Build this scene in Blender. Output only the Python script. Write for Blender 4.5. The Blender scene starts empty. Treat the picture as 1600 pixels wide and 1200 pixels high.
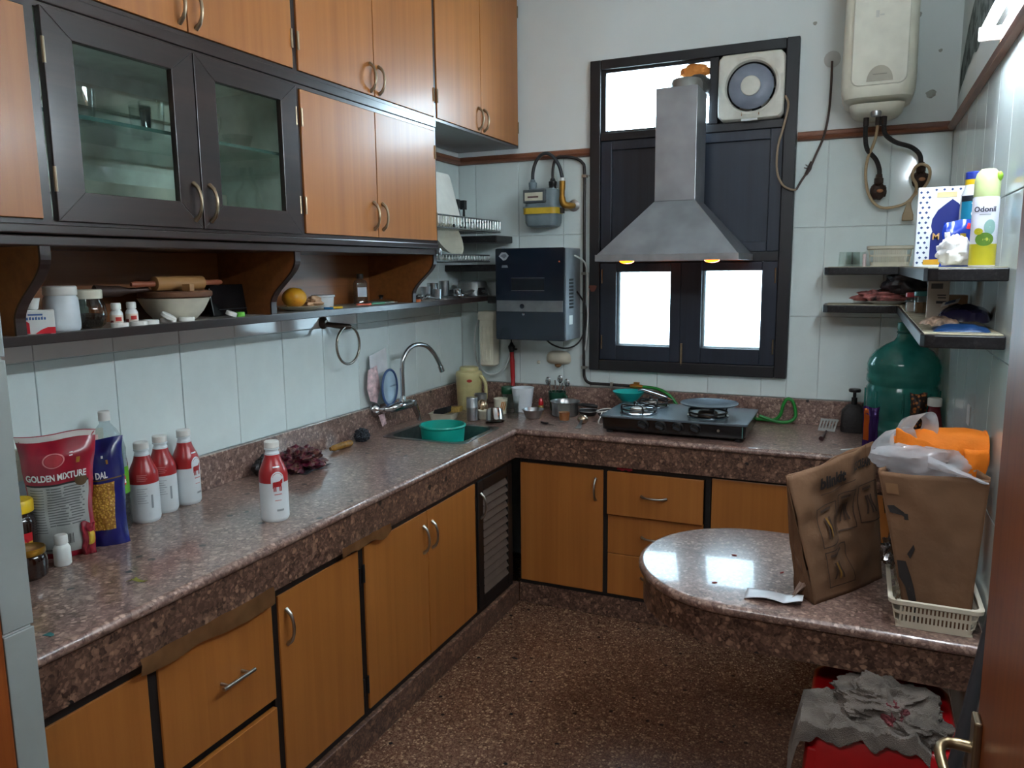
import bpy, bmesh, math, random
from mathutils import Vector, Matrix, noise
V = Vector
random.seed(7)
SC = bpy.context.scene
COL = SC.collection
PI = math.pi

# ---------------------------------------------------------------- camera
def set_camera():
    yaw, pitch, roll, f = 0.4225, 0.149, -0.0104, 1206.6
    F = V((-math.sin(yaw)*math.cos(pitch), math.cos(yaw)*math.cos(pitch), -math.sin(pitch)))
    R0 = V((math.cos(yaw), math.sin(yaw), 0)); U0 = R0.cross(F)
    R = R0*math.cos(roll)+U0*math.sin(roll); U = -R0*math.sin(roll)+U0*math.cos(roll)
    cd = bpy.data.cameras.new('camera'); cd.sensor_width = 36; cd.lens = 36*f/1600
    cd.clip_start = .05; cd.clip_end = 200
    c = bpy.data.objects.new('camera', cd); COL.objects.link(c)
    m = Matrix((R, U, -F)).transposed().to_4x4(); m.translation = V((1.9992, -3.7807, 1.5808))
    c.matrix_world = m; SC.camera = c
set_camera()

# ---------------------------------------------------------------- sky, large lights, exposure
w = bpy.data.worlds.new('sky'); SC.world = w; w.use_nodes = True
nt = w.node_tree; bgn = nt.nodes['Background']
bgn.inputs['Color'].default_value = (0.70, 0.88, 1.0, 1); bgn.inputs['Strength'].default_value = 9.5

def area(name, loc, target, sx, sy, power, color=(1, 1, 1), portal=False):
    l = bpy.data.lights.new(name, 'AREA'); l.shape = 'RECTANGLE'; l.size = sx; l.size_y = sy
    l.energy = power; l.color = color
    if portal: l.cycles.is_portal = True
    o = bpy.data.objects.new(name, l); COL.objects.link(o); o.location = loc
    o.rotation_euler = (V(target)-V(loc)).to_track_quat('-Z', 'Y').to_euler()
    o['kind'] = 'helper'
    return o
area('window_portal', (1.23, .13, 1.37), (1.23, -1, 1.37), .78, .40, 1, portal=True)
area('ventilator_portal', (1.066, .13, 2.37), (1.066, -1, 2.37), .52, .29, 1, portal=True)
area('hall_fill_light', (1.35, -4.45, 2.93), (1.35, -4.45, 0), 1.3, .5, 9, (.93, .97, 1.0))  # unseen fill light added to brighten the kitchen from the hall side
SC.view_settings.view_transform = 'Standard'
SC.view_settings.look = 'None'
SC.view_settings.gamma = 1
SC.view_settings.use_curve_mapping = False
SC.view_settings.exposure = 2.16
TUBE = 36.0        # strength of the fluorescent tube

# ---------------------------------------------------------------- materials
def lin(c):
    return tuple(((v/255)/12.92 if v/255 <= .04045 else ((v/255+.055)/1.055)**2.4) for v in c[:3])+(1,)
MATS = {}
def base(name):
    m = bpy.data.materials.new(name); m.use_nodes = True
    n = m.node_tree.nodes; return m, m.node_tree, n['Principled BSDF']
def nd(t, typ, **k):
    n = t.nodes.new(typ)
    for a, b in k.items():
        if a in n.inputs: n.inputs[a].default_value = b
        else: setattr(n, a, b)
    return n
def ramp(t, fac, stops):
    r = t.nodes.new('ShaderNodeValToRGB'); e = r.color_ramp.elements
    while len(e) > 1: e.remove(e[0])
    e[0].position = stops[0][0]; e[0].color = stops[0][1]
    for p, c in stops[1:]:
        x = e.new(p); x.color = c
    t.links.new(fac, r.inputs['Fac']); return r.outputs['Color']
def coords(t, scale=(1, 1, 1), typ='Object'):
    tc = t.nodes.new('ShaderNodeTexCoord'); mp = t.nodes.new('ShaderNodeMapping')
    mp.inputs['Scale'].default_value = scale; t.links.new(tc.outputs[typ], mp.inputs['Vector'])
    return mp.outputs['Vector']
def noi(t, vec, scale, detail=3, rough=.5):
    n = nd(t, 'ShaderNodeTexNoise', Scale=scale, Detail=detail, Roughness=rough)
    t.links.new(vec, n.inputs['Vector']); return n.outputs['Fac']
def mixc(t, fac, a, b, mode='MIX'):
    n = t.nodes.new('ShaderNodeMix'); n.data_type = 'RGBA'; n.blend_type = mode
    if hasattr(fac, 'links') or hasattr(fac, 'is_linked'): t.links.new(fac, n.inputs[0])
    else: n.inputs[0].default_value = fac
    for i, v in ((6, a), (7, b)):
        if isinstance(v, tuple): n.inputs[i].default_value = v
        else: t.links.new(v, n.inputs[i])
    return n.outputs[2]
def bump(t, h, strength, dist, b):
    n = nd(t, 'ShaderNodeBump', Strength=strength, Distance=dist); t.links.new(h, n.inputs['Height'])
    t.links.new(n.outputs['Normal'], b.inputs['Normal'])
def M(name, col, rough=.5, metal=0, vary=.06, vs=18, emit=None, es=1, coat=0, bmp=0, bs=60, sss=0):
    if name in MATS: return MATS[name]
    m, t, b = base(name); c = lin(col)
    v = coords(t); f = noi(t, v, vs, 2)
    d = tuple(x*(1-vary*2) for x in c[:3])+(1,); h = tuple(min(1, x*(1+vary*2)) for x in c[:3])+(1,)
    t.links.new(ramp(t, f, [(.3, d), (.7, h)]), b.inputs['Base Color'])
    b.inputs['Roughness'].default_value = rough; b.inputs['Metallic'].default_value = metal
    if coat: b.inputs['Coat Weight'].default_value = coat; b.inputs['Coat Roughness'].default_value = .1
    if emit: b.inputs['Emission Color'].default_value = lin(emit); b.inputs['Emission Strength'].default_value = es
    if bmp: bump(t, noi(t, v, bs, 4), bmp, .01, b)
    if sss: b.inputs['Subsurface Weight'].default_value = sss; b.inputs['Subsurface Radius'].default_value = (.01, .01, .01)
    MATS[name] = m; return m
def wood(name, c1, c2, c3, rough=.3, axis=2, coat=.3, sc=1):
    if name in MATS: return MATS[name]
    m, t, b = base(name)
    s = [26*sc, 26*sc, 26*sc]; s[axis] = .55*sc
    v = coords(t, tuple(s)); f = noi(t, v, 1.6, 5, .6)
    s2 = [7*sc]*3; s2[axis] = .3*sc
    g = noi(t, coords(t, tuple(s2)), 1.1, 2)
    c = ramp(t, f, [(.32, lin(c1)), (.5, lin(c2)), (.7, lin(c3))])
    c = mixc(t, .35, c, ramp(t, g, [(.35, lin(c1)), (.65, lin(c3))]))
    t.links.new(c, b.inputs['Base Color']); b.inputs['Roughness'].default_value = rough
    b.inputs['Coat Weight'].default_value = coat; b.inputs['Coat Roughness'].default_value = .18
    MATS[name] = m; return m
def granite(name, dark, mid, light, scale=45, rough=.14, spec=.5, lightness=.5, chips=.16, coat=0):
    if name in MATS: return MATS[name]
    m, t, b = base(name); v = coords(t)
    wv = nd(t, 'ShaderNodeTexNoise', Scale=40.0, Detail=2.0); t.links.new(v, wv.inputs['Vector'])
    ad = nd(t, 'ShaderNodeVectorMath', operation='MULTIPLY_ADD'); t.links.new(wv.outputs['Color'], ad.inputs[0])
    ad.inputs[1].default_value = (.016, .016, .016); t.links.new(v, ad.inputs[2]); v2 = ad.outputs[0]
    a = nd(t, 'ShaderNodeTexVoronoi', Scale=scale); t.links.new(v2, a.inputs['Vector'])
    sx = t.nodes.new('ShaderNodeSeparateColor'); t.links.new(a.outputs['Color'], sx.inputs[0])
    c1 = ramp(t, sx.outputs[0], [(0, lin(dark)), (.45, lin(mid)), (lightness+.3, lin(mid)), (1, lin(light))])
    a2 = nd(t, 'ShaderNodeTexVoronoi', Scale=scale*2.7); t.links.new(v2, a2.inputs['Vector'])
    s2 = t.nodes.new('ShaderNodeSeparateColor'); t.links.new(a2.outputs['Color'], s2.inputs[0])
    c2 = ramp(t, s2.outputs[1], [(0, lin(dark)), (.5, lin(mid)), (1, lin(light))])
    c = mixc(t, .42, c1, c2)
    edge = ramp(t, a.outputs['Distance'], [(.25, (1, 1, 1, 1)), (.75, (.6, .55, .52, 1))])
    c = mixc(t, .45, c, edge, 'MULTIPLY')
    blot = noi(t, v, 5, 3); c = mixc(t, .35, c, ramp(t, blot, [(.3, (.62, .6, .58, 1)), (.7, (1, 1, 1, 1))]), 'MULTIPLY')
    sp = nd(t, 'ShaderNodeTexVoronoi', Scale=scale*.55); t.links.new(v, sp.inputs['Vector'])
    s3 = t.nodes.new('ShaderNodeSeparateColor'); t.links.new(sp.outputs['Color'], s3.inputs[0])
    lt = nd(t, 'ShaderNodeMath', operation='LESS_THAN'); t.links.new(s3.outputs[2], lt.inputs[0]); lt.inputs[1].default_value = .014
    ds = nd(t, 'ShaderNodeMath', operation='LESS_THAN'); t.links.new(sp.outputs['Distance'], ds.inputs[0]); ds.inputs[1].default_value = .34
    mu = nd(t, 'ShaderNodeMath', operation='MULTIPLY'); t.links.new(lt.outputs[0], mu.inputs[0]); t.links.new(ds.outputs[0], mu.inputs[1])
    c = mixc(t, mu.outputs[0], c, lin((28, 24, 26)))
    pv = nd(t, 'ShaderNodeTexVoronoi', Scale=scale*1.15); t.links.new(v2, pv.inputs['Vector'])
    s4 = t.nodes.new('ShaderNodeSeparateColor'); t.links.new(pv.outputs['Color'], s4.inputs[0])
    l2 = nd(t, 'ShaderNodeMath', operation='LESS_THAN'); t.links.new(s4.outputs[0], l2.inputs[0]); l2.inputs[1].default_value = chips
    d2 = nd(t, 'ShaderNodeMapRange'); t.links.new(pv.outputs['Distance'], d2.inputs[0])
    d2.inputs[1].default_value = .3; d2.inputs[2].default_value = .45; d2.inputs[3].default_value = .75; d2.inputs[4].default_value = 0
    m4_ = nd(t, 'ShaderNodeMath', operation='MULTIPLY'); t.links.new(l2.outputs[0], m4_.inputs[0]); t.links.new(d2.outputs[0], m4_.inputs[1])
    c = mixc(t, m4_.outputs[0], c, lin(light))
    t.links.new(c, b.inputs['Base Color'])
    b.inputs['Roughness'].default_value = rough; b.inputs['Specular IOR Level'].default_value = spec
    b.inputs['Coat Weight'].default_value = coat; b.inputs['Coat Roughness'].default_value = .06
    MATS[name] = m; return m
def clear(name, tint=(235, 245, 242), alpha=.12, rough=.02, body=None, bodyamt=0.0):
    """thin clear glass or plastic: tinted see-through with a fresnel sheen and optionally some milky body"""
    if name in MATS: return MATS[name]
    m = bpy.data.materials.new(name); m.use_nodes = True; t = m.node_tree; t.nodes.clear()
    out = t.nodes.new('ShaderNodeOutputMaterial')
    tr = nd(t, 'ShaderNodeBsdfTransparent'); tr.inputs[0].default_value = lin(tint)
    first = tr.outputs[0]
    if body:
        di = nd(t, 'ShaderNodeBsdfTranslucent'); di.inputs[0].default_value = lin(body)
        d2 = nd(t, 'ShaderNodeBsdfDiffuse'); d2.inputs[0].default_value = lin(body)
        mm = nd(t, 'ShaderNodeMixShader'); mm.inputs[0].default_value = .5
        t.links.new(di.outputs[0], mm.inputs[1]); t.links.new(d2.outputs[0], mm.inputs[2])
        m2 = nd(t, 'ShaderNodeMixShader')
        f = noi(t, coords(t), 14, 3); mr = nd(t, 'ShaderNodeMapRange'); t.links.new(f, mr.inputs[0])
        mr.inputs[1].default_value = .3; mr.inputs[2].default_value = .7
        mr.inputs[3].default_value = bodyamt*.8; mr.inputs[4].default_value = min(1, bodyamt*1.2)
        t.links.new(mr.outputs[0], m2.inputs[0]); t.links.new(first, m2.inputs[1]); t.links.new(mm.outputs[0], m2.inputs[2]); first = m2.outputs[0]
    gl = nd(t, 'ShaderNodeBsdfGlossy', Roughness=rough)
    lw = nd(t, 'ShaderNodeLayerWeight', Blend=.5)
    pw = nd(t, 'ShaderNodeMath', operation='POWER'); t.links.new(lw.outputs['Facing'], pw.inputs[0]); pw.inputs[1].default_value = 5
    ad = nd(t, 'ShaderNodeMath', operation='MULTIPLY_ADD', use_clamp=True); t.links.new(pw.outputs[0], ad.inputs[0]); ad.inputs[1].default_value = .9; ad.inputs[2].default_value = .03+alpha*.12
    mx = nd(t, 'ShaderNodeMixShader'); t.links.new(ad.outputs[0], mx.inputs[0])
    t.links.new(first, mx.inputs[1]); t.links.new(gl.outputs[0], mx.inputs[2]); t.links.new(mx.outputs[0], out.inputs[0])
    MATS[name] = m; return m
def tile_mat(name, c, rough=.09):
    if name in MATS: return MATS[name]
    m, t, b = base(name); v = coords(t)
    f = noi(t, v, 3.2, 6, .6); l = lin(c); d = tuple(x*.9 for x in l[:3])+(1,)
    t.links.new(ramp(t, f, [(.35, d), (.62, l)]), b.inputs['Base Color'])
    b.inputs['Roughness'].default_value = rough
    bump(t, noi(t, v, 7, 2), .06, .004, b)
    MATS[name] = m; return m
def plaster(name, c, stain, thr=.62, rough=.75, sc=3.0):
    if name in MATS: return MATS[name]
    m, t, b = base(name); v = coords(t)
    f = noi(t, v, sc, 7, .65); g = noi(t, v, 1.3, 3)
    c1 = mixc(t, ramp(t, f, [(thr, (0, 0, 0, 1)), (thr+.13, (1, 1, 1, 1))]), lin(c), lin(stain))
    c1 = mixc(t, .5, c1, ramp(t, g, [(.3, (.8, .8, .78, 1)), (.65, (1, 1, 1, 1))]), 'MULTIPLY')
    t.links.new(c1, b.inputs['Base Color']); b.inputs['Roughness'].default_value = rough
    bump(t, f, .25, .01, b); MATS[name] = m; return m

TEAK = wood('teak_laminate', (146, 86, 34), (158, 95, 40), (168, 104, 46), .42, coat=.16)
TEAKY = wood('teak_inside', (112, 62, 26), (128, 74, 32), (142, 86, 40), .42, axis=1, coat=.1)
DOORW = wood('varnished_door_wood', (112, 50, 16), (136, 66, 22), (152, 80, 30), .42, axis=2, coat=.06)
TRIMW = wood('brown_trim_wood', (104, 60, 40), (128, 78, 54), (146, 92, 66), .45, axis=0, coat=.1)
TRIMWY = wood('brown_trim_wood_side', (104, 60, 40), (128, 78, 54), (146, 92, 66), .45, axis=1, coat=.1)
DARKW = wood('dark_stained_wood', (30, 20, 18), (42, 28, 25), (56, 38, 33), .3, axis=1, coat=.3)
DARKV = wood('dark_stained_wood_upright', (30, 20, 18), (42, 28, 25), (56, 38, 33), .3, axis=2, coat=.3)
WINW = wood('dark_window_wood', (14, 14, 18), (20, 19, 24), (28, 26, 31), .42, axis=2, coat=.1)
NAVYW = wood('navy_paint_with_bloom', (22, 28, 40), (28, 36, 50), (36, 45, 60), .4, axis=2, coat=.1)  # dark paint with the bluish bloom around the window mixed into its colour
BLACK = M('black_paint', (20, 18, 18), .45, vary=.15)
GRAN = granite('brown_granite', (84, 60, 54), (136, 107, 98), (196, 166, 150), 66, .28, .6, .5, .24, .5)
GRANF = granite('dark_granite_floor', (70, 44, 34), (104, 71, 56), (176, 142, 112), 84, .26, .4, .62, .26)
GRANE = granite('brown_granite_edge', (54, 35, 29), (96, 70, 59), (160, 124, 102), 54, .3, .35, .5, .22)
TILE = tile_mat('pale_tile', (224, 235, 233))
TILEB = tile_mat('beige_tile', (226, 218, 213), .07)
GROUT = M('grout', (128, 124, 118), .9)
PAINT = plaster('painted_wall', (230, 236, 235), (172, 170, 162), .66)
PAINTS = plaster('hall_paint', (200, 192, 178), (190, 180, 166), .7)
CEIL = M('ceiling_white', (222, 222, 218), .8)
CHROME = M('chrome', (196, 198, 200), .16, 1, vary=.02)
STEEL = M('brushed_steel', (176, 178, 180), .3, 1, vary=.05)
HOODS = M('hood_steel', (150, 152, 156), .38, .85, vary=.08, vs=9)
BRASSY = M('antique_handle', (150, 132, 108), .32, .9)
NICKEL = M('satin_nickel', (176, 172, 164), .3, 1)
WHITEP = M('white_plastic', (226, 228, 224), .35, vary=.02)
CREAMP = M('cream_plastic', (214, 208, 188), .4, vary=.04)
IVORY = M('ivory_flask_plastic', (196, 184, 132), .35, vary=.05)
BLACKP = M('black_plastic', (22, 22, 24), .35)
RUBBER = M('black_rubber', (24, 23, 24), .55)
REDP = M('red_plastic', (172, 14, 22), .32, vary=.04, coat=.2)
GLASS = clear('clear_glass', (250, 253, 252))
PANE = clear('cabinet_glass', (243, 249, 246), .3)
PETC = clear('clear_bottle_plastic', (232, 238, 240), .2, .08)

# ---------------------------------------------------------------- mesh builder
class MB:
    def __init__(s): s.v = []; s.f = []
    def add(s, vs, fs):
        n = len(s.v); s.v += [tuple(x) for x in vs]; s.f += [tuple(i+n for i in f) for f in fs]; return s
    def box(s, x0, x1, y0, y1, z0, z1):
        return s.add([(x0,y0,z0),(x1,y0,z0),(x1,y1,z0),(x0,y1,z0),(x0,y0,z1),(x1,y0,z1),(x1,y1,z1),(x0,y1,z1)],
                     [(3,2,1,0),(4,5,6,7),(0,1,5,4),(1,2,6,5),(2,3,7,6),(3,0,4,7)])
    def lathe(s, prof, n=24, c=(0,0,0), closed=True, sq=None):
        vs = []; fs = []
        for r, z in prof:
            for i in range(n):
                a = 2*PI*i/n; ca, sa = math.cos(a), math.sin(a); k = 1
                if sq: k = 1/((abs(ca)**sq+abs(sa)**sq)**(1/sq))
                vs.append((c[0]+r*k*ca, c[1]+r*k*sa, c[2]+z))
        for j in range(len(prof)-1):
            for i in range(n):
                a, b = j*n+i, j*n+(i+1) % n
                fs.append((a, b, b+n, a+n))
        if closed:
            fs.append(tuple(range(n))[::-1]); fs.append(tuple(range((len(prof)-1)*n, len(prof)*n)))
        return s.add(vs, fs)
    def tube(s, pts, r, n=10, cap=True, smooth=0):
        pts = [V(p) for p in pts]
        if smooth: pts = spline(pts, smooth)
        rs = r if isinstance(r, (list, tuple)) else [r]*len(pts)
        if len(rs) != len(pts): rs = [rs[min(len(rs)-1, int(i*len(rs)/len(pts)))] for i in range(len(pts))]
        vs = []; fs = []; up = None
        for i, p in enumerate(pts):
            d = (pts[min(i+1, len(pts)-1)]-pts[max(i-1, 0)])
            d = d.normalized() if d.length > 1e-9 else V((0,0,1))
            if up is None: up = d.orthogonal().normalized()
            up = (up-d*up.dot(d)); up = up.normalized() if up.length > 1e-6 else d.orthogonal().normalized()
            sd = d.cross(up)
            for k in range(n):
                a = 2*PI*k/n; vs.append(p+(up*math.cos(a)+sd*math.sin(a))*rs[i])
        for j in range(len(pts)-1):
            for k in range(n):
                a, b = j*n+k, j*n+(k+1) % n
                fs.append((a, b, b+n, a+n))
        if cap: fs.append(tuple(range(n))[::-1]); fs.append(tuple(range((len(pts)-1)*n, len(pts)*n)))
        return s.add(vs, fs)
    def ring(s, c, R, r, axis='z', n=32, m=8, sx=1, sy=1):
        vs = []; fs = []
        for i in range(n):
            a = 2*PI*i/n
            for k in range(m):
                b = 2*PI*k/m; q = R+r*math.cos(b); x, y, z = q*math.cos(a)*sx, q*math.sin(a)*sy, r*math.sin(b)
                p = {'z': (x, y, z), 'x': (z, x, y), 'y': (x, z, y)}[axis]
                vs.append((c[0]+p[0], c[1]+p[1], c[2]+p[2]))
        for i in range(n):
            for k in range(m):
                a = i*m+k; b = i*m+(k+1) % m; cc = ((i+1) % n)*m+(k+1) % m; d = ((i+1) % n)*m+k
                fs.append((a, d, cc, b))
        return s.add(vs, fs)
    def prism(s, poly, a0, a1, axis='z'):
        n = len(poly); g = lambda p, a: {'z': (p[0], p[1], a), 'x': (a, p[0], p[1]), 'y': (p[0], a, p[1])}[axis]
        vs = [g(p, a0) for p in poly]+[g(p, a1) for p in poly]
        fs = [tuple(range(n))[::-1], tuple(range(n, 2*n))]+[(i, (i+1) % n, n+(i+1) % n, n+i) for i in range(n)]
        return s.add(vs, fs)
    def loft(s, rings, cap=True, closed=True):
        n = len(rings[0]); vs = [p for r in rings for p in r]; fs = []
        for j in range(len(rings)-1):
            for i in range(n if closed else n-1):
                a, b = j*n+i, j*n+(i+1) % n; fs.append((a, b, b+n, a+n))
        if cap: fs.append(tuple(range(n))[::-1]); fs.append(tuple(range((len(rings)-1)*n, len(rings)*n)))
        return s.add(vs, fs)
    def grid(s, fn, nu, nv):
        vs = [fn(i/nu, j/nv) for j in range(nv+1) for i in range(nu+1)]
        fs = [(j*(nu+1)+i, j*(nu+1)+i+1, (j+1)*(nu+1)+i+1, (j+1)*(nu+1)+i) for j in range(nv) for i in range(nu)]
        return s.add(vs, fs)
    def ball(s, c, r, n=20, m=12, fn=None):
        c = V(c); rr = r if isinstance(r, (tuple, list)) else (r, r, r)
        vs = []; fs = []
        for j in range(m+1):
            th = PI*j/m
            for i in range(n):
                a = 2*PI*i/n; d = V((math.sin(th)*math.cos(a), math.sin(th)*math.sin(a), -math.cos(th)))
                k = fn(d) if fn else 1
                vs.append((c.x+d.x*rr[0]*k, c.y+d.y*rr[1]*k, c.z+d.z*rr[2]*k))
        for j in range(m):
            for i in range(n):
                a, b = j*n+i, j*n+(i+1) % n; fs.append((a, b, b+n, a+n))
        return s.add(vs, fs)
    def mv(s, f): s.v = [tuple(f(V(p))) for p in s.v]; return s
def spline(pts, k):
    out = []; P = [pts[0]]+list(pts)+[pts[-1]]
    for i in range(1, len(P)-2):
        for j in range(k):
            t = j/k; a, b, c, d = P[i-1], P[i], P[i+1], P[i+2]
            out.append(.5*((2*b)+(c-a)*t+(2*a-5*b+4*c-d)*t*t+(3*b-a-3*c+d)*t**3))
    out.append(pts[-1]); return out
def arc(cx, cy, r, a0, a1, n): return [(cx+r*math.cos(math.radians(a0+(a1-a0)*i/n)), cy+r*math.sin(math.radians(a0+(a1-a0)*i/n))) for i in range(n+1)]
def rrect(x0, x1, y0, y1, r, n=5):
    return (arc(x1-r, y0+r, r, -90, 0, n)+arc(x1-r, y1-r, r, 0, 90, n)+arc(x0+r, y1-r, r, 90, 180, n)+arc(x0+r, y0+r, r, 180, 270, n))

OFF = {}
def mesh(name, mb, mat, off=V((0,0,0)), smooth=False):
    me = bpy.data.meshes.new(name)
    me.from_pydata([(p[0]-off.x, p[1]-off.y, p[2]-off.z) for p in mb.v], [], mb.f)
    bm = bmesh.new(); bm.from_mesh(me)
    bmesh.ops.recalc_face_normals(bm, faces=bm.faces)
    if smooth:
        for f in bm.faces: f.smooth = True
        for e in bm.edges:
            if len(e.link_faces) == 2 and e.calc_face_angle(0) > .7: e.smooth = False
    bm.to_mesh(me); bm.free()
    for m in (mat if isinstance(mat, (list, tuple)) else [mat]): me.materials.append(m)
    return me
def tag(o, label=None, cat=None, group=None, kind=None):
    if label: o['label'] = label
    if cat: o['category'] = cat
    if group: o['group'] = group
    if kind: o['kind'] = kind
    return o
def T(name, label, cat, loc, rz=0, group=None, world=False):
    o = bpy.data.objects.new(name, None); COL.objects.link(o); o.location = loc; o.rotation_euler = (0, 0, rz)
    o.empty_display_size = .05
    tag(o, label, cat, group); OFF[o.name] = V(loc) if world else V((0,0,0)); return o
def P(name, mb, mat, parent=None, smooth=False, bev=0, label=None, kind=None, seg=2, solid=0):
    off = OFF.get(parent.name, V((0,0,0))) if parent else V((0,0,0))
    o = bpy.data.objects.new(name, mesh(name, mb, mat, off, smooth)); COL.objects.link(o)
    if parent: o.parent = parent
    OFF[o.name] = off
    if solid:
        b = o.modifiers.new('thickness', 'SOLIDIFY'); b.thickness = solid; b.offset = 0
    if bev:
        b = o.modifiers.new('bevel', 'BEVEL'); b.width = bev; b.segments = seg; b.limit_method = 'ANGLE'; b.angle_limit = .6
        b.harden_normals = False
    if label: o['label'] = label
    if kind: o['kind'] = kind
    return o
def S(name, mb, mat, label, cat, loc=(0,0,0), rz=0, group=None, smooth=False, bev=0, world=False, solid=0):
    """a thing that is a single mesh; world=True: vertices given in world space, origin moved to loc"""
    off = V(loc) if world else V((0,0,0))
    o = bpy.data.objects.new(name, mesh(name, mb, mat, off, smooth)); COL.objects.link(o)
    o.location = loc; o.rotation_euler = (0, 0, rz); OFF[o.name] = off
    if solid:
        b = o.modifiers.new('thickness', 'SOLIDIFY'); b.thickness = solid; b.offset = 0
    if bev:
        b = o.modifiers.new('bevel', 'BEVEL'); b.width = bev; b.segments = 2; b.limit_method = 'ANGLE'; b.angle_limit = .6
    tag(o, label, cat, group); return o
def ST(name, mb, mat, bev=0):
    o = P(name, mb, mat, bev=bev); o['kind'] = 'structure'; return o
def dup(root, loc, rz=None, label=None, group=None):
    r = root.copy(); COL.objects.link(r); r.location = loc
    if rz is not None: r.rotation_euler = (0, 0, rz)
    if label: r['label'] = label
    if group: r['group'] = group
    for ch in root.children:
        c = ch.copy(); COL.objects.link(c); c.parent = r
        for g in ch.children:
            d = g.copy(); COL.objects.link(d); d.parent = c
    return r
def TXT(name, body, size, mat, parent, fn, align='CENTER', bold=0, extr=.0006, sx=1.0):
    """lettering as real mesh; fn maps (u, v, w) in the text plane to the parent's space"""
    c = bpy.data.curves.new('lettering', 'FONT'); c.body = body; c.size = size; c.align_x = align; c.align_y = 'CENTER'
    c.extrude = extr; c.offset = bold; c.resolution_u = 3
    o = bpy.data.objects.new('lettering', c); COL.objects.link(o)
    me = bpy.data.meshes.new_from_object(o); bpy.data.objects.remove(o); bpy.data.curves.remove(c)
    me.materials.clear(); me.materials.append(mat)
    off = OFF.get(parent.name, V((0,0,0)))
    for v in me.vertices: v.co = V(fn(v.co.x*sx, v.co.y, v.co.z+extr))-off
    q = bpy.data.objects.new(name, me); COL.objects.link(q); q.parent = parent; OFF[q.name] = off; return q
def plane_fn(o, u, v):
    o, u, v = V(o), V(u).normalized(), V(v).normalized(); n = u.cross(v)
    return lambda a, b, c=0: o+u*a+v*b+n*c
def cyl_fn(c, r, a0):
    """wraps u around a cylinder of radius r; a0 (radians) is where u = 0 faces"""
    return lambda a, b, w=0: (c[0]+(r+w)*math.cos(a0+a/r), c[1]+(r+w)*math.sin(a0+a/r), c[2]+b)
def decal(name, poly, mat, parent, fn, th=.0006, label=None, sub=0):
    """a flat printed patch with a hair of thickness, laid on a surface by fn"""
    if sub:
        us = [p[0] for p in poly]; 
        q = []
        for i, p in enumerate(poly):
            b = poly[(i+1) % len(poly)]
            for k in range(sub): q.append((p[0]+(b[0]-p[0])*k/sub, p[1]+(b[1]-p[1])*k/sub))
        poly = q
    n = len(poly); mb = MB()
    mb.add([fn(p[0], p[1], 0) for p in poly]+[fn(p[0], p[1], th) for p in poly],
           [tuple(range(n))[::-1], tuple(range(n, 2*n))]+[(i, (i+1) % n, n+(i+1) % n, n+i) for i in range(n)])
    return P(name, mb, mat, parent, label=label)
def strip(name, u0, u1, v0, v1, mat, parent, fn, th=.0006, n=8, label=None):
    """a printed rectangle split along u so that it follows a curved surface"""
    mb = MB()
    mb.grid(lambda a, b: fn(u0+(u1-u0)*a, v0+(v1-v0)*b, th), n, 1)
    return P(name, mb, mat, parent, label=label, smooth=True)
# ================================================================ the room
XR = 2.318                       # right wall
WX0, WX1, WZ0, WZ1 = .746, 1.705, 1.06, 2.568   # window opening
ZT = 2.125                       # bottom of the wooden trim / top of the tiling
floor = ST('floor', MB().box(-1.2, 4.2, -7.0, .2, -.12, 0), GRANF)
ST('ceiling', MB().box(-1.2, 4.2, -7.0, .2, 3.0, 3.12), CEIL)
wl = ST('wall_left', MB().box(-.2, -.007, -3.05, .2, 0, 3.0), [PAINT])
wb = ST('wall_back', MB().box(-.2, WX0, .007, .2, 0, 3.0).box(WX1, XR+.2, .007, .2, 0, 3.0)
        .box(WX0, WX1, .007, .2, 0, WZ0).box(WX0, WX1, .007, .2, WZ1, 3.0), [PAINT])
wr = ST('wall_right', MB().box(XR+.007, XR+.2, -3.05, .2, 0, 3.0), [PAINT])
wf = ST('wall_front', MB().box(-.2, .6, -3.05, -2.9, 0, 3.0).box(2.268, XR+.2, -3.05, -2.9, 0, 3.0)
        .box(.6, 2.268, -3.05, -2.9, 2.86, 3.0), PAINT)
ST('wall_hall', MB().box(-1.2, -1.08, -7, -3.05, 0, 3).box(4.08, 4.2, -7, -3.05, 0, 3).box(-1.2, 4.2, -7, -6.88, 0, 3)
   .box(-1.2, -.2, -3.05, -2.93, 0, 3).box(XR+.2, 4.2, -3.05, -2.93, 0, 3), PAINTS)

TILES = {}
def tile(parent, axis, a0, a1, z0, z1, mat, p):
    """one wall tile, 7 mm proud of the wall, 1.5 mm joint all round; alike tiles share their mesh"""
    w, h = round(a1-a0, 3), round(z1-z0, 3); key = (axis, w, h, mat.name)
    if key not in TILES:
        j = .0013; mb = MB(); d = .007
        poly = [(j, j), (w-j, j), (w-j, h-j), (j, h-j)]
        e = .0014; pin = [(j+e, j+e), (w-j-e, j+e), (w-j-e, h-j-e), (j+e, h-j-e)]
        g = {'x+': lambda q, s: (s, q[0], q[1]), 'y-': lambda q, s: (q[0], -s, q[1]), 'x-': lambda q, s: (-s, q[0], q[1])}[axis]
        vs = [g(q, 0) for q in poly]+[g(q, d-e) for q in poly]+[g(q, d) for q in pin]
        fs = [(8, 9, 10, 11)]+[(k+i, k+(i+1) % 4, k+4+(i+1) % 4, k+4+i) for k in (0, 4) for i in range(4)]
        TILES[key] = mesh('tile', mb.add(vs, fs), mat)
    o = bpy.data.objects.new('tile', TILES[key]); COL.objects.link(o); o.parent = parent
    o.location = p; return o
ROWS = [(.60, .966), (.966, 1.348), (1.348, 1.747), (1.747, ZT)]
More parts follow.
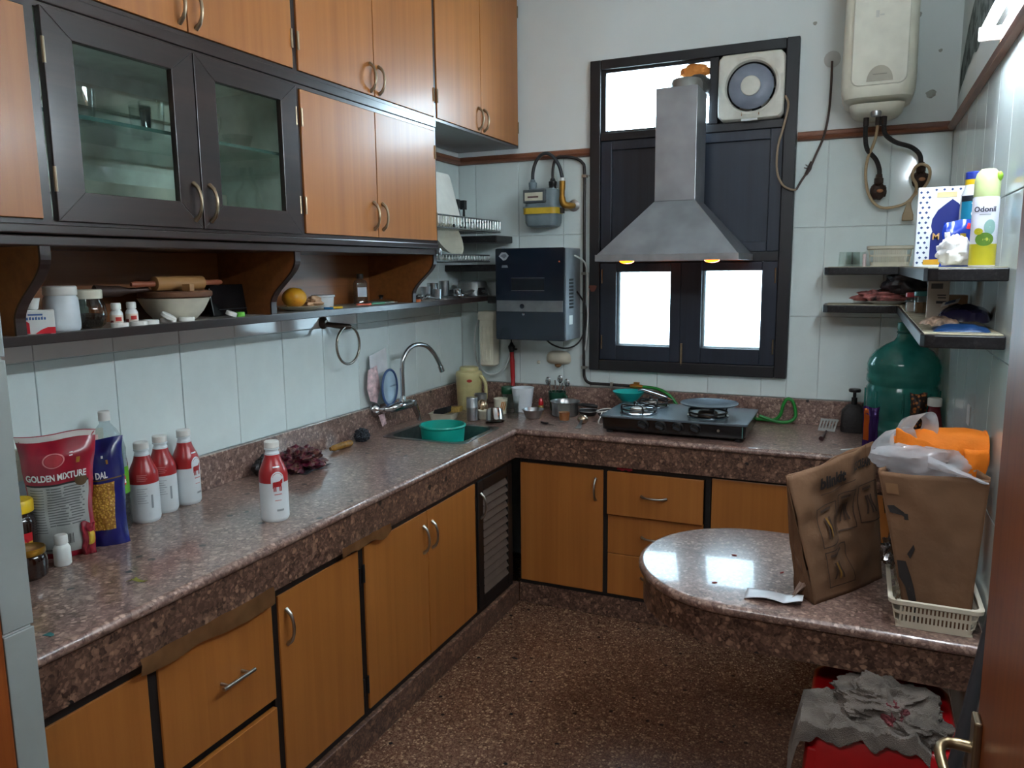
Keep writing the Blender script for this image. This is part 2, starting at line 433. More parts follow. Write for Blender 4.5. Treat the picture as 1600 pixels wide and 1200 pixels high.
# left wall
for k in range(12):
    a1 = -.003-.2435*k; a0 = a1-.2435
    if a0 < -2.93: a0 = -2.895
    for r, (z0, z1) in enumerate(ROWS[1:]):
        if r == 2 and a1 < -1.2: continue
        if r == 1: tile(wl, 'x+', a0, a1, z0, 1.46, TILEB if a1 < -.8 else TILE, (-.007, a0, z0))
        if r == 1 and a1 > -1.2: tile(wl, 'x+', a0, a1, 1.46, z1, TILE, (-.007, a0, 1.46))
        if r != 1: tile(wl, 'x+', a0, a1, z0, z1, TILE, (-.007, a0, z0))
# back wall
xs = [0.0]+[.1+.2487*k for k in range(9)]+[XR]
for i in range(len(xs)-1):
    for z0, z1 in ROWS[1:]:
        x0, x1 = xs[i], xs[i+1]
        for cx0, cx1, cz0, cz1 in ((0, WX0, 0, 3), (WX1, 3, 0, 3), (WX0, WX1, 0, WZ0)):
            u0, u1, v0, v1 = max(x0, cx0), min(x1, cx1), max(z0, cz0), min(z1, cz1)
            if u1-u0 > .004 and v1-v0 > .004: tile(wb, 'y-', u0, u1, v0, v1, TILE, (u0, .007, v0))
# right wall
for k in range(12):
    a1 = -.01-.2435*k; a0 = a1-.2435
    if a0 < -2.9: continue
    for z0, z1 in [(0, .25)] + [(.25, .60)] + ROWS: tile(wr, 'x-', a0, a1, z0, z1, TILE, (XR+.007, a0, z0))
# narrow tiled edge of the entrance wall
for z0, z1 in ((0, .42), (.42, .925), (.925, 1.43), (1.43, 1.95), (1.95, 2.40), (2.40, 2.85)):
    mb = MB().box(.593, .607, -2.955, -2.897, z0+.003, z1-.003)
    P('tile', mb, tile_mat('grey_marble_strip', (150, 156, 154), .2), wf, bev=.002)
# wooden trim above the tiling
def molding(y0, z0): return [(y0, z0), (y0-.018, z0+.004), (y0-.026, z0+.014), (y0-.018, z0+.022), (y0-.016, z0+.034), (y0-.008, z0+.04), (y0, z0+.04)]
o = ST('trim_1', MB().prism(molding(.0, ZT), 0, WX0-.004, 'x').prism(molding(.0, ZT), WX1+.004, XR, 'x'), TRIMW)
mr = [(XR+.007+(a), z) for a, z in molding(0, ZT)]
o = ST('trim_2', MB().prism([(XR+a, z) for a, z in molding(0, ZT)], -2.9, -.0, 'y'), TRIMWY)
o = ST('trim_3', MB().prism([(-a, z) for a, z in molding(0, ZT)], -.86, -.0, 'y'), TRIMWY)
# worn grey patch on the right wall above the trim
P_PATCH = plaster('exposed_grey_cement', (128, 140, 138), (66, 76, 76), .46, .9, 16)
P_STAIN = plaster('plaster_stain', (168, 168, 160), (128, 126, 118), .5, .9, 20)
def patch(u, v):
    cy = .0-.05-.95*u; cz = 2.30+.16*u+.06*math.sin(5*u)
    wd = (.05+.06*math.sin(PI*min(1, u*1.2)))*(1+.35*noise.noise(V((u*6, v*2, 1))))
    return (XR+.0055, cy+.03*noise.noise(V((u*5, 3, v))), cz+(v-.5)*2*wd)
P('patch', MB().grid(patch, 30, 4), P_PATCH, wr, label='patch of exposed grey cement where the paint has peeled', smooth=True)
for (x, z, r) in ((2.16, 2.60, .014), (2.225, 2.28, .02), (2.25, 2.45, .008), (1.76, 2.62, .009)):
    mb = MB(); mb.add([(x+r*(1+.4*noise.noise(V((i, x, z))))*math.cos(2*PI*i/14), .0062, z+r*.9*(1+.4*noise.noise(V((i*1.7, z, x))))*math.sin(2*PI*i/14)) for i in range(14)], [tuple(range(14))])
    P('stain', mb, P_STAIN, wb)

# skirting
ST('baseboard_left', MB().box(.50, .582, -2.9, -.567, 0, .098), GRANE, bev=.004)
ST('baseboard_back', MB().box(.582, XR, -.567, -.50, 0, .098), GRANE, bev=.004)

# ---------------------------------------------------------------- window
win = ST('window_1', MB().box(WX0, .80, -.03, .07, WZ0, WZ1).box(1.65, WX1, -.03, .07, WZ0, WZ1)
         .box(.80, 1.65, -.03, .07, WZ0, 1.115).box(.80, 1.65, -.03, .07, 2.522, WZ1), WINW, bev=.004)
P('transom_rail', MB().box(.80, 1.65, -.022, .06, 2.19, 2.228), WINW, win, bev=.003)
P('centre_stile', MB().box(1.2, 1.252, -.02, .06, 1.645, 2.19), WINW, win)
P('sash_stop', MB().box(1.18, 1.235, .022, .05, 1.115, 1.60), WINW, win)
P('mullion', MB().box(1.318, 1.358, -.022, .06, 2.228, 2.522), WINW, win, bev=.003)
P('sill_rail', MB().box(.80, 1.65, -.022, .06, 1.60, 1.645), WINW, win, bev=.003)
P('transom_beading', MB().box(.80, .822, -.012, .03, 2.228, 2.522).box(.822, 1.318, -.012, .03, 2.228, 2.238).box(.822, 1.318, -.012, .03, 2.508, 2.522), WINW, win)
P('transom_pane', MB().box(.822, 1.318, .02, .024, 2.238, 2.508), clear('ventilator_glass', (244, 248, 250), .05), win)
for x0, x1 in ((.80, 1.224), (1.228, 1.65)):
    p = P('dark_panel', MB().box(x0+.055, x1-.055, .0, .016, 1.69, 2.145), NAVYW, win)
    P('panel_frame', MB().box(x0, x0+.055, -.016, .03, 1.645, 2.19).box(x1-.055, x1, -.016, .03, 1.645, 2.19)
      .box(x0+.055, x1-.055, -.016, .03, 1.645, 1.69).box(x0+.055, x1-.055, -.016, .03, 2.145, 2.19), NAVYW, p, bev=.003)
DIRTY = clear('dirty_window_glass', (200, 206, 208), .06, .15, (226, 234, 238), .34)
for (x0, x1, a0, a1, b0, b1) in ((.80, 1.2062, .884, 1.155, 1.19, 1.555), (1.2062, 1.65, 1.306, 1.58, 1.19, 1.558)):
    s = P('sash', MB().box(x0, a0, -.018, .022, 1.115, 1.60).box(a1, x1, -.018, .022, 1.115, 1.60)
          .box(a0, a1, -.018, .022, 1.115, b0).box(a0, a1, -.018, .022, b1, 1.60), NAVYW, win, bev=.003)
    P('pane', MB().box(a0, a1, .004, .008, b0, b1), DIRTY, s)
    P('putty', MB().box(a0, a0+.016, .008, .022, b0, b1).box(a0, a1, .008, .022, b0, b0+.008), M('old_putty', (176, 170, 164), .8), s)
    for z in (1.17, 1.5): P('hinge', MB().tube([((x0+.01 if x0 < 1 else x1-.01), -.02, z), ((x0+.01 if x0 < 1 else x1-.01), -.02, z+.07)], .004, 8), BRASSY, s)
P('latch', MB().box(1.212, 1.222, -.03, -.016, 1.10, 1.21), BRASSY, win, bev=.002)
P('peeled_spot', MB().add([(.765+.018*math.cos(a)*(1+.4*math.sin(3*a)), -.0312, 1.475+.022*math.sin(a)*(1+.3*math.cos(2*a))) for a in [i*.5 for i in range(12)]], [tuple(range(12))]), M('bare_brown_wood', (120, 70, 56), .7), win)
# outside: a low balcony railing a little beyond the window
rail = T('balcony_railing', 'pale metal railing outside seen through the lower left window pane', 'railing', (1.2, 1.6, .3), world=True)
GREYM = M('pale_railing_paint', (170, 176, 184), .5)
P('rail_bar', MB().tube([(-1.2, 1.6, 1.30), (3.2, 1.6, 1.30)], .022, 8), GREYM, rail)
P('rail_bar', MB().tube([(-1.2, 1.6, .45), (3.2, 1.6, .45)], .022, 8), GREYM, rail)
bm0 = mesh('baluster', MB().tube([(0, 0, .15), (0, 0, 1.0)], .009, 6), GREYM)
for i in range(34):
    o = bpy.data.objects.new('baluster', bm0); COL.objects.link(o); o.parent = rail; o.location = (-2.3+i*.13, 0, 0)
ST('balcony_floor', MB().box(-1.2, 3.2, .2, 1.9, .1, .3), M('balcony_cement', (190, 188, 182), .9))

# ---------------------------------------------------------------- entrance door leaf and frame
d1 = ST('door_1', MB().box(2.216, 2.256, -3.04, -2.37, .01, 2.12), DOORW, bev=.004)
P('raised_panel', MB().box(2.208, 2.217, -2.93, -2.50, .25, .80), DOORW, d1, bev=.006)
P('raised_panel', MB().box(2.208, 2.217, -2.93, -2.50, 1.10, 1.98), DOORW, d1, bev=.006)
h = P('handle_plate', MB().box(2.204, 2.216, -2.425, -2.383, .675, .845), BRASSY, d1, bev=.004)
P('lever', MB().tube([(2.206, -2.404, .79), (2.180, -2.404, .791), (2.164, -2.412, .791), (2.157, -2.435, .788), (2.162, -2.475, .778), (2.168, -2.51, .768)], [.010, .009, .0085, .0085, .008, .007], 12, smooth=5), M('brass_lever', (150, 130, 100), .34, .9), h, smooth=True)
P('key_cover', MB().ring((2.203, -2.404, .72), .008, .003, 'x', 16, 6), BRASSY, h, smooth=True)
ST('trim_4', MB().box(.56, .61, -3.06, -2.957, 0, 2.82).box(2.258, 2.30, -3.06, -2.957, 0, 2.82).box(.56, 2.30, -3.06, -2.957, 2.82, 2.86), DOORW, bev=.004)
# ================================================================ wall cabinets on the left wall
def bow_handle(parent, p, n, length=.1, out=.026, r=.0045, mat=BRASSY, axis=(0, 0, 1)):
    """arched pull: p = centre on the surface, n = outward normal"""
    p, n, a = V(p), V(n), V(axis); pts = []
    for i in range(9):
        t = i/8*2-1; pts.append(p+a*(t*length/2)+n*(out*(1-t*t)**.6 if abs(t) < 1 else 0))
    rs = [r*1.5, r*1.25, r, r, r*1.1, r, r, r*1.25, r*1.5]
    return P('handle', MB().tube(pts, rs, 10), mat, parent, smooth=True)
def hinge(parent, x, y, z, l=.05): return P('hinge', MB().tube([(x, y, z-l/2), (x, y, z+l/2)], .0038, 8), BRASSY, parent)
FX = .351
def upper(name, label, y0, y1, z0, z1, doors, glass=False, hz=None, hs=None):
    t = T(name, label, 'cabinet', ((FX)/2, (y0+y1)/2, z0), world=True)
    c = MB(); th = .018
    c.box(.003, FX-.012, y0, y0+th, z0, z1).box(.003, FX-.012, y1-th, y1, z0, z1).box(.003, FX-.012, y0+th, y1-th, z0, z0+th)
    c.box(.003, FX-.012, y0+th, y1-th, z1-th, z1).box(.003, .012, y0+th, y1-th, z0+th, z1-th)
    P('body', c, M('cabinet_interior', (212, 218, 212), .5) if glass else DARKW, t)
    n = len(doors)
    P('face_frame', MB().box(FX-.012, FX-.001, y0, y0+.011, z0, z1).box(FX-.012, FX-.001, y1-.011, y1, z0, z1)
      .box(FX-.012, FX-.001, y0+.011, y1-.011, z0, z0+.01).box(FX-.012, FX-.001, y0+.011, y1-.011, z1-.012, z1), DARKW, t)
    for i, (a, b) in enumerate(doors):
        g = .0022
        if not glass:
            d = P('door', MB().box(FX-.011, FX+.004, a+g, b-g, z0+.012, z1-.014), TEAK, t, bev=.0015)
        else:
            wv, r0, r1 = .072, .068, .058
            e = MB(); X0, X1 = FX-.011, FX+.008
            A, B, C, D = a+g, b-g, z0+.008, z1-.008
            pi = (A+wv, B-wv, C+r0, D-r1)
            oc = [(A, C), (B, C), (B, D), (A, D)]; ic = [(pi[0], pi[2]), (pi[1], pi[2]), (pi[1], pi[3]), (pi[0], pi[3])]
            for k in range(4):         # four mitred rails
                e.prism([oc[k], oc[(k+1) % 4], ic[(k+1) % 4], ic[k]], X0, X1, 'x')
            d = P('door', e, DARKW, t, bev=.0015)
            P('pane', MB().box(FX-.006, FX-.002, pi[0], pi[1], pi[2], pi[3]), PANE, d)
        inner = b if i == 0 and n > 1 else (a if n > 1 else b)
        sgn = -1 if inner == b else 1
        if hz: bow_handle(d, (FX+.004 if not glass else FX+.008, inner+sgn*.028, hz), (1, 0, 0), .098)
        outer = a if inner == b else b
        for z in (z0+.1, z1-.1): hinge(d, FX+.006, outer+(.004 if outer == a else -.004), z, .055)
    return t
Y = [-3.04, -2.608, -1.745, -.867, -.004]
upper('wall_cabinet', 'teak wall cabinet at the far left edge, left of the glass-fronted one', Y[0]+.15, Y[1], 1.687, 2.155, [(Y[0]+.16, Y[1]-.01)], hz=None)
gc = upper('glass_cabinet', 'dark-framed display cabinet with two glass doors over the open shelf', Y[1], Y[2], 1.687, 2.16, [(Y[1]+.018, -2.166), (-2.166, Y[2]-.008)], True, hz=1.765)
upper('wall_cabinet', 'two-door teak wall cabinet directly right of the glass-fronted cabinet', Y[2], Y[3], 1.687, 2.16, [(Y[2]+.012, -1.316), (-1.316, Y[3]-.01)], hz=1.775)
upper('loft_cabinet', 'teak loft cabinet at the far left corner of the ceiling', Y[0]+.15, Y[1], 2.19, 2.95, [(Y[0]+.16, Y[1]-.01)])
upper('loft_cabinet', 'two-door teak loft cabinet above the glass-fronted cabinet', Y[1], Y[2], 2.19, 2.95, [(Y[1]+.012, -2.172), (-2.172, Y[2]-.01)], hz=2.265)
upper('loft_cabinet', 'two-door teak loft cabinet with shiny doors above the middle wall cabinet', Y[2], Y[3], 2.19, 2.95, [(Y[2]+.012, -1.31), (-1.31, Y[3]-.01)], hz=2.262)
upper('loft_cabinet', 'two-door teak loft cabinet next to the back wall, above the dish racks', Y[3], Y[4], 2.19, 2.95, [(Y[3]+.012, -.44), (-.44, Y[4]-.008)], hz=2.262)
# continuous rails
S('cabinet_rail', MB().box(FX-.03, FX+.004, Y[0]+.15, Y[3], 2.161, 2.189), DARKW, 'long dark wooden rail between the wall cabinets and loft cabinets', 'rail', (.33, -1.8, 2.161), world=True, bev=.002)
S('cabinet_rail', MB().box(.004, FX+.004, Y[0]+.15, Y[3], 1.666, 1.686), DARKW, 'dark wooden base board under the wall cabinets, upper of two', 'rail', (.18, -1.8, 1.666), world=True, bev=.003)
sh = T('open_shelf', 'long open teak shelf with S-curved brackets under the wall cabinets', 'shelf', (.12, -1.9, 1.41), world=True)
P('top_board', MB().box(.004, FX-.004, Y[0]+.15, Y[3]-.002, 1.64, 1.663), DARKW, sh, bev=.003)
P('end_knob', MB().lathe([(.0, 0), (.012, 0), (.015, .006), (.015, .012), (.008, .02), (0, .022)], 16).mv(lambda p: V((FX+.002+p.z*.6, Y[3]+.004+p.x*.8, 1.652+p.y))), STEEL, sh, smooth=True)
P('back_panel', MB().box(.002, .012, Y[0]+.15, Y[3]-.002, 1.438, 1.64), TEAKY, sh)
P('shelf_board', MB().box(.002, .238, -2.89, -.002, 1.418, 1.437), M('grey_stone_shelf', (136, 130, 124), .35, vary=.18, vs=90), sh)
P('front_edge', MB().box(.238, .247, -2.89, -.002, 1.414, 1.4385), DARKW, sh, bev=.002)
prof = []
for i in range(21):           # S-curve from under the cabinet front back to the shelf edge
    t = i/20; z = 1.64-.203*t
    s = .5-.5*math.cos(PI*min(1, max(0, (t-.12)/.72))); prof.append((FX-.012-.108*s, z))
for yb in (-2.618, -1.768, -.882):
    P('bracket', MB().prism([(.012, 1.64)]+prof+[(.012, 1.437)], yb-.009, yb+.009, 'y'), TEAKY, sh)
    ed = MB()
    for i in range(20):
        (x0, z0), (x1, z1) = prof[i], prof[i+1]
        ed.add([(x0, yb-.0125, z0), (x0, yb+.0125, z0), (x0+.006, yb+.0125, z0), (x0+.006, yb-.0125, z0),
                (x1, yb-.0125, z1), (x1, yb+.0125, z1), (x1+.006, yb+.0125, z1), (x1+.006, yb-.0125, z1)],
               [(0, 3, 2, 1), (4, 5, 6, 7), (0, 1, 5, 4), (1, 2, 6, 5), (2, 3, 7, 6), (3, 0, 4, 7)])
    P('bracket_edge', ed, DARKV, sh, label='dark curved edging strip of the bracket')
# glass shelf inside the display cabinet (two halves)
gp = M('green_glass_edge', (70, 100, 96), .1)
P('glass_shelf', MB().box(.02, .322, -2.585, -1.77, 1.936, 1.943), clear('shelf_glass', (240, 250, 246), .3), gc)
P('glass_shelf_edge', MB().box(.322, .3235, -2.585, -1.77, 1.935, 1.944), gp, gc)
P('back_ledge', MB().box(.013, .05, -2.588, -1.765, 2.03, 2.09).box(.013, .06, -2.588, -1.765, 1.79, 1.83), M('cream_ledge', (198, 196, 182), .5), gc)

# ================================================================ base cabinets
BX = .57
def base_left(name, label, y0, y1, parts, louvre=False):
    t = T(name, label, 'cabinet', (.3, (y0+y1)/2, .1), world=True)
    P('body', MB().box(.006, BX-.022, y0, y1, .1, .68), BLACK, t)
    P('face_frame', MB().box(BX-.02, BX-.006, y0, y0+.014, .1, .712).box(BX-.02, BX-.006, y1-.014, y1, .1, .712)
      .box(BX-.02, BX-.006, y0+.014, y1-.014, .1, .122).box(BX-.02, BX-.006, y0+.014, y1-.014, .687, .712), BLACK, t)
    for kind, a, b, z0, z1, hd in parts:
        if kind == 'louvre':
            fr = P('louvre_door', MB().box(BX-.018, BX, a, a+.05, z0, z1).box(BX-.018, BX, b-.05, b, z0, z1)
                   .box(BX-.018, BX, a+.05, b-.05, z0, z0+.05).box(BX-.018, BX, a+.05, b-.05, z1-.05, z1), BLACK, t, bev=.002)
            n = 13; st = (z1-z0-.1)/n
            for k in range(n):
                z = z0+.05+st*k
                P('slat', MB().add([(BX-.02, a+.05, z+.032), (BX-.016, a+.05, z+.036), (BX+.002, a+.05, z+.004), (BX-.002, a+.05, z),
                                    (BX-.02, b-.05, z+.032), (BX-.016, b-.05, z+.036), (BX+.002, b-.05, z+.004), (BX-.002, b-.05, z)],
                                   [(0, 1, 2, 3), (7, 6, 5, 4), (0, 4, 5, 1), (1, 5, 6, 2), (2, 6, 7, 3), (3, 7, 4, 0)]), M('louvre_black', (92, 80, 72), .45), fr)
            bow_handle(fr, (BX, a+.026, z1-.11), (1, 0, 0), .11, mat=NICKEL)
            continue
        d = P(kind, MB().box(BX-.016, BX, a, b, z0, z1), TEAK, t, bev=.0015)
        if hd == 'bar':
            yc, zc = (a+b)/2+.03, (z0+z1)/2
            P('handle', MB().tube([(BX+.028, yc-.055, zc), (BX+.028, yc+.055, zc)], .0055, 10).tube([(BX, yc-.036, zc), (BX+.028, yc-.036, zc)], .004, 8).tube([(BX, yc+.036, zc), (BX+.028, yc+.036, zc)], .004, 8), NICKEL, d, smooth=True)
        elif hd == 'l': bow_handle(d, (BX, a+.03, z1-.10), (1, 0, 0), .105, mat=NICKEL)
        elif hd == 'r': bow_handle(d, (BX, b-.03, z1-.10), (1, 0, 0), .105, mat=NICKEL)
        if hd in ('l', 'r'):
            yo = b+.004 if hd == 'l' else a-.004
            for z in (z0+.09, z1-.09): P('hinge', MB().tube([(BX-.003, yo, z-.03), (BX-.003, yo, z+.03)], .0055, 8), BLACKP, d)
    return t
base_left('base_cabinet', 'teak base cabinet nearest the entrance, under the left counter', -2.895, -2.617, [('door', -2.89, -2.633, .122, .687, None)])
base_left('base_cabinet', 'teak base cabinet with a large drawer and straight bar handle', -2.617, -2.212, [('drawer', -2.604, -2.226, .40, .69, 'bar'), ('lower_panel', -2.604, -2.226, .122, .372, None)])
base_left('base_cabinet', 'single-door teak base cabinet with its handle at upper left', -2.212, -1.804, [('door', -2.199, -1.822, .122, .687, 'l')])
base_left('base_cabinet', 'double-door teak base cabinet under the sink end of the counter', -1.804, -.975, [('door', -1.788, -1.386, .122, .69, 'r'), ('door', -1.382, -.99, .122, .69, 'l')])
base_left('louvre_cabinet', 'black base cabinet with a slatted louvre door in the corner', -.975, -.606, [('louvre', -.965, -.612, .122, .69, None)])
P_TAPE = clear('brown_packing_tape', (140, 100, 62), .3, .25, (150, 108, 70), .75)
def tape(y0, y1, z0, z1, label):
    def f(u, v):
        return (BX+.0225+.006*noise.noise(V((u*9, v*2, y0)))-.02*v*0, y0+(y1-y0)*u, z0+(z1-z0)*v-.02*(1-v)*noise.noise(V((u*3, 0, y0))))
    return S('packing_tape', MB().grid(f, 40, 3), P_TAPE, label, 'tape', (BX+.02, (y0+y1)/2, z0), world=True, smooth=True)
tape(-2.665, -2.235, .688, .735, 'strip of wrinkled brown packing tape above the bar-handled drawer')
tape(-1.93, -1.66, .705, .735, 'short strip of wrinkled brown packing tape left of the double doors')

BY = -.575
def base_back(name, label, x0, x1, parts):
    t = T(name, label, 'cabinet', ((x0+x1)/2, -.3, .1), world=True)
    P('body', MB().box(x0, x1, BY+.022, -.006, .1, .70), BLACK, t)
    P('face_frame', MB().box(x0, x0+.011, BY+.006, BY+.02, .1, .712).box(x1-.011, x1, BY+.006, BY+.02, .1, .712)
      .box(x0+.011, x1-.011, BY+.006, BY+.02, .1, .118).box(x0+.011, x1-.011, BY+.006, BY+.02, .69, .712), BLACK, t)
    for kind, a, b, z0, z1, hd, o in parts:
        d = P(kind, MB().box(a, b, BY-o, BY-o+.016, z0, z1), TEAK, t, bev=.0015)
        if hd == 'v': bow_handle(d, (b-.035, BY-o, z1-.09), (0, -1, 0), .1, mat=NICKEL)
        elif hd == 'h': bow_handle(d, ((a+b)/2, BY-o, (z0+z1)/2), (0, -1, 0), .11, mat=NICKEL, axis=(1, 0, 0))
    return t
base_back('base_cabinet', 'single-door teak base cabinet in the corner below the back counter', .592, 1.008, [('door', .596, .998, .118, .688, 'v', 0)])
base_back('drawer_cabinet', 'three-drawer teak base cabinet under the stove', 1.008, 1.457, [('drawer', 1.021, 1.441, .495, .69, 'h', .016), ('drawer', 1.021, 1.441, .312, .492, 'h', 0), ('drawer', 1.021, 1.441, .118, .309, 'h', 0)])
base_back('base_cabinet', 'two-door teak base cabinet behind the round table and paper bags', 1.457, XR-.004, [('door', 1.473, 1.885, .118, .70, None, 0), ('door', 1.889, XR-.016, .118, .70, None, 0)])
S('red_cloth_scrap', MB().grid(lambda u, v: (1.062+.07*u, BY-.004-.008*math.sin(9*u)*v, .698+.014*v+.003*math.sin(14*u)), 12, 3), M('red_scrap', (150, 20, 44), .7), 'small scrap of red cloth caught above the top drawer', 'cloth', (1.1, BY, .698), world=True, smooth=True, solid=.001)

# ================================================================ granite counter (L-shaped)
ct = T('kitchen_counter', 'L-shaped brown granite kitchen counter along the left and back walls', 'counter', (.3, -.3, .712), world=True)
D = .591; D2 = -.605
SX0, SX1, SY0, SY1 = .125, .492, -.962, -.625    # sink cut-out
top = MB()
xsL = [.0005, SX0, SX1, D-.014]; ysL = [-2.897, SY0, SY1, -.0005]
for i in range(3):
    for j in range(3):
        if i == 1 and j == 1: continue
        top.box(xsL[i], xsL[i+1], ysL[j], ysL[j+1], .822, .85)
top.box(D-.014, XR-.001, D2+.014, -.0005, .822, .85)
P('worktop', top, GRAN, ct)
P('nosing', MB().tube([(D-.014, -2.897, .836), (D-.014, D2+.004, .836)], .0142, 14).tube([(D-.022, D2+.014, .836), (XR-.001, D2+.014, .836)], .0142, 14), GRAN, ct, smooth=True)
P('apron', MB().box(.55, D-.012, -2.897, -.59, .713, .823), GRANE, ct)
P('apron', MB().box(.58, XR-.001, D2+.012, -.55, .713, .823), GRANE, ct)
P('backsplash', MB().box(.0005, .02, -2.897, -.0005, .85, .966), GRAN, ct, bev=.002)
P('backsplash', MB().box(.02, XR-.001, -.02, -.0005, .85, .966), GRAN, ct, bev=.002)
# sink
sk = T('kitchen_sink', 'square stainless steel kitchen sink set into the left counter', 'sink', (.3, -.793, .66), world=True)
outer = rrect(SX0-.022, SX1+.022, SY0-.022, SY1+.022, .03, 4); inner = rrect(SX0+.004, SX1-.004, SY0+.004, SY1-.004, .05, 4); bot = rrect(SX0+.02, SX1-.02, SY0+.02, SY1-.02, .05, 4)
P('rim', MB().loft([[(x, y, .8505) for x, y in outer], [(x, y, .853) for x, y in outer], [(x, y, .8525) for x, y in inner]], cap=False), STEEL, sk, smooth=True)
P('bowl', MB().loft([[(x, y, .8525) for x, y in inner], [(x, y, .84) for x, y in inner], [(x, y, .70) for x, y in bot], [((x-.3)*.85+.3, (y+.793)*.85-.793, .69) for x, y in bot]], cap=False)
  .add([((x-.3)*.85+.3, (y+.793)*.85-.793, .69) for x, y in bot], [tuple(range(len(bot)))]), M('sink_steel', (140, 148, 146), .28, .9, vary=.12), sk, smooth=True)
P('drain', MB().lathe([(.0, 0), (.035, 0), (.04, .004), (.03, .002), (0, .001)], 20, (.3, -.793, .691)), CHROME, sk, smooth=True)

# ================================================================ half-round granite table on the right
tb = T('round_table', 'brown granite breakfast table with a rounded end fixed to the right wall', 'table', (1.9, -1.41, .553), world=True)
TZ = .68
TC = (1.735, -1.43); TR = .335
def stadium(r): return [(XR-.001, TC[1]-r)]+arc(TC[0], TC[1], r, 270, 90, 36)+[(XR-.001, TC[1]+r)]
rg = [[(x, y, z) for x, y in stadium(r)] for r, z in ((TR-.02, TZ-.03), (TR-.006, TZ-.029), (TR, TZ-.022), (TR+.002, TZ-.014), (TR, TZ-.006), (TR-.006, TZ-.001), (TR-.013, TZ))]
P('table_top', MB().loft(rg), GRAN, tb, smooth=True)
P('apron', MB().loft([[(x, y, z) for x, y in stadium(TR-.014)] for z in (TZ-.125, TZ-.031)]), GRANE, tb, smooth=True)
# ================================================================ fixtures on the walls
# tube light
tl = T('tube_light', 'lit fluorescent tube light on the right wall above the wooden trim', 'light', (XR-.02, -1.9, 2.19), world=True)
P('batten', MB().box(XR-.014, XR-.0005, -2.53, -1.27, 2.18, 2.204), WHITEP, tl, bev=.004)
P('lamp_holder', MB().box(XR-.066, XR-.0005, -1.278, -1.268, 2.168, 2.204), WHITEP, tl, bev=.003)
P('lamp_holder', MB().box(XR-.066, XR-.0005, -2.532, -2.522, 2.168, 2.204), WHITEP, tl, bev=.003)
P('tube', MB().tube([(XR-.05, -2.522, 2.19), (XR-.05, -1.278, 2.19)], .0135, 14), M('lit_tube', (255, 255, 255), .3, emit=(228, 244, 255), es=TUBE), tl, smooth=True)

# exhaust fan
fn_ = T('exhaust_fan', 'square white exhaust fan in the upper right corner of the window', 'fan', (1.505, -.05, 2.23), world=True)
FC = (1.505, 2.375); N = 48
def sqr(h, r=0):
    out = []
    for i in range(N):
        a = 2*PI*(i+.5)/N; c, s_ = math.cos(a), math.sin(a); k = 1/((abs(c)**14+abs(s_)**14)**(1/14)); out.append((h*k*c, h*k*s_))
    return out
def cir(r): return [(r*math.cos(2*PI*(i+.5)/N), r*math.sin(2*PI*(i+.5)/N)) for i in range(N)]
def fr(pts, y): return [(FC[0]+p[0], y, FC[1]+p[1]) for p in pts]
FANW = M('aged_white_plastic', (216, 212, 200), .4, vary=.04)
P('housing', MB().loft([fr(sqr(.143), .02), fr(sqr(.143), -.042), fr(sqr(.138), -.05), fr(cir(.122), -.056), fr(cir(.112), -.05), fr(cir(.106), -.03)], cap=False), FANW, fn_, smooth=True)
P('duct', MB().loft([fr(cir(.106), -.03), fr(cir(.104), .06)], cap=False), M('fan_duct_dark', (26, 27, 30), .6), fn_, smooth=True)
P('sky_block_plate', MB().box(1.358, 1.652, .045, .06, 2.228, 2.522), WINW, fn_)  # added plate that keeps sky light from showing through the fan
P('cowl', MB().loft([fr(cir(.098), -.034), fr(cir(.092), -.041), fr(cir(.05), -.05), fr(cir(.01), -.052)]), M('bluish_grey_cover', (126, 132, 146), .4), fn_, smooth=True)
P('hub', MB().loft([fr(cir(.043), -.05), fr(cir(.042), -.06), fr(cir(.034), -.066), fr(cir(.005), -.068)]), FANW, fn_, smooth=True)
for k in range(6):
    a = k*PI/3+.2
    P('blade', MB().add([(FC[0]+.03*math.cos(a), .0, FC[1]+.03*math.sin(a)), (FC[0]+.1*math.cos(a-.25), .01, FC[1]+.1*math.sin(a-.25)), (FC[0]+.1*math.cos(a+.3), .035, FC[1]+.1*math.sin(a+.3)), (FC[0]+.03*math.cos(a+.4), .025, FC[1]+.03*math.sin(a+.4))], [(0, 1, 2, 3)]), FANW, fn_, solid=.002)
for x in (1.47, 1.545): P('grease_drip', MB().box(x-.0015, x+.0015, -.0555, -.052, 2.247, 2.262), M('brown_drip', (150, 110, 72), .4), fn_)
P('shutter_tab', MB().box(1.47, 1.54, -.06, -.045, 2.224, 2.234), WHITEP, fn_)

# cooker hood
HL = M('hood_lip', (176, 178, 182), .3, .95)
hd = T('cooker_hood', 'grey steel pyramid cooker hood with a tall chimney in front of the window', 'hood', (1.235, -.26, 1.6), world=True)
b = [(.93, -.485), (1.535, -.485), (1.535, -.035), (.93, -.035)]; t4 = [(1.137, -.29), (1.318, -.29), (1.318, -.075), (1.137, -.075)]
P('canopy', MB().loft([[(x, y, 1.632) for x, y in b], [(x, y, 1.868) for x, y in t4]], cap=False), HOODS, hd)
P('lip', MB().box(.926, 1.539, -.49, -.484, 1.606, 1.634).box(.926, 1.539, -.036, -.03, 1.606, 1.634).box(.926, .932, -.484, -.036, 1.606, 1.634).box(1.533, 1.539, -.484, -.036, 1.606, 1.634), HL, hd)
P('underside', MB().box(.932, 1.533, -.484, -.036, 1.612, 1.616), M('greasy_filter', (60, 58, 56), .4, .6), hd)
P('chimney', MB().loft([[(x, y, 1.868) for x, y in t4], [(x, y, 2.352) for x, y in t4]]), HOODS, hd, bev=.002)
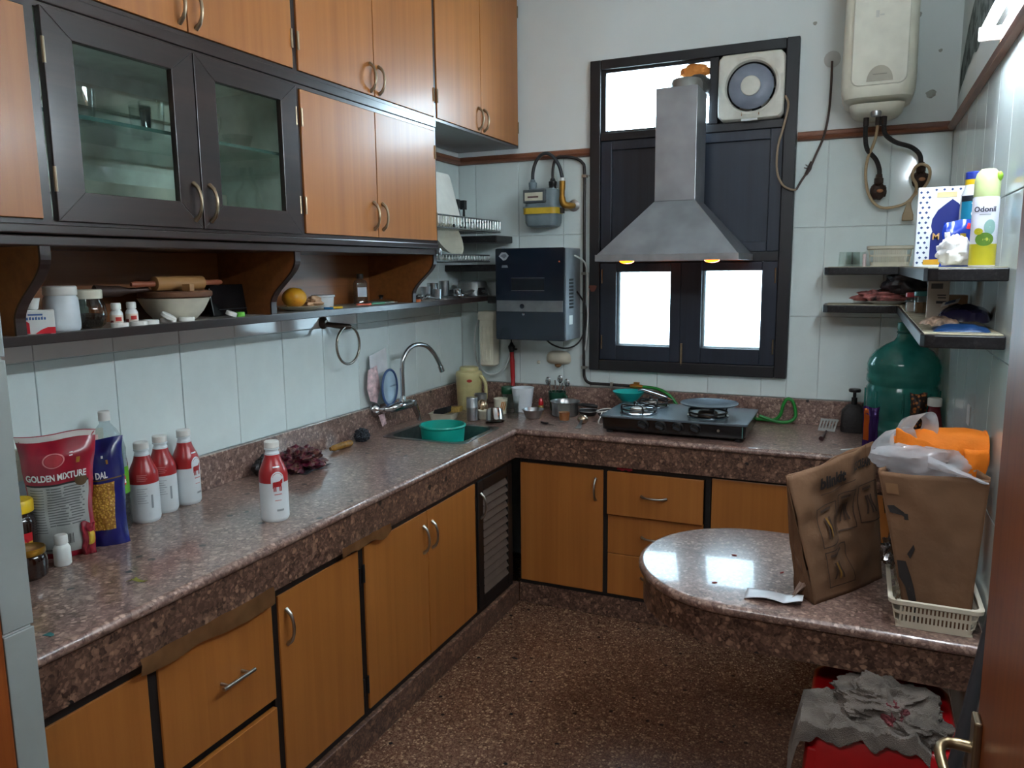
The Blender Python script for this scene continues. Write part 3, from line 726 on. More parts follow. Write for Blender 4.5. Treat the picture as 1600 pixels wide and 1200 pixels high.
P('duct_collar', MB().lathe([(.07, 0), (.07, .035), (.062, .05), (0, .055)], 24, (1.245, -.17, 2.352)), M('dull_aluminium', (140, 138, 134), .5, .8), hd, smooth=True)
P('duct_elbow', MB().tube([(1.262, -.14, 2.33), (1.27, -.10, 2.38), (1.275, -.03, 2.40), (1.275, .03, 2.40)], .052, 16, smooth=4), M('foil_duct', (110, 108, 106), .45, .8, bmp=.6), hd, smooth=True)
for x in (1.058, 1.425):
    P('lamp', MB().ball((x, -.445, 1.606), (.032, .032, .012), 20, 8), M('orange_hood_lamp', (255, 160, 70), .3, emit=(255, 112, 14), es=2.0), hd, smooth=True)
def fm(d): return 1+.35*noise.noise(d*2.5)
S('sealing_foam', MB().ball((1.25, .0, 2.472), (.07, .02, .033), 24, 12, fm), M('rusty_foam', (206, 128, 56), .85, bmp=.6), 'rusty orange sealing foam around the hood duct in the ventilator', 'foam', (1.25, .0, 2.44), world=True, smooth=True)

# water purifier
NAVY = M('navy_gloss_plastic', (16, 28, 42), .22, coat=.3)
wp = T('water_purifier', 'dark navy wall-mounted water purifier with a silver band', 'water purifier', (.5, -.12, 1.222), world=True)
FY = -.225
P('body', MB().prism(rrect(.318, .69, 1.222, 1.676, .006, 3), FY+.012, -.004, 'y'), M('purifier_grey', (128, 134, 138), .4), wp, bev=.002)
P('front_cover', MB().prism(rrect(.315, .686, 1.222, 1.678, .008, 3), FY, FY+.012, 'y'), NAVY, wp, bev=.003)
P('silver_band', MB().box(.321, .678, FY-.004, FY+.002, 1.365, 1.42), M('brushed_band', (150, 152, 154), .28, .9), wp, bev=.001)
lf = plane_fn((.5, FY, 1.5), (1, 0, 0), (0, 0, 1))
P('display_line', MB().box(.402, .58, FY-.002, FY, 1.53, 1.5325), STEEL, wp); P('display_line', MB().box(.402, .58, FY-.002, FY, 1.468, 1.4705), STEEL, wp)
P('display', MB().box(.402, .58, FY-.0012, FY, 1.4715, 1.529), M('display_black', (12, 20, 28), .3), wp)
decal('logo', [(-.165, .14), (-.15, .158), (-.125, .158), (-.11, .142), (-.125, .122), (-.14, .118)], M('logo_silver', (170, 174, 178), .4), wp, lf)
decal('logo_shade', [(-.155, .14), (-.145, .149), (-.128, .15), (-.12, .14), (-.135, .128)], M('logo_grey', (104, 110, 116), .4), wp, plane_fn((.5, FY-.0008, 1.5), (1, 0, 0), (0, 0, 1)))
decal('small_print', [(-.15, .083), (-.115, .083), (-.118, .095), (-.147, .095)], M('logo_grey', (104, 110, 116), .4), wp, lf)
P('badge', MB().lathe([(0, 0), (.012, 0), (.012, .003), (0, .004)], 18).mv(lambda p: V((.462+p.x, FY-.004-p.z, 1.392+p.y))), NAVY, wp, smooth=True)
P('keyhole', MB().lathe([(0, 0), (.007, 0), (.007, .003), (0, .004)], 14).mv(lambda p: V((.468+p.x, FY-p.z, 1.352+p.y))), CHROME, wp, smooth=True)
P('red_light', MB().box(.655, .662, FY-.001, FY, 1.607, 1.614), M('dim_led', (190, 90, 50), .3), wp)
for i in range(9): P('vent_slot', MB().box(.689, .6912, -.17, -.11, 1.38+.017*i, 1.39+.017*i), BLACKP, wp)
P('side_label', MB().box(.6895, .6908, -.17, -.12, 1.30, 1.345), WHITEP, wp)
# sediment filter to its left
sf = T('filter_cartridge', 'white upright sediment filter housing left of the water purifier', 'filter', (.205, -.07, 1.06), world=True)
P('bowl', MB().lathe([(.0, 0), (.036, 0), (.043, .008), (.045, .2), (.045, .245)], 24, (.205, -.075, 1.065), sq=5), CREAMP, sf, smooth=True)
P('head', MB().lathe([(.05, 0), (.053, .004), (.053, .036), (.048, .046), (0, .047)], 24, (.205, -.075, 1.31), sq=5), CREAMP, sf, smooth=True)
for k in (-.022, 0, .022): P('rib', MB().box(.205+k-.002, .205+k+.002, -.124, -.118, 1.09, 1.28), CREAMP, sf)
P('inlet_pipe', MB().tube([(.155, -.075, 1.33), (.125, -.07, 1.28), (.105, -.06, 1.18), (.115, -.05, 1.08), (.16, -.045, 1.02), (.22, -.04, 1.015), (.28, -.035, 1.06), (.31, -.03, 1.16), (.335, -.03, 1.23)], .005, 8, smooth=6), M('clear_grey_tube', (196, 200, 198), .35), sf, smooth=True)
S('power_cable', MB().tube([(.53, -.10, 1.225), (.57, -.09, 1.19), (.63, -.06, 1.17), (.69, -.04, 1.195), (.725, -.03, 1.27), (.73, -.03, 1.36), (.715, -.03, 1.41), (.692, -.06, 1.46)], .0045, 8, smooth=6), RUBBER, 'black cable looping under the right side of the water purifier', 'cable', (.65, -.06, 1.17), world=True, smooth=True)
S('outlet_tube', MB().tube([(.70, -.12, 1.64), (.735, -.06, 1.60), (.75-.012, -.025, 1.50), (.738, -.02, 1.40), (.735, -.02, 1.30), (.725, -.02, 1.18), (.70, -.02, 1.12)], .0045, 8, smooth=6), M('white_tubing', (206, 208, 204), .4), 'thin white water tube bending past the right of the water purifier', 'tube', (.735, -.04, 1.12), world=True, smooth=True)
# plug with red flex
pl = T('red_flex', 'red cord with a black plug hanging below the water purifier', 'cable', (.318, -.035, .97), world=True)
P('plug', MB().lathe([(.009, 0), (.014, .006), (.017, .02), (.019, .034), (.013, .04), (.006, .055)], 16, (.315, -.035, 1.135)).box(.33, .345, -.045, -.028, 1.148, 1.158), BLACKP, pl, smooth=True)
P('red_sleeve', MB().tube([(.316, -.035, 1.14), (.319, -.036, 1.09), (.322, -.04, 1.03), (.326, -.045, .98), (.328, -.06, .93), (.33, -.075, .89)], [.011, .013, .0125, .011, .011, .0105], 12, smooth=4), REDP, pl, smooth=True)
P('cord', MB().tube([(.315, -.035, 1.185), (.314, -.04, 1.224)], .004, 8), RUBBER, pl)
# cream wall holder to the right of it
def dish(u, v):
    a = u*2*PI; r = v; x = .575+.068*r*math.copysign(abs(math.cos(a))**.6, math.cos(a))*(1-.12*math.sin(a)); z = 1.115+.036*r*math.copysign(abs(math.sin(a))**.7, math.sin(a))
    return (x, -.012-.03*(1-r**3), z)
wh = T('wall_soap_holder', 'cream plastic holder on the tiles below the water purifier', 'holder', (.575, -.02, 1.07), world=True)
P('shell', MB().grid(dish, 32, 6), M('yellowed_cream', (204, 196, 176), .5, vary=.06), wh, smooth=True)
P('nozzle', MB().lathe([(.018, 0), (.016, -.01), (.008, -.016), (0, -.017)], 14, (.578, -.03, 1.082)), M('brown_rust', (140, 104, 66), .6), wh, smooth=True)
S('wall_hook', MB().lathe([(0, 0), (.009, 0), (.009, .006), (.004, .012), (0, .013)], 12).mv(lambda p: V((.458+p.x, -.0005-p.z, 1.085+p.y))), CREAMP, 'tiny cream hook on the tiles left of the cream holder', 'hook', (.458, -.005, 1.08), world=True, smooth=True)

# gas meter
MG = M('meter_grey', (112, 126, 132), .45, vary=.06)
gm = T('gas_meter', 'grey domestic gas meter with a yellow band near the ceiling trim', 'gas meter', (.52, -.07, 1.785), world=True)
def rr(z, g=0, r=.03): return [(x, y, z) for x, y in rrect(.43-g, .60+g, -.125-g, -.012, r, 5)]
P('lower_case', MB().loft([rr(1.785, -.018), rr(1.79, -.006), rr(1.805, 0), rr(1.85, .002)]), MG, gm, smooth=True)
P('yellow_band', MB().loft([rr(1.848, .008), rr(1.878, .008)]), M('meter_yellow', (206, 170, 44), .45), gm, smooth=True)
P('flange', MB().loft([rr(1.878, .01), rr(1.885, .01)]), MG, gm, smooth=True)
P('upper_case', MB().loft([rr(1.885, .0), rr(1.955, -.002), rr(1.968, -.008), rr(1.974, -.02)]), MG, gm, smooth=True)
P('index_window', MB().box(.432, .552, -.137, -.122, 1.902, 1.966), M('meter_window_frame', (74, 82, 86), .3), gm, bev=.003)
P('index_plate', MB().box(.442, .538, -.1385, -.136, 1.912, 1.952), M('meter_plate', (206, 202, 180), .5), gm)
P('index_figures', MB().box(.458, .515, -.1395, -.138, 1.926, 1.934), M('dark_print', (84, 50, 48), .6), gm)
P('clip', MB().box(.603, .622, -.08, -.05, 1.85, 1.877), M('dark_metal', (60, 54, 48), .5, .5), gm)
for x in (.458, .566): P('inlet_boss', MB().lathe([(.02, 0), (.018, .012), (.02, .016), (.021, .034), (.015, .038), (.011, .05)], 16, (x, -.07, 1.972)), MG if x < .5 else BLACKP, gm, smooth=True)
HOSE = M('dark_hose', (52, 54, 58), .5, .3)
P('flexible_hose', MB().tube([(.458, -.07, 2.02), (.46, -.07, 2.06), (.475, -.072, 2.105), (.505, -.075, 2.138), (.54, -.075, 2.145), (.575, -.072, 2.12), (.60, -.068, 2.08), (.612, -.065, 2.035), (.614, -.06, 2.01)], .0085, 12, smooth=6), HOSE, gm, smooth=True)
BR = M('painted_brass', (170, 122, 48), .4, .7)
P('valve_elbow', MB().tube([(.614, -.06, 2.012), (.613, -.06, 1.96), (.613, -.058, 1.915), (.622, -.05, 1.893), (.645, -.035, 1.888), (.655, -.003, 1.89)], [.015, .013, .016, .018, .016, .014], 14, smooth=4), BR, gm, smooth=True)
P('collar', MB().lathe([(.017, 0), (.017, .015)], 16, (.614, -.06, 2.008)), WHITEP, gm)
P('wall_flange', MB().lathe([(0, 0), (.03, 0), (.03, .006), (.02, .01), (0, .01)], 20).mv(lambda p: V((.655+p.x, -.0005-p.z, 1.89+p.y))), STEEL, gm, smooth=True)
# copper gas line
gp_ = T('gas_pipe', 'thin dark gas pipe running down beside the window and along the counter', 'pipe', (.716, -.02, .99), world=True)
PIPE = M('dark_gas_pipe', (54, 50, 50), .4, .6)
P('pipe', MB().tube([(.566, -.07, 2.02), (.567, -.068, 2.07), (.575, -.05, 2.118), (.61, -.04, 2.128), (.67, -.03, 2.118), (.705, -.022, 2.095), (.716, -.02, 2.05), (.716, -.02, 1.8), (.716, -.02, 1.4), (.716, -.02, 1.08), (.722, -.02, 1.015), (.75, -.03, .992), (.80, -.03, .99), (.98, -.03, .988)], .0075, 10, smooth=4), PIPE, gp_, smooth=True)
for z in (2.03, 1.55, 1.07): P('pipe_clip', MB().box(.704, .728, -.03, -.0005, z-.007, z+.007).lathe([(0, 0), (.005, 0), (.005, .004), (0, .004)], 8, (.734, -.008, z)), NICKEL, gp_, bev=.001)
P('pipe_clip', MB().box(.862, .876, -.038, -.0205, .974, 1.002), NICKEL, gp_, bev=.001)
P('gas_tap', MB().tube([(.965, -.03, .988), (.99, -.03, .988), (1.03, -.03, .986)], [.009, .014, .009], 12).box(.985, 1.012, -.038, -.022, .998, 1.008), M('orange_brass', (176, 116, 50), .4, .7), gp_, smooth=True)
GH = M('green_rubber_hose', (30, 128, 48), .4)
S('gas_hose', MB().tube([(1.03, -.03, .986), (1.08, -.035, .985), (1.13, -.045, .975), (1.18, -.05, .945), (1.22, -.052, .90), (1.30, -.05, .875), (1.45, -.04, .866), (1.62, -.04, .863), (1.665, -.045, .868), (1.69, -.048, .895), (1.70, -.05, .94), (1.715, -.05, .968), (1.735, -.05, .965), (1.75, -.05, .935), (1.755, -.055, .89), (1.73, -.07, .867), (1.68, -.085, .866), (1.615, -.09, .885), (1.60, -.09, .89)], .0078, 10, smooth=5), GH, 'green rubber gas hose looping behind and beside the stove', 'hose', (1.4, -.06, .86), world=True, smooth=True)

# water heater
WH = M('heater_cream_white', (222, 218, 200), .32, vary=.03)
gy = T('water_heater', 'tall cream electric water heater hung on the back wall', 'water heater', (2.02, -.16, 2.18), world=True)
def hr(z, g, fy=-.31): return [(x, y, z) for x, y in rrect(1.885+g, 2.158-g, fy+g, -.005, .06, 6)]
P('body', MB().loft([hr(2.222, .035, -.29), hr(2.235, .012), hr(2.26, .002), hr(2.30, 0), hr(2.6, .004), hr(2.86, .004), hr(2.88, .012), hr(2.89, .03)]), WH, gy, smooth=True)
P('front_panel', MB().prism(rrect(1.922, 2.122, 2.275, 2.85, .03, 5), -.316, -.305, 'y'), M('heater_panel', (212, 208, 192), .3, vary=.03), gy, bev=.004)
P('half_moon_label', MB().prism([(2.025+.047*math.cos(a), 2.288+.058*math.sin(a)) for a in [PI*i/20 for i in range(21)]], -.3185, -.3155, 'y'), M('heater_label_beige', (168, 160, 142), .35), gy)
P('label_print', MB().box(2.0, 2.05, -.3192, -.3184, 2.312, 2.315), M('grey_print', (130, 124, 112), .6), gy)
P('logo_mark', MB().box(2.0, 2.012, -.3168, -.3158, 2.525, 2.55).box(2.014, 2.03, -.3168, -.3158, 2.53, 2.535), M('faint_print', (190, 188, 178), .5), gy)
P('bottom_gap', MB().loft([hr(2.214, .05, -.285), hr(2.224, .045, -.285)]), BLACKP, gy)
P('bottom_cover', MB().loft([[(x, y, z) for x, y in rrect(1.92+g, 2.123-g, -.28+g, -.03, .05, 5)] for z, g in ((2.178, .045), (2.184, .02), (2.2, .004), (2.215, 0))]), WH, gy, smooth=True)
P('thermostat_knob', MB().lathe([(0, 0), (.018, 0), (.02, .008), (.02, .02)], 18, (2.02, -.25, 2.166)), STEEL, gy, smooth=True)
for x in (1.985, 2.03, 2.052): P('inlet_stub', MB().tube([(x, -.16, 2.19), (x, -.16, 2.145)], .011, 12), M('rusty_black', (46, 36, 32), .6), gy)
DKH = M('braided_dark_hose', (46, 44, 44), .45, .3, vary=.2, vs=200)
def elbow(nm, label, x, z):
    t = T(nm, label, 'pipe fitting', (x, -.03, z), world=True)
    RB = M('corroded_brass', (62, 46, 38), .6, .5, bmp=.5)
    P('nut', MB().lathe([(.012, .045), (.014, .03), (.018, .028), (.018, .008), (.013, 0)], 8, (x, -.05, z)), RB, t)
    P('elbow', MB().ball((x, -.035, z-.025), (.033, .026, .036), 16, 10, lambda d: 1+.3*noise.noise(d*3+V((x, 0, 0)))), RB, t, smooth=True)
    P('rust_mark', MB().ball((x+.006, -.06, z-.025), (.013, .006, .008), 10, 6), M('rust_spot', (150, 104, 70), .7), t, smooth=True)
    P('wall_pipe', MB().tube([(x, -.03, z-.02), (x, -.0005, z-.02)], .02, 12), RB, t)
elbow('wall_elbow', 'corroded pipe elbow on the tiles under the water heater, left one', 2.047, 1.915)
elbow('wall_elbow', 'corroded pipe elbow under the water heater, right one behind the looped cable', 2.204, 1.955)
S('heater_hose', MB().tube([(1.985, -.16, 2.15), (1.985, -.14, 2.11), (1.995, -.10, 2.06), (2.03, -.07, 2.02), (2.046, -.055, 1.98), (2.047, -.05, 1.95)], .0095, 12, smooth=6), DKH, 'dark braided hose from the water heater to the left elbow', 'hose', (2.0, -.1, 1.95), world=True, smooth=True)
S('heater_hose', MB().tube([(2.052, -.16, 2.15), (2.06, -.14, 2.11), (2.10, -.11, 2.08), (2.16, -.08, 2.06), (2.195, -.06, 2.03), (2.203, -.05, 1.99)], .0095, 12, smooth=6), DKH, 'dark braided hose from the water heater curving to the right elbow', 'hose', (2.12, -.1, 1.99), world=True, smooth=True)
cb = T('heater_cable', 'cream power cable hanging in a loop below the water heater', 'cable', (2.1, -.05, 1.79), world=True)
P('cable', MB().tube([(2.03, -.16, 2.15), (2.022, -.12, 2.09), (1.998, -.08, 2.02), (1.995, -.06, 1.95), (2.01, -.05, 1.88), (2.04, -.045, 1.835), (2.08, -.045, 1.818), (2.15, -.045, 1.832), (2.185, -.05, 1.87), (2.19, -.075, 1.905), (2.172, -.085, 1.94), (2.18, -.085, 1.975), (2.205, -.085, 1.988), (2.232, -.085, 1.97), (2.235, -.08, 1.93), (2.215, -.07, 1.89), (2.18, -.05, 1.86), (2.166, -.045, 1.82)], .0062, 10, smooth=6), M('cream_cable', (176, 152, 118), .5), cb, smooth=True)
P('plug', MB().loft([[(2.166+sx*a, -.045+sy*.014, z) for sx, sy in ((-1, -1), (1, -1), (1, 1), (-1, 1))] for a, z in ((.008, 1.84), (.012, 1.815), (.021, 1.785), (.022, 1.762))]), M('tan_plug', (158, 136, 104), .5), cb, bev=.004)
# fan wire
fwire = T('fan_wire', 'brown wire hanging from the exhaust fan up to the wall rose', 'cable', (1.72, -.04, 1.91), world=True)
P('wire', MB().tube([(1.653, -.04, 2.32), (1.668, -.045, 2.28), (1.655, -.05, 2.2), (1.632, -.055, 2.1), (1.632, -.055, 2.0), (1.655, -.055, 1.94), (1.69, -.05, 1.915), (1.715, -.045, 1.912)], .005, 8, smooth=5), M('tan_wire', (150, 128, 104), .5), fwire, smooth=True)
P('wire', MB().tube([(1.715, -.045, 1.912), (1.735, -.04, 1.95), (1.768, -.035, 2.005), (1.79, -.03, 2.06), (1.82, -.03, 2.14), (1.835, -.03, 2.24), (1.838, -.02, 2.36), (1.837, -.015, 2.45)], .005, 8, smooth=5), M('dark_brown_wire', (66, 48, 42), .5), fwire, smooth=True)
P('frayed_joint', MB().tube([(1.752, -.04, 1.975), (1.765, -.038, 2.0), (1.775, -.036, 2.03)], [.007, .01, .007], 8).tube([(1.765, -.038, 2.0), (1.745, -.05, 2.005)], .002, 5).tube([(1.768, -.038, 2.006), (1.75, -.048, 2.018)], .002, 5), M('insulating_tape', (52, 36, 32), .6), fwire, smooth=True)
P('wall_rose', MB().lathe([(0, 0), (.034, 0), (.034, .006), (.022, .012), (0, .013)], 24).mv(lambda p: V((1.837+p.x, .0065-p.z, 2.462+p.y))), M('painted_rose', (202, 204, 200), .6), fwire, smooth=True)

# towel ring
tr_ = T('towel_ring', 'antique steel towel ring on the tiles beneath the open shelf', 'towel ring', (.04, -1.17, 1.22), world=True)
ANT = M('dull_antique_metal', (96, 88, 82), .35, .9)
P('wall_plate', MB().lathe([(0, 0), (.026, 0), (.026, .005), (.016, .012), (.012, .02), (0, .021)], 20).mv(lambda p: V((p.z+.0005, -1.215+p.x, 1.368+p.y))), ANT, tr_, smooth=True)
P('arm', MB().tube([(.015, -1.215, 1.362), (.045, -1.19, 1.356), (.07, -1.165, 1.35), (.078, -1.15, 1.349)], [.011, .012, .013, .012], 12, smooth=3).ball((.08, -1.146, 1.349), .011, 14, 8), ANT, tr_, smooth=True)
P('ring', MB().ring((.075, -1.15, 1.272), .078, .0055, 'x', 40, 10).mv(lambda p: V((.075+(p.x-.075), p.y, p.z)) if True else p), M('worn_steel_ring', (150, 144, 134), .25, .95), tr_, smooth=True)

# mixer tap on the left wall
tap = T('sink_tap', 'chrome wall tap with a tall swan-neck spout above the sink', 'tap', (.06, -.83, .93), world=True)
P('wall_flange', MB().lathe([(0, 0), (.034, 0), (.032, .012), (.018, .024), (.013, .03)], 24).mv(lambda p: V((.0205+p.z, -.90+p.x, .955+p.y))), CHROME, tap, smooth=True)
P('body', MB().tube([(.03, -.90, .955), (.07, -.895, .957), (.105, -.87, .962), (.12, -.83, .966), (.12, -.77, .965), (.12, -.745, .965)], [.012, .016, .021, .022, .021, .017], 16, smooth=4).lathe([(.016, 0), (.019, .02), (.014, .035), (.012, .045)], 16, (.12, -.815, .965)), CHROME, tap, smooth=True)
P('lever', MB().loft([[(.12+sx*w, yy+sy*.0*w, z+sy*h) for sx, sy in ((-1, -1), (1, -1), (1, 1), (-1, 1))] for yy, z, w, h in ((-.752, .968, .014, .014), (-.73, .965, .017, .014), (-.71, .94, .016, .013), (-.69, .905, .013, .01), (-.675, .872, .011, .006))]), CHROME, tap, smooth=True, bev=.003)
P('spout', MB().tube([(.12, -.815, .99), (.12, -.815, 1.05), (.12, -.815, 1.13), (.122, -.805, 1.18), (.13, -.765, 1.222), (.14, -.71, 1.235), (.15, -.645, 1.222), (.158, -.595, 1.185), (.164, -.56, 1.14), (.168, -.54, 1.105)], .0105, 14, smooth=6), CHROME, tap, smooth=True)
P('aerator', MB().tube([(.166, -.546, 1.116), (.169, -.534, 1.09)], .0135, 14), CHROME, tap, smooth=True)
# blue-rimmed oval dish and leaflets behind the tap
ov = T('oval_dish', 'pale blue oval dish with a blue rim wedged behind the tap', 'dish', (.055, -.83, .96), world=True)
def ovf(u, v):
    a = u*2*PI; return (.055+.012*v*v, -.84+.058*v*math.cos(a), 1.05+.078*v*math.sin(a))
P('plate', MB().grid(ovf, 32, 4), M('pale_blue_plastic', (168, 190, 206), .4), ov, smooth=True, solid=.003)
P('rim', MB().ring((.066, -.84, 1.065), 1, .0, 'x', 40, 8).mv(lambda p: p) if False else MB().tube([(.067, -.84+.06*math.cos(2*PI*i/40), 1.05+.08*math.sin(2*PI*i/40)) for i in range(41)], .0058, 8), M('blue_plastic_rim', (62, 88, 132), .35), ov, smooth=True)
def leaflet(label, pts, mat, th=.0015):
    cx = sum(p[1] for p in pts)/len(pts); cz = min(p[2] for p in pts)
    c = V([sum(p[k] for p in pts)/len(pts) for k in range(3)])
    mb = MB(); n = len(pts); mb.add(list(pts)+[c+V((.012, 0, .0))], [(i, (i+1) % n, n) for i in range(n)])
    return S('leaflet', mb, mat, label, 'leaflet', (pts[0][0], cx, cz), world=True, solid=th)
PK = M('pinkish_leaflet_print', (206, 176, 178), .6, vary=.22, vs=40); WPAP = M('white_leaflet', (222, 222, 224), .6, vary=.05)
leaflet('crumpled pinkish leaflet sticking out left of the oval dish', [(.032, -.955, 1.14), (.035, -.89, 1.155), (.035, -.87, 1.05), (.035, -.90, .985), (.032, -.945, 1.0), (.030, -.965, 1.06)], PK)
leaflet('white leaflet sticking up behind the swan-neck spout', [(.026, -.935, 1.20), (.026, -.80, 1.225), (.026, -.79, 1.12), (.026, -.925, 1.11)], WPAP)
leaflet('red-edged leaflet sticking out right of the oval dish', [(.03, -.78, 1.11), (.03, -.74, 1.075), (.03, -.755, .985), (.03, -.80, .975)], M('red_edged_leaflet', (200, 120, 122), .6, vary=.3, vs=30))
leaflet('small red and white paper scrap hanging under the tap body', [(.045, -.905, .93), (.05, -.865, .935), (.055, -.86, .885), (.05, -.885, .875)], PK)
# switch plates
def plate(nm, label, x, y, z, w, h):
    t = T(nm, label, 'switch', (x, y, z), world=True)
    P('plate', MB().box(x, x+.012, y-w/2, y+w/2, z, z+h), CREAMP, t, bev=.003)
    for k in (-1, 1): P('switch_key', MB().box(x+.012, x+.017, y+k*w*.22-.012, y+k*w*.22+.012, z+h*.3, z+h*.7), CREAMP, t, bev=.002)
plate('switch_plate', 'cream switch plate half hidden behind the snack packets', .0005, -2.335, 1.05, .15, .085)
plate('switch_plate', 'cream switch plate above the dark jars by the entrance', .0005, -2.548, 1.04, .09, .085)
S('adhesive_patch', MB().prism(rrect(-1.165, -1.105, 1.10, 1.16, .008, 3), XR-.004, XR-.0005, 'x'), M('translucent_white_patch', (206, 204, 200), .4), 'square white adhesive patch on the right wall above the bags', 'patch', (XR-.004, -1.135, 1.10), world=True)

# ================================================================ corner shelves
SHD = granite('black_granite', (14, 13, 15), (24, 22, 25), (52, 48, 50), 70, .3); SHT = M('dusty_shelf_top', (176, 168, 144), .7, vary=.15, vs=30)
def lshelf(label, z, yend, x0, right=True):
    t = T('corner_shelf', label, 'shelf', (2.1, -.1, z), world=True)
    xi = 2.14
    poly = [(x0+.02, -.2), (xi, -.2)] + [(xi, yend+.03), (xi+.009, yend+.009), (xi+.03, yend)] + [(XR-.001, yend), (XR-.001, -.0005), (x0, -.0005), (x0, -.18)]
    P('slab', MB().prism(poly, z-.034, z-.002, 'z'), SHD, t, bev=.003)
    P('dusty_top', MB().prism([(x0+.015, -.19), (xi+.008, -.19), (xi+.008, yend+.02), (XR-.003, yend+.02), (XR-.003, -.003), (x0+.015, -.003)], z-.002, z, 'z'), SHT, t)
    return t
SZ1, SZ2 = 1.572, 1.412
lshelf('upper black granite corner shelf on the right wall, holding the spray can', SZ1, -1.63, 1.853)
lshelf('lower black granite corner shelf on the right wall, above the water jug', SZ2, -1.66, 1.855)
# ================================================================ things on the counter
CZ = .8502
def bottle_lathe(prof, n=28): return MB().lathe(prof, n)
MILKW = M('milky_bottle_plastic', (214, 220, 222), .35, vary=.02, sss=.1); MILKR = M('red_bottle_print', (158, 34, 36), .3, vary=.04)
CAPW = M('ribbed_white_cap', (222, 220, 214), .4)
PALEP = M('pale_pink_print', (196, 120, 118), .5); GREYPR = M('grey_small_print', (150, 156, 160), .5)
def milk_profile(z):     # radius at height z
    if z < .012: return .036+.005*math.sin(z/.012*PI/2)
    if z < .135: return .041
    t = min(1, (z-.135)/.068); return .041-.0205*(t*t*(3-2*t))
def milk(label, x, y, face, front):
    t = T('milk_bottle', label, 'bottle', (x, y, CZ), face, 'red and white milk bottles on the left counter')
    zs = [0, .004, .008, .012]+[.012+.123*i/6 for i in range(1, 7)]+[.135+.068*i/10 for i in range(1, 11)]
    P('body', MB().lathe([(milk_profile(z), z) for z in zs], 32), MILKW, t, smooth=True)
    P('red_sleeve', MB().lathe([(milk_profile(z)+.0005, z) for z in [.118, .124, .13]+[.135+.063*i/10 for i in range(0, 11)]], 32, closed=False), MILKR, t, smooth=True, label='red printed upper half')
    P('neck', MB().lathe([(.0205, .203), (.0185, .206), (.0185, .212), (.0215, .213), (.0215, .217), (.018, .218)], 24), MILKW, t, smooth=True)
    P('cap', MB().lathe([(.0, .2375), (.019, .2375), (.0212, .2355), (.0212, .219), (.02, .218)], 24), CAPW, t, smooth=True)
    def fn(u, v, w=0):
        r = milk_profile(v)+w+.0006; a = u/.041; return (r*math.cos(a), r*math.sin(a), v)
    if front:
        def patch(nm, poly, mat, off):
            cu = sum(p[0] for p in poly)/len(poly); cv = sum(p[1] for p in poly)/len(poly)
            rings = [[fn(cu+(p[0]-cu)*k, cv+(p[1]-cv)*k, off) for p in poly] for k in (.02, .25, .5, .75, 1)]
            return P(nm, MB().loft(rings, cap=False), mat, t, smooth=True)
        arch = [(-.019, .09)]+[(-.019+.0*i, .09+.04*i/4) for i in range(1, 5)]+[(-.019*math.cos(PI*i/12), .13+.022*math.sin(PI*i/12)) for i in range(1, 12)]+[(.019, .13-.04*i/4) for i in range(0, 5)]+[(.019*math.cos(PI*i/12), .09-.012*math.sin(PI*i/12)) for i in range(1, 12)]
        patch('emblem_arch', arch, MILKW, .0004)
        mb = MB()
        def quad(a, b, c, d):
            for (p0, p1, q0, q1) in ((a, b, d, c),):
                mb.grid(lambda u, v: fn((p0[0]*(1-u)+p1[0]*u)*(1-v)+(q0[0]*(1-u)+q1[0]*u)*v, (p0[1]*(1-u)+p1[1]*u)*(1-v)+(q0[1]*(1-u)+q1[1]*u)*v, .0009), 4, 1)
        quad((-.013, .107), (.010, .107), (.011, .124), (-.0125, .122))      # body of the cow
        quad((.008, .115), (.0135, .117), (.015, .131), (.007, .126))         # neck and head
        for a in (-.0125, -.008, .004, .008): quad((a, .094), (a+.003, .094), (a+.003, .108), (a, .108))
        quad((-.0145, .103), (-.0132, .103), (-.0125, .121), (-.0138, .121))  # tail
        P('cow_emblem', mb, MILKR, t, smooth=True, label='red cow emblem')
        mb2 = MB()
        for i in range(9):
            a = PI*(i+2)/12; u, v = -.0155*math.cos(a), .13+.0175*math.sin(a)
            mb2.add([fn(u-.0012, v-.001, .0009), fn(u+.0012, v-.001, .0009), fn(u+.0012, v+.001, .0009), fn(u-.0012, v+.001, .0009)], [(0, 1, 2, 3)])
        P('emblem_print', mb2, MILKR, t)
        strip('print_line', -.011, .010, .0835, .0865, PALEP, t, fn, .0012)
        strip('brand_print', -.012, .012, .163, .167, MILKW, t, fn, .0012)
        strip('print_line', -.010, .008, .066, .068, PALEP, t, fn, .0012)
        strip('print_line', -.006, .014, .034, .040, GREYPR, t, fn, .0012)
    else:
        for k in range(4): strip('print_line', -.014, .010+.004*(k % 2), .128+.0055*k, .130+.0055*k, PALEP, t, fn, .0012)
        for k in range(7): strip('print_line', -.016, .012-.004*(k % 3), .062+.007*k, .0635+.007*k, GREYPR, t, fn, .0012)
        strip('barcode', .02, .026, .045, .085, GREYPR, t, fn, .0012)
    return t
F0 = math.atan2(-1.71, 1.53)
milk('milk bottle standing alone near the front of the left counter', .445, -2.05, F0+.28, True)
milk('milk bottle against the wall, leftmost of the three in a row', .094, -2.206, -.8, False)
milk('milk bottle against the wall, middle of the three in a row', .070, -2.118, -.75, False)
milk('milk bottle against the wall, rightmost of three, white emblem at its side', .070, -2.026, .12, True)

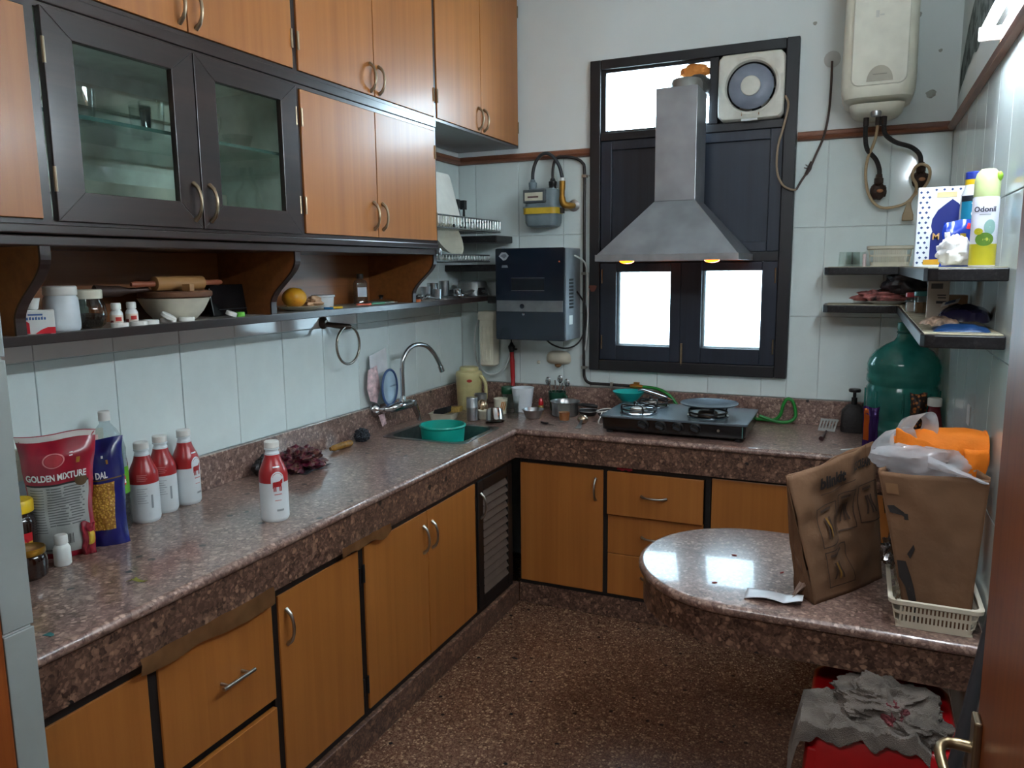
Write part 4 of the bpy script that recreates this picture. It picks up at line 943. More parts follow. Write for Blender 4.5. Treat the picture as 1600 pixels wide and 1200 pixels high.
# clear soft drink bottle
lb = T('soft_drink_bottle', 'tall clear plastic bottle with a green label and white cap', 'bottle', (.074, -2.302, CZ), -.42)
P('body', MB().lathe([(.03, .004), (.044, 0), (.05, .012), (.05, .075), (.047, .09), (.05, .105), (.05, .19), (.047, .215), (.048, .235), (.042, .265), (.028, .292), (.0135, .31), (.0135, .318)], 30, closed=False), PETC, lb, smooth=True)
P('cap', MB().lathe([(0, .345), (.0135, .345), (.0155, .343), (.0155, .318), (.0135, .318)], 20), CAPW, lb, smooth=True)
lfn = cyl_fn((0, 0, 0), .0512, 0)
strip('label', -.045, .055, .108, .185, M('lime_green_label', (96, 170, 34), .4), lb, lfn, .0, 24, label='lime green printed label')
mb = MB(); mb.add([lfn(.02*math.cos(a)+.008, .147+.03*math.sin(a), .0004) for a in [2*PI*i/24 for i in range(24)]], [tuple(range(24))])
P('label_disc', mb, M('dark_green_label', (20, 96, 70), .4), lb)
strip('label_band', -.014, .034, .134, .16, M('label_red', (196, 24, 36), .4), lb, lfn, .0008, 12)
TXT('lettering', 'Limca', .022, M('label_white', (240, 240, 236), .5), lb, lambda a, b, w=0: lfn(a+.008, .147+b, .0012+w*.3), bold=.0008)

# snack packets
def pouch_surf(w, h, d, seed, flare=0.0, lean=0.0):
    def s(u, v, side=-1, off=0):
        b = max(0, math.sin(PI*min(1, max(0, u))))**.55*max(0, min(1, (1-v)/.16))**.7*(.35+.65*min(1, v/.12+.25))
        ww = w*(1-.10*math.sin(PI*min(1, v))+flare*v)
        n = noise.noise(V((u*3.2+seed, v*3.4, seed)))*.008+noise.noise(V((u*9+seed, v*7, seed)))*.003
        return ((u-.5)*ww+.006*noise.noise(V((v*4, seed, 0))), side*(d*b+off)+n*(1 if b > .05 else .6)+lean*v*h, v*h+.004*math.sin(6*u+seed)*v)
    return s
def pouch(name, label, loc, rz, w, h, d, seed, mat, flare=0.0, lean=0.0):
    t = T(name, label, 'snack packet', loc, rz); s = pouch_surf(w, h, d, seed, flare, lean)
    mb = MB(); nu, nv = 20, 26
    for side in (-1, 1): mb.grid(lambda u, v: s(u, v, side, 0.0008), nu, nv)
    P('pouch', mb, mat, t, smooth=True)
    def patch(nm, u0, u1, v0, v1, m, off=.0008, n=(14, 14), label=None, slope=0):
        return P(nm, MB().grid(lambda a, b: s(u0+(u1-u0)*a, v0+(v1-v0)*b+slope*(a-.5), -1, .001+off), *n), m, t, smooth=True, label=label)
    def fn(a, b, w_=0): return s(a/w+.5, b/h, -1, .003+w_)
    return t, patch, fn
SILV = M('silver_grey_film', (160, 160, 156), .38, vary=.08); REDF = M('red_foil', (150, 16, 40), .3, vary=.1, coat=.3); INK = M('grey_ink', (92, 92, 92), .6); WINK = M('white_ink', (232, 230, 226), .5)
t, patch, fn = pouch('snack_packet', 'red and silver snack packet leaning on the wall, printed back facing out', (.137, -2.495, CZ), math.radians(53), .138, .318, .036, 3.1, REDF, .34, .12)
patch('red_header', 0, 1, .63, .955, REDF, .0006)
patch('silver_panel', .02, .93, .05, .60, SILV, .0006, (16, 20), 'silver panel of small print')
patch('black_rule', .02, .93, .60, .615, M('black_ink', (26, 22, 22), .5), .0009)
patch('white_top_edge', .0, 1, .955, .995, M('pale_seal', (206, 196, 190), .5), .0006)
TXT('lettering', 'GOLDEN MIXTURE', .0225, WINK, t, lambda a, b, c=0: fn(a-.004, b+.212, c), bold=.0006, sx=.62)
el = lambda k, n=24: [(-.008+.021*k*math.cos(2*PI*i/n), .256+.019*k*math.sin(2*PI*i/n)) for i in range(n)]
P('emblem_ring', MB().loft([[fn(a, b, .0005) for a, b in el(1)], [fn(a, b, .0005) for a, b in el(.86)]], cap=False), M('pale_red_ink', (214, 130, 130), .5), t)
P('emblem_oval', MB().loft([[fn(a, b, .0006) for a, b in el(.8)], [fn(a, b, .0006) for a, b in el(.3)], [fn(a, b, .0006) for a, b in el(.02)]], cap=False), M('emblem_red', (186, 54, 62), .5), t)
patch('veg_mark', .655, .70, .82, .85, WINK, .001, (1, 1)); patch('chilli_picture', .75, .80, .755, .80, M('chilli_yellow', (170, 120, 30), .5), .001, (2, 2))
P('gold_seal', MB().loft([[fn(.044+.013*k*math.cos(2*PI*i/18), .196+.015*k*math.sin(2*PI*i/18), .001) for i in range(18)] for k in (1, .5, .03)], cap=False), M('brown_gold_seal', (88, 66, 40), .4, .4), t)
for k in range(17):
    v = .575-.0215*k; u1 = .88-.10*random.random()
    if k < 15: patch('print_line', .30, u1, v, v+.0085, INK, .0011, (6, 1))
    patch('print_line', .06, .25, v-.004, v+.002, INK, .0011, (3, 1))
for k in range(13): patch('barcode_bar', .42+.018*k, .42+.018*k+.005+.006*(k % 3 == 0), .125, .205, M('black_ink', (26, 22, 22), .5), .0013, (1, 2))
patch('print_block', .18, .36, .075, .088, INK, .0011, (3, 1)); patch('recycle_mark', .80, .86, .075, .115, INK, .0011, (1, 1))

NAVF = M('navy_foil', (20, 24, 96), .28, vary=.15, coat=.4)
t, patch, fn = pouch('snack_packet', 'navy blue packet of yellow fried lentils leaning beside the silver one', (.158, -2.402, CZ), math.radians(47), .135, .285, .026, 8.4, NAVF, -.04, .14)
m_, tt, bb = base('fried_lentils'); vv = nd(tt, 'ShaderNodeTexVoronoi', Scale=170.0); tt.links.new(coords(tt), vv.inputs['Vector'])
tt.links.new(ramp(tt, vv.outputs['Distance'], [(.1, lin((206, 164, 62))), (.6, lin((150, 100, 26)))]), bb.inputs['Base Color']); bb.inputs['Roughness'].default_value = .4; bump(tt, vv.outputs['Distance'], .5, .004, bb)
patch('lentil_window', .06, .80, .16, .60, m_, .0008, (16, 16), 'clear window showing yellow lentils')
patch('gold_rule', 0, 1, .625, .637, M('gold_ink', (120, 92, 50), .4, .5), .0008)
TXT('lettering', 'MOONG DAL', .024, WINK, t, lambda a, b, c=0: fn(a-.030, b+.192, c), bold=.0006, sx=.72)
patch('veg_mark', .60, .64, .83, .855, WINK, .001, (1, 1)); patch('chilli_picture', .68, .72, .77, .81, M('chilli_yellow', (170, 120, 30), .5), .001, (2, 2))
t, patch, fn = pouch('snack_packet', 'pale pink packet top showing just behind the navy packet', (.098, -2.432, CZ), math.radians(52), .14, .298, .014, 5.5, M('pale_pink_film', (212, 178, 168), .45), .02, .06)
t, patch, fn = pouch('snack_packet', 'shiny red side bulge of the silver packet behind the white pill bottle', (.186, -2.462, CZ), math.radians(52), .034, .085, .011, 6.5, REDF, 0, .05)  # added pouch standing in for the silver packet's red side gusset
patch('yellow_print', .5, .95, .35, .75, M('gold_print', (200, 160, 40), .4), .0008, (6, 6))

# dark jars at the entrance end
HON = M('dark_honey', (34, 14, 8), .1, coat=.5)
j = T('honey_jar', 'dark jar with a yellow lid and red and yellow label by the entrance', 'jar', (.095, -2.588, CZ), math.radians(-35))
P('jar', MB().lathe([(.036, 0), (.042, .006), (.042, .11), (.038, .125), (.033, .13), (.033, .14)], 28), HON, j, smooth=True)
P('lid', MB().lathe([(.038, .138), (.04, .14), (.04, .166), (.037, .17), (0, .17)], 28), M('yellow_lid', (220, 180, 10), .35), j, smooth=True)
cf = cyl_fn((0, 0, 0), .0426, 0)
strip('label', -.035, .035, .02, .085, M('label_yellow', (206, 160, 40), .5), j, cf, .0, 14)
strip('label_red', -.035, .035, .068, .09, M('label_red', (196, 24, 36), .4), j, cf, .0006, 14)
mb = MB(); mb.add([cf(.002+.022*math.cos(a)*1, .068+.013*math.sin(a), .0012) for a in [2*PI*i/20 for i in range(20)]], [tuple(range(20))]); P('label_badge', mb, M('label_red2', (180, 16, 24), .4), j)
strip('label_badge_text', -.010, .014, .066, .071, WINK, j, cf, .0018, 4); strip('label_picture', .008, .028, .024, .05, M('label_white', (240, 240, 236), .5), j, cf, .0008, 6)
j = T('preserve_jar', 'short dark jar with a gold lid at the near left end of the counter', 'jar', (.195, -2.632, CZ), 0)
P('jar', MB().lathe([(.032, 0), (.039, .006), (.04, .045), (.037, .056), (.034, .06)], 28), HON, j, smooth=True)
P('lid', MB().lathe([(.0365, .06), (.038, .062), (.038, .074), (.0355, .076), (.03, .0745), (0, .0745)], 28), M('gold_lid', (176, 134, 50), .3, .9), j, smooth=True)
def pill(label, loc, rz=0, s=1.0, lab=None, cat='bottle'):
    t = T('pill_bottle', label, cat, loc, rz)
    P('body', MB().lathe([(.016*s, 0), (.0185*s, .003*s), (.0185*s, .04*s), (.015*s, .048*s), (.012*s, .05*s), (.012*s, .054*s)], 24), WHITEP, t, smooth=True)
    P('cap', MB().lathe([(.0145*s, .053*s), (.0145*s, .07*s), (.0125*s, .073*s), (0, .073*s)], 24), CAPW, t, smooth=True)
    if lab:
        f = cyl_fn((0, 0, 0), .0187*s, 0); strip('label', -.024*s, .024*s, .01*s, .036*s, M('cream_pill_label', (222, 204, 186), .5), t, f, .0002, 10)
        strip('label_mark', .0, .017*s, .018*s, .03*s, M('label_mark_red', (198, 52, 44), .5), t, f, .0008, 6); strip('label_mark', -.018*s, -.006*s, .011*s, .02*s, M('label_mark_maroon', (120, 40, 36), .5), t, f, .0008, 4)
    return t
pill('small white pill bottle standing alone in front of the snack packets', (.193, -2.545, CZ), 0, 1.08)
# scraps on the counter
S('dried_leaf', MB().grid(lambda u, v: (.44+.045*u+.004*math.sin(9*u), -2.565+.02*u+.014*(v-.5)*math.sin(PI*u)+.004*math.sin(7*u), CZ+.003+.009*u*(1-u)*3*abs(v-.5)+.005*math.sin(4*u)**2), 14, 4), M('dry_green_leaf', (128, 124, 56), .7), 'curled dry green leaf on the left counter', 'leaf', (.46, -2.555, CZ), world=True, smooth=True, solid=.0008)
S('teal_scrap', MB().grid(lambda u, v: (.515+.02*u, -2.825+.012*v+.004*u, CZ+.0008+.002*math.sin(5*u)*v), 5, 3), M('teal_paper', (60, 120, 118), .6), 'tiny teal scrap on the near end of the counter', 'scrap', (.525, -2.82, CZ), world=True, solid=.0008)
def crumple(c, r, seed, amp=.45, f=2.6, n=40, m=24):
    def k(d):
        return 1+amp*noise.noise(d*f+V((seed, 0, 0)))+amp*.5*abs(noise.noise(d*f*2.4+V((0, seed, 0))))-amp*.25*abs(noise.noise(d*f*5+V((0, 0, seed))))
    mb = MB().ball(c, r, n, m, k); z0 = c[2]-r[2]*.8
    mb.v = [(x, y, max(z, z0)) for x, y, z in mb.v]; return mb
m2, tt, bb = base('crumpled_foil_print'); ff = noi(tt, coords(tt), 26, 3, .6)
tt.links.new(ramp(tt, ff, [(.3, lin((18, 8, 12))), (.42, lin((56, 12, 28))), (.5, lin((110, 74, 62))), (.55, lin((96, 14, 46))), (.66, lin((30, 12, 16)))]), bb.inputs['Base Color']); bb.inputs['Roughness'].default_value = .3
S('crumpled_wrapper', crumple((.142, -1.56, CZ+.036), (.062, .08, .046), 4.2, .55, 2.9, 72, 44), m2, 'crumpled maroon and pink foil wrapper against the backsplash', 'wrapper', (.125, -1.56, CZ-.001), world=True, smooth=True)
S('wrapper_edge', MB().grid(lambda u, v: (.16+.05*v, -1.62+.15*u, CZ+.002+.006*(1-v)*math.sin(3*u)+.006*v*math.sin(5*u)**2), 12, 4), M('dark_silver_film', (70, 66, 72), .25, .5), 'flattened dark edge of film in front of the crumpled wrapper', 'film', (.185, -1.55, CZ), world=True, smooth=True, solid=.0006)
S('dark_film', crumple((.078, -1.68, CZ+.03), (.035, .04, .04), 9.2, .5, 2.0), M('black_film', (26, 22, 24), .4), 'black plastic film bunched behind the lone milk bottle', 'film', (.06, -1.68, CZ-.002), world=True, smooth=True)
S('rolled_pouch', MB().tube([(.075, -1.30, CZ+.014), (.078, -1.285, CZ+.014), (.082, -1.24, CZ+.015), (.086, -1.19, CZ+.015), (.088, -1.175, CZ+.015)], [.008, .013, .0145, .014, .011], 14, smooth=3), M('mustard_brown_pouch', (132, 92, 30), .4, vary=.2, vs=60), 'mustard-brown rolled pouch lying against the backsplash', 'pouch', (.08, -1.24, CZ), world=True, smooth=True)
S('steel_wool', crumple((.072, -1.075, CZ+.024), (.03, .036, .03), 2.2, .3, 4.0, 48, 30), M('dark_steel_wool', (52, 56, 62), .5, .5, vary=.4, vs=240, bmp=1), 'dark ball of steel wool near the sink', 'scrubber', (.072, -1.075, CZ-.001), world=True, smooth=True)

# bucket in the sink
bk = T('small_bucket', 'turquoise green plastic tub standing in the sink', 'tub', (.315, -.80, .693), 0)
GRP = M('turquoise_plastic', (20, 158, 140), .35, vary=.04)
P('shell', MB().lathe([(.0, .004), (.078, .004), (.082, 0), (.084, .006), (.1, .185), (.104, .188), (.106, .192), (.103, .198), (.097, .198), (.095, .185), (.078, .012), (0, .012)], 36), GRP, bk, smooth=True)
P('water', MB().lathe([(0, .15), (.093, .15), (.093, .151), (0, .151)], 30), clear('soapy_water', (150, 200, 190), .3), bk)

# corner clutter beside the sink
def cyl(prof, mat, name, label, cat, loc, n=28, rz=0, group=None): return S(name, MB().lathe(prof, n), mat, label, cat, loc, rz, group, smooth=True)
def cup_prof(r0, r1, h, th=.0015): return [(0, .001), (r0-.004, 0), (r0, .003), (r1, h-.001), (r1+.0012, h), (r1-th, h), (r0-th, .006), (0, .005)]
tr = T('soap_tray', 'cream plastic tray with scrubbers at the back of the sink', 'tray', (.155, -.50, CZ), math.radians(8))
def trayring(g, z): return [(x, y, z) for x, y in rrect(-.062-g, .062+g, -.05-g, .05+g, .012, 4)]
P('tray', MB().loft([trayring(-.006, 0), trayring(0, .026), trayring(.004, .03), trayring(-.002, .03), trayring(-.006, .006)]), CREAMP, tr, smooth=True)
S('black_scrubber', MB().loft([[(x*k, y*k, z) for x, y in rrect(-.042, .042, -.03, .03, .012, 4)] for k, z in ((.95, 0), (1, .006), (1, .02), (.9, .03))]).mv(lambda p: V((.15+p.x*.95, -.505+p.y, CZ+.012+p.z+.022*(p.x+.04)/.08))), M('black_sponge', (24, 24, 26), .9), 'black scrubbing pad lying in the cream tray', 'scrubber', (.15, -.505, CZ+.01), world=True, smooth=True)
S('yellow_sponge', MB().loft([[(x*k, y*k, z) for x, y in rrect(-.034, .034, -.022, .022, .008, 4)] for k, z in ((.96, 0), (1, .004), (1, .022), (.95, .026))]).mv(lambda p: V((.20+p.x, -.468+p.y, CZ+.030+p.z+.4*p.x*.3))), M('yellow_sponge', (176, 142, 72), .9, vary=.12, vs=90), 'yellow-brown sponge leaning at the right end of the cream tray', 'sponge', (.20, -.468, CZ+.02), world=True, smooth=True)
cyl([(0, 0), (.026, 0), (.028, .004), (.028, .055), (.029, .058), (.029, .066), (.028, .068), (.028, .108), (.0265, .112), (0, .112)], STEEL, 'steel_canister', 'tall steel canister with a lid at the sink corner', 'canister', (.312, -.50, CZ+.003))
cyl(cup_prof(.029, .032, .105), STEEL, 'steel_tumbler', 'steel tumbler standing behind the tall canister by the flask', 'tumbler', (.275, -.335, CZ))
cyl([(0, 0), (.016, 0), (.026, .012), (.029, .028), (.025, .046), (.014, .058), (0, .062)], M('peach_steel', (196, 170, 140), .2, .8), 'small_steel_pot', 'small rounded steel pot with a warm shine beside the canister', 'pot', (.318, -.405, CZ+.028))
cyl(cup_prof(.022, .03, .045), M('cream_ceramic', (204, 198, 178), .4), 'cream_cup', 'cream cup under the small rounded steel pot', 'cup', (.345, -.45, CZ))
sp = S('tilted_steel_pot', MB().lathe([(0, .001), (.034, 0), (.039, .004), (.044, .058), (.047, .062), (.044, .063), (.037, .01), (0, .007)], 30).mv(lambda p: Matrix.Rotation(math.radians(158), 3, 'X') @ p), M('polished_steel_pot', (190, 188, 186), .15, 1, vary=.03), 'overturned steel pot lying tilted on the sink edge', 'pot', (.43, -.50, CZ+.066), .6, smooth=True)
mug = T('cream_mug', 'cream mug with orange stripes left of the drinking glasses', 'mug', (.365, -.29, CZ), 0)
P('body', MB().lathe(cup_prof(.028, .036, .08, .003), 28), CREAMP, mug, smooth=True)
for k in range(3): P('orange_stripe', MB().grid(lambda u, v: cyl_fn((0, 0, 0), .0345, -1.3+.28*k)(.006*u+.012*v, .022+.045*v, .0012), 2, 4), M('orange_stripe', (186, 120, 60), .5), mug, smooth=True)
def tumbler(label, loc, r0, r1, h, grp='drinking glasses beside the sink', n=26): return S('drinking_glass', MB().lathe([(0, .004), (r0-.003, .001), (r0, .004), (r1, h), (r1-.0018, h), (r0-.002, .01), (0, .009)], n), GLASS, label, 'glass', loc, 0, grp, smooth=True)
tumbler('wide clear glass jar standing behind the fluted glass', (.415, -.27, CZ), .038, .043, .095)
tumbler('fluted clear glass standing in front of the white tub', (.468, -.375, CZ), .03, .034, .082, n=14)
fl = T('thermos_flask', 'ivory vacuum flask with a handle in the back left corner', 'flask', (.145, -.205, CZ), 0)
P('body', MB().lathe([(.06, 0), (.064, .005), (.07, .17), (.072, .18), (.068, .195), (.052, .203)], 32), IVORY, fl, smooth=True)
P('lid', MB().lathe([(.05, .2), (.05, .216), (.045, .222), (0, .223)], 28), IVORY, fl, smooth=True)
P('handle', MB().tube([(.06, -.01, .175), (.085, -.014, .17), (.104, -.018, .14), (.107, -.02, .09), (.098, -.018, .05), (.066, -.012, .035)], [.009, .010, .0095, .0095, .0095, .009], 12, smooth=5), IVORY, fl, smooth=True)
mb = MB(); ff_ = cyl_fn((0, 0, 0), .0695, math.radians(-62)); mb.add([ff_(.014*math.cos(a), .155+.008*math.sin(a), .0008) for a in [2*PI*i/20 for i in range(20)]], [tuple(range(20))]); P('red_badge', mb, M('red_badge', (176, 48, 36), .4), fl)
gt = T('green_lid_jar', 'clear jar with a dark green lid behind the glasses', 'jar', (.335, -.13, CZ), 0)
P('jar', MB().lathe([(.03, 0), (.034, .004), (.034, .075), (.03, .085)], 26), clear('greenish_jar', (190, 210, 196), .2, .05, (160, 170, 160), .3), gt, smooth=True)
P('lid', MB().lathe([(.035, .08), (.036, .083), (.036, .112), (.034, .115), (.03, .113), (0, .112)], 26), M('dark_green_lid', (24, 84, 56), .4), gt, smooth=True)
wt = S('white_tub', MB().lathe(cup_prof(.042, .058, .125, .0025), 36), M('white_tub_plastic', (214, 220, 226), .4, vary=.02), 'tall white plastic tub near the end of the red cord', 'tub', (.445, -.19, CZ), 0, smooth=True)
S('red_stopper', MB().lathe([(0, 0), (.012, 0), (.014, .012), (.01, .03), (.006, .036), (0, .037)], 14), REDP, 'small red plastic stopper right of the white tub', 'stopper', (.535, -.165, CZ+.035), 0, smooth=True)
S('amber_bottle', MB().lathe([(0, 0), (.014, 0), (.015, .03), (.012, .035), (0, .035)], 14), M('amber_jar', (130, 100, 40), .3), 'small amber bottle under the red stopper', 'bottle', (.535, -.165, CZ), 0, smooth=True)
cyl([(0, .002), (.03, 0), (.036, .004), (.05, .038), (.0545, .042), (.056, .045), (.053, .045), (.048, .038), (.034, .007), (0, .006)], STEEL, 'steel_bowl', 'small steel bowl on the counter in front of the white tub', 'bowl', (.562, -.335, CZ), 34)
gmug = T('green_mug', 'dark green mug holding steel spoons at the backsplash', 'mug', (.60, -.10, CZ), math.radians(-20))
DG = M('dark_green_ceramic', (18, 70, 50), .3)
P('body', MB().lathe(cup_prof(.036, .046, .1, .003), 30), DG, gmug, smooth=True)
P('handle', MB().tube([(.042, 0, .085), (.06, 0, .08), (.067, 0, .055), (.058, 0, .03), (.04, 0, .022)], .0055, 10, smooth=4), DG, gmug, smooth=True)
for i, (dx, dy, h, tl_) in enumerate(((-.028, 0, .135, -.3), (-.012, .012, .15, -.1), (.004, .015, .145, .1), (.016, -.005, .14, .25), (.03, .0, .13, .35))):
    top = V((dx+tl_*.05, dy, h)); bt = V((dx*.3, dy*.3, .012))
    mb = MB().tube([bt, (bt+top)/2, top], [.0025, .003, .0035], 8)
    if i in (0, 4, 2): mb.ball(top+V((tl_*.02, -.004, .012)), (.015, .005, .021), 14, 8)
    S('spoon', mb, CHROME, ['steel spoon leaning furthest left in the green mug', 'thin steel stirrer second from left in the green mug', 'upright steel spoon in the middle of the green mug', 'thin steel handle second from right in the green mug', 'steel spoon leaning furthest right in the green mug'][i], 'spoon', (.60, -.10, CZ+.006), 0, 'spoons in the green mug', smooth=True)
sp_ = T('steel_saucepan', 'steel saucepan with a black handle behind the tea glass', 'saucepan', (.685, -.215, CZ), math.radians(6))
P('pan', MB().lathe([(0, .002), (.06, 0), (.066, .006), (.068, .066), (.074, .07), (.075, .074), (.071, .074), (.065, .066), (.063, .008), (0, .006)], 36), STEEL, sp_, smooth=True)
P('handle', MB().tube([(.066, 0, .058), (.09, 0, .058), (.13, 0, .055), (.165, 0, .052)], [.006, .009, .0105, .008], 10, smooth=3), BLACKP, sp_, smooth=True)
bp = T('black_frying_pan', 'small black frying pan behind the tea strainer', 'pan', (.79, -.165, CZ), 0)
P('pan', MB().lathe([(0, .002), (.035, 0), (.05, .02), (.055, .024), (.051, .024), (.034, .005), (0, .005)], 28), BLACKP, bp, smooth=True)
P('rim', MB().ring((0, 0, .024), .0535, .0016, 'z', 30, 6), STEEL, bp, smooth=True)
tg = T('tea_glass', 'glass half full of brown tea in front of the saucepan', 'glass', (.738, -.37, CZ), 0)
P('glass', MB().lathe([(0, .004), (.022, .001), (.0255, .004), (.0315, .09), (.0298, .09), (.0235, .01), (0, .009)], 26), GLASS, tg, smooth=True)
P('tea', MB().lathe([(0, .0095), (.0232, .0095), (.0265, .048), (0, .048)], 24), M('milky_tea', (156, 92, 50), .25), tg, smooth=True)
def strainer(label, loc, rz):
    t = T('tea_strainer', label, 'strainer', loc, rz)
    P('bowl', MB().ball((0, 0, .022), (.026, .026, .022), 20, 10), M('mesh_steel', (180, 160, 140), .25, .9), t, smooth=True)
    P('handle', MB().loft([[(sx*w, y, z+sz*.0015) for sx, sz in ((-1, -1), (1, -1), (1, 1), (-1, 1))] for y, z, w in ((-.02, .024, .005), (-.06, .012, .006), (-.10, .003, .012), (-.125, .003, .012))]), STEEL, t, smooth=True)
strainer('steel tea strainer with a short handle pointing to the counter edge', (.835, -.38, CZ), math.radians(8))
S('paring_knife', MB().loft([[(-.045, -.005, 0), (-.045, .005, 0), (-.045, .005, .009), (-.045, -.005, .009)], [(0, -.006, 0), (0, .006, 0), (0, .006, .009), (0, -.006, .009)]]).add([(0, -.006, .003), (.055, .004, .003), (0, .006, .003), (0, -.006, .0042), (.055, .004, .0042), (0, .006, .0042)], [(0, 1, 2), (3, 5, 4), (0, 3, 4, 1), (1, 4, 5, 2), (2, 5, 3, 0)]), M('dark_knife', (50, 48, 50), .35, .4), 'small dark-handled paring knife on the counter near the corner', 'knife', (.685, -.455, CZ), math.radians(-28), bev=.001)
wr_ = T('wire_strainer', 'round wire strainer with white loops left of the stove', 'strainer', (.905, -.27, CZ), math.radians(20))
P('rim', MB().ring((0, 0, .05), .036, .003, 'z', 32, 8).mv(lambda p: V((p.x, p.y, p.z+.5*p.x*.3))), M('white_wire', (210, 206, 200), .3), wr_, smooth=True)
P('mesh_bowl', MB().lathe([(.035, .05), (.03, .03), (.018, .016), (0, .012)], 24, closed=False), M('dark_mesh', (50, 46, 44), .6), wr_, smooth=True)
P('loop', MB().tube([(-.01, -.03, .05), (-.02, -.06, .03), (-.03, -.085, .004), (-.01, -.095, .003), (.0, -.07, .02), (.012, -.09, .003), (.02, -.06, .02), (.01, -.03, .05)], .003, 8, smooth=5), M('white_wire', (210, 206, 200), .3), wr_, smooth=True)

# ---------------------------------------------------------------- stove
st = T('gas_stove', 'black glass-top three-burner gas stove on the back counter', 'stove', (1.285, -.33, CZ), 0)
SB = M('stove_black', (16, 17, 19), .25, coat=.3)
def so(g, z): return [(x, y, z) for x, y in rrect(-.312-g, .312+g, -.2-g, .185+g, .012, 3)]
P('body', MB().loft([so(-.012, .012), so(-.004, .018), so(0, .07)]), SB, st, smooth=True)
P('glass_top', MB().loft([so(.004, .07), so(.006, .072), so(.006, .077), so(.003, .0795)]), M('stove_glass_top', (92, 104, 112), .27, .35, vary=.04), st, bev=.0)  # bluish window reflection put into the colour of the black glass
for x in (-.28, .28):
    for y in (-.17, .155): P('foot', MB().lathe([(.016, 0), (.018, .014)], 14, (x, y, 0)), RUBBER, st)
for i, x in enumerate((-.122, -.045, .03, .105)):
    k = P('knob', MB().lathe([(.027, 0), (.027, .004), (.02, .006), (.018, .022), (.0, .023)], 22).mv(lambda p: V((x+p.x, -.2-p.z, .046+p.y))), SB, st, smooth=True)
    P('grip', MB().box(x-.0045, x+.0045, -.232, -.222, .03, .062).mv(lambda p: V((x+(p.x-x)*math.cos(1.2)-(p.z-.046)*math.sin(1.2), p.y, .046+(p.x-x)*math.sin(1.2)+(p.z-.046)*math.cos(1.2)))), M('knob_grip', (60, 64, 68), .25, .5), k)
P('badge', MB().lathe([(0, 0), (.006, 0), (.006, .001), (0, .001)], 14).mv(lambda p: V((.2+p.x, -.2005-p.z, .046+p.y))), NICKEL, st)
P('corner_strip', MB().box(.296, .3, -.202, -.1995, .02, .068), M('green_edge', (70, 110, 104), .3), st)
ENAM = M('black_enamel', (22, 21, 22), .35)
for bx, by, R in ((-.175, -.08, .062), (-.15, .10, .05), (.13, -.055, .068)):
    P('drip_pan', MB().lathe([(R+.02, .0795), (R+.021, .083), (R+.012, .086), (R*.7, .081), (R*.4, .081)], 32, (bx, by, 0), closed=False), CHROME, st, smooth=True)
    P('burner', MB().lathe([(R*.62, .08), (R*.62, .092), (R*.55, .1), (R*.3, .103), (0, .103)], 26, (bx, by, 0)), M('burner_brass', (120, 104, 92), .4, .8), st, smooth=True)
    mb = MB()
    for k in range(4):
        a = k*PI/2+.5; c, s_ = math.cos(a), math.sin(a)
        mb.tube([(bx+c*(R+.012), by+s_*(R+.012), .085), (bx+c*(R+.016), by+s_*(R+.016), .105), (bx+c*(R+.008), by+s_*(R+.008), .116), (bx+c*R*.45, by+s_*R*.45, .112)], .0045, 8, smooth=3)
    mb.ring((bx, by, .098), R+.014, .0042, 'z', 36, 8)
    P('pan_support', mb, ENAM, st, smooth=True)
tv = T('flat_pan', 'flat round griddle pan resting on the right stove burner', 'pan', (1.418, -.375, CZ+.1145), 0)
P('disc', MB().lathe([(0, .004), (.07, .004), (.115, .014), (.124, .019), (.125, .022), (.12, .021), (.07, .010), (0, .009)], 44), M('worn_griddle', (108, 116, 124), .22, .75, vary=.12), tv, smooth=True)
fu = T('sieve_bowl', 'turquoise plastic sieve bowl behind the stove', 'sieve', (.985, -.12, CZ), 0)
P('bowl', MB().lathe([(.0, .062), (.022, .062), (.026, .066), (.078, .122), (.081, .126), (.077, .126), (.024, .07), (0, .068)], 34), M('turquoise_bowl', (22, 164, 156), .35), fu, smooth=True)
P('base', MB().lathe([(.03, 0), (.03, .003), (.018, .01), (.02, .062)], 24), M('turquoise_bowl', (22, 164, 156), .35), fu, smooth=True)
S('gas_lighter', MB().tube([(1.035, -.13, .982), (1.06, -.135, .984), (1.12, -.15, .972), (1.17, -.165, .962), (1.215, -.18, .953)], [.007, .009, .0095, .0085, .004], 12, smooth=3), CHROME, 'long steel lighter laid across the turquoise sieve towards the griddle', 'lighter', (1.12, -.15, .95), world=True, smooth=True)
# slotted spatula right of the stove
ss = T('slotted_spatula', 'grey slotted spatula with a dark handle right of the stove', 'spatula', (1.89, -.25, CZ), math.radians(-6))
mb = MB().box(-.034, .034, .055, .07, .022, .026).box(-.032, .032, .125, .14, .035, .039)
mb = MB()
def sl(y, z, x0, x1, y2, z2, th=.003): mb.add([(x0, y, z), (x1, y, z), (x1, y2, z2), (x0, y2, z2), (x0, y, z+th), (x1, y, z+th), (x1, y2, z2+th), (x0, y2, z2+th)], [(3, 2, 1, 0), (4, 5, 6, 7), (0, 1, 5, 4), (1, 2, 6, 5), (2, 3, 7, 6), (3, 0, 4, 7)])
sl(.04, .012, -.034, .034, .056, .018); sl(.125, .042, -.037, .037, .14, .047)
for k in range(6): x = -.035+.0126*k; sl(.054, .017, x, x+.0066, .127, .043)
P('blade', mb, M('grey_nylon', (150, 148, 144), .4), ss)
P('handle', MB().tube([(0, .042, .014), (0, .0, .008), (0, -.05, .007), (0, -.10, .008)], [.004, .006, .0075, .009], 10, smooth=3), M('maroon_black_handle', (48, 16, 20), .35), ss, smooth=True)
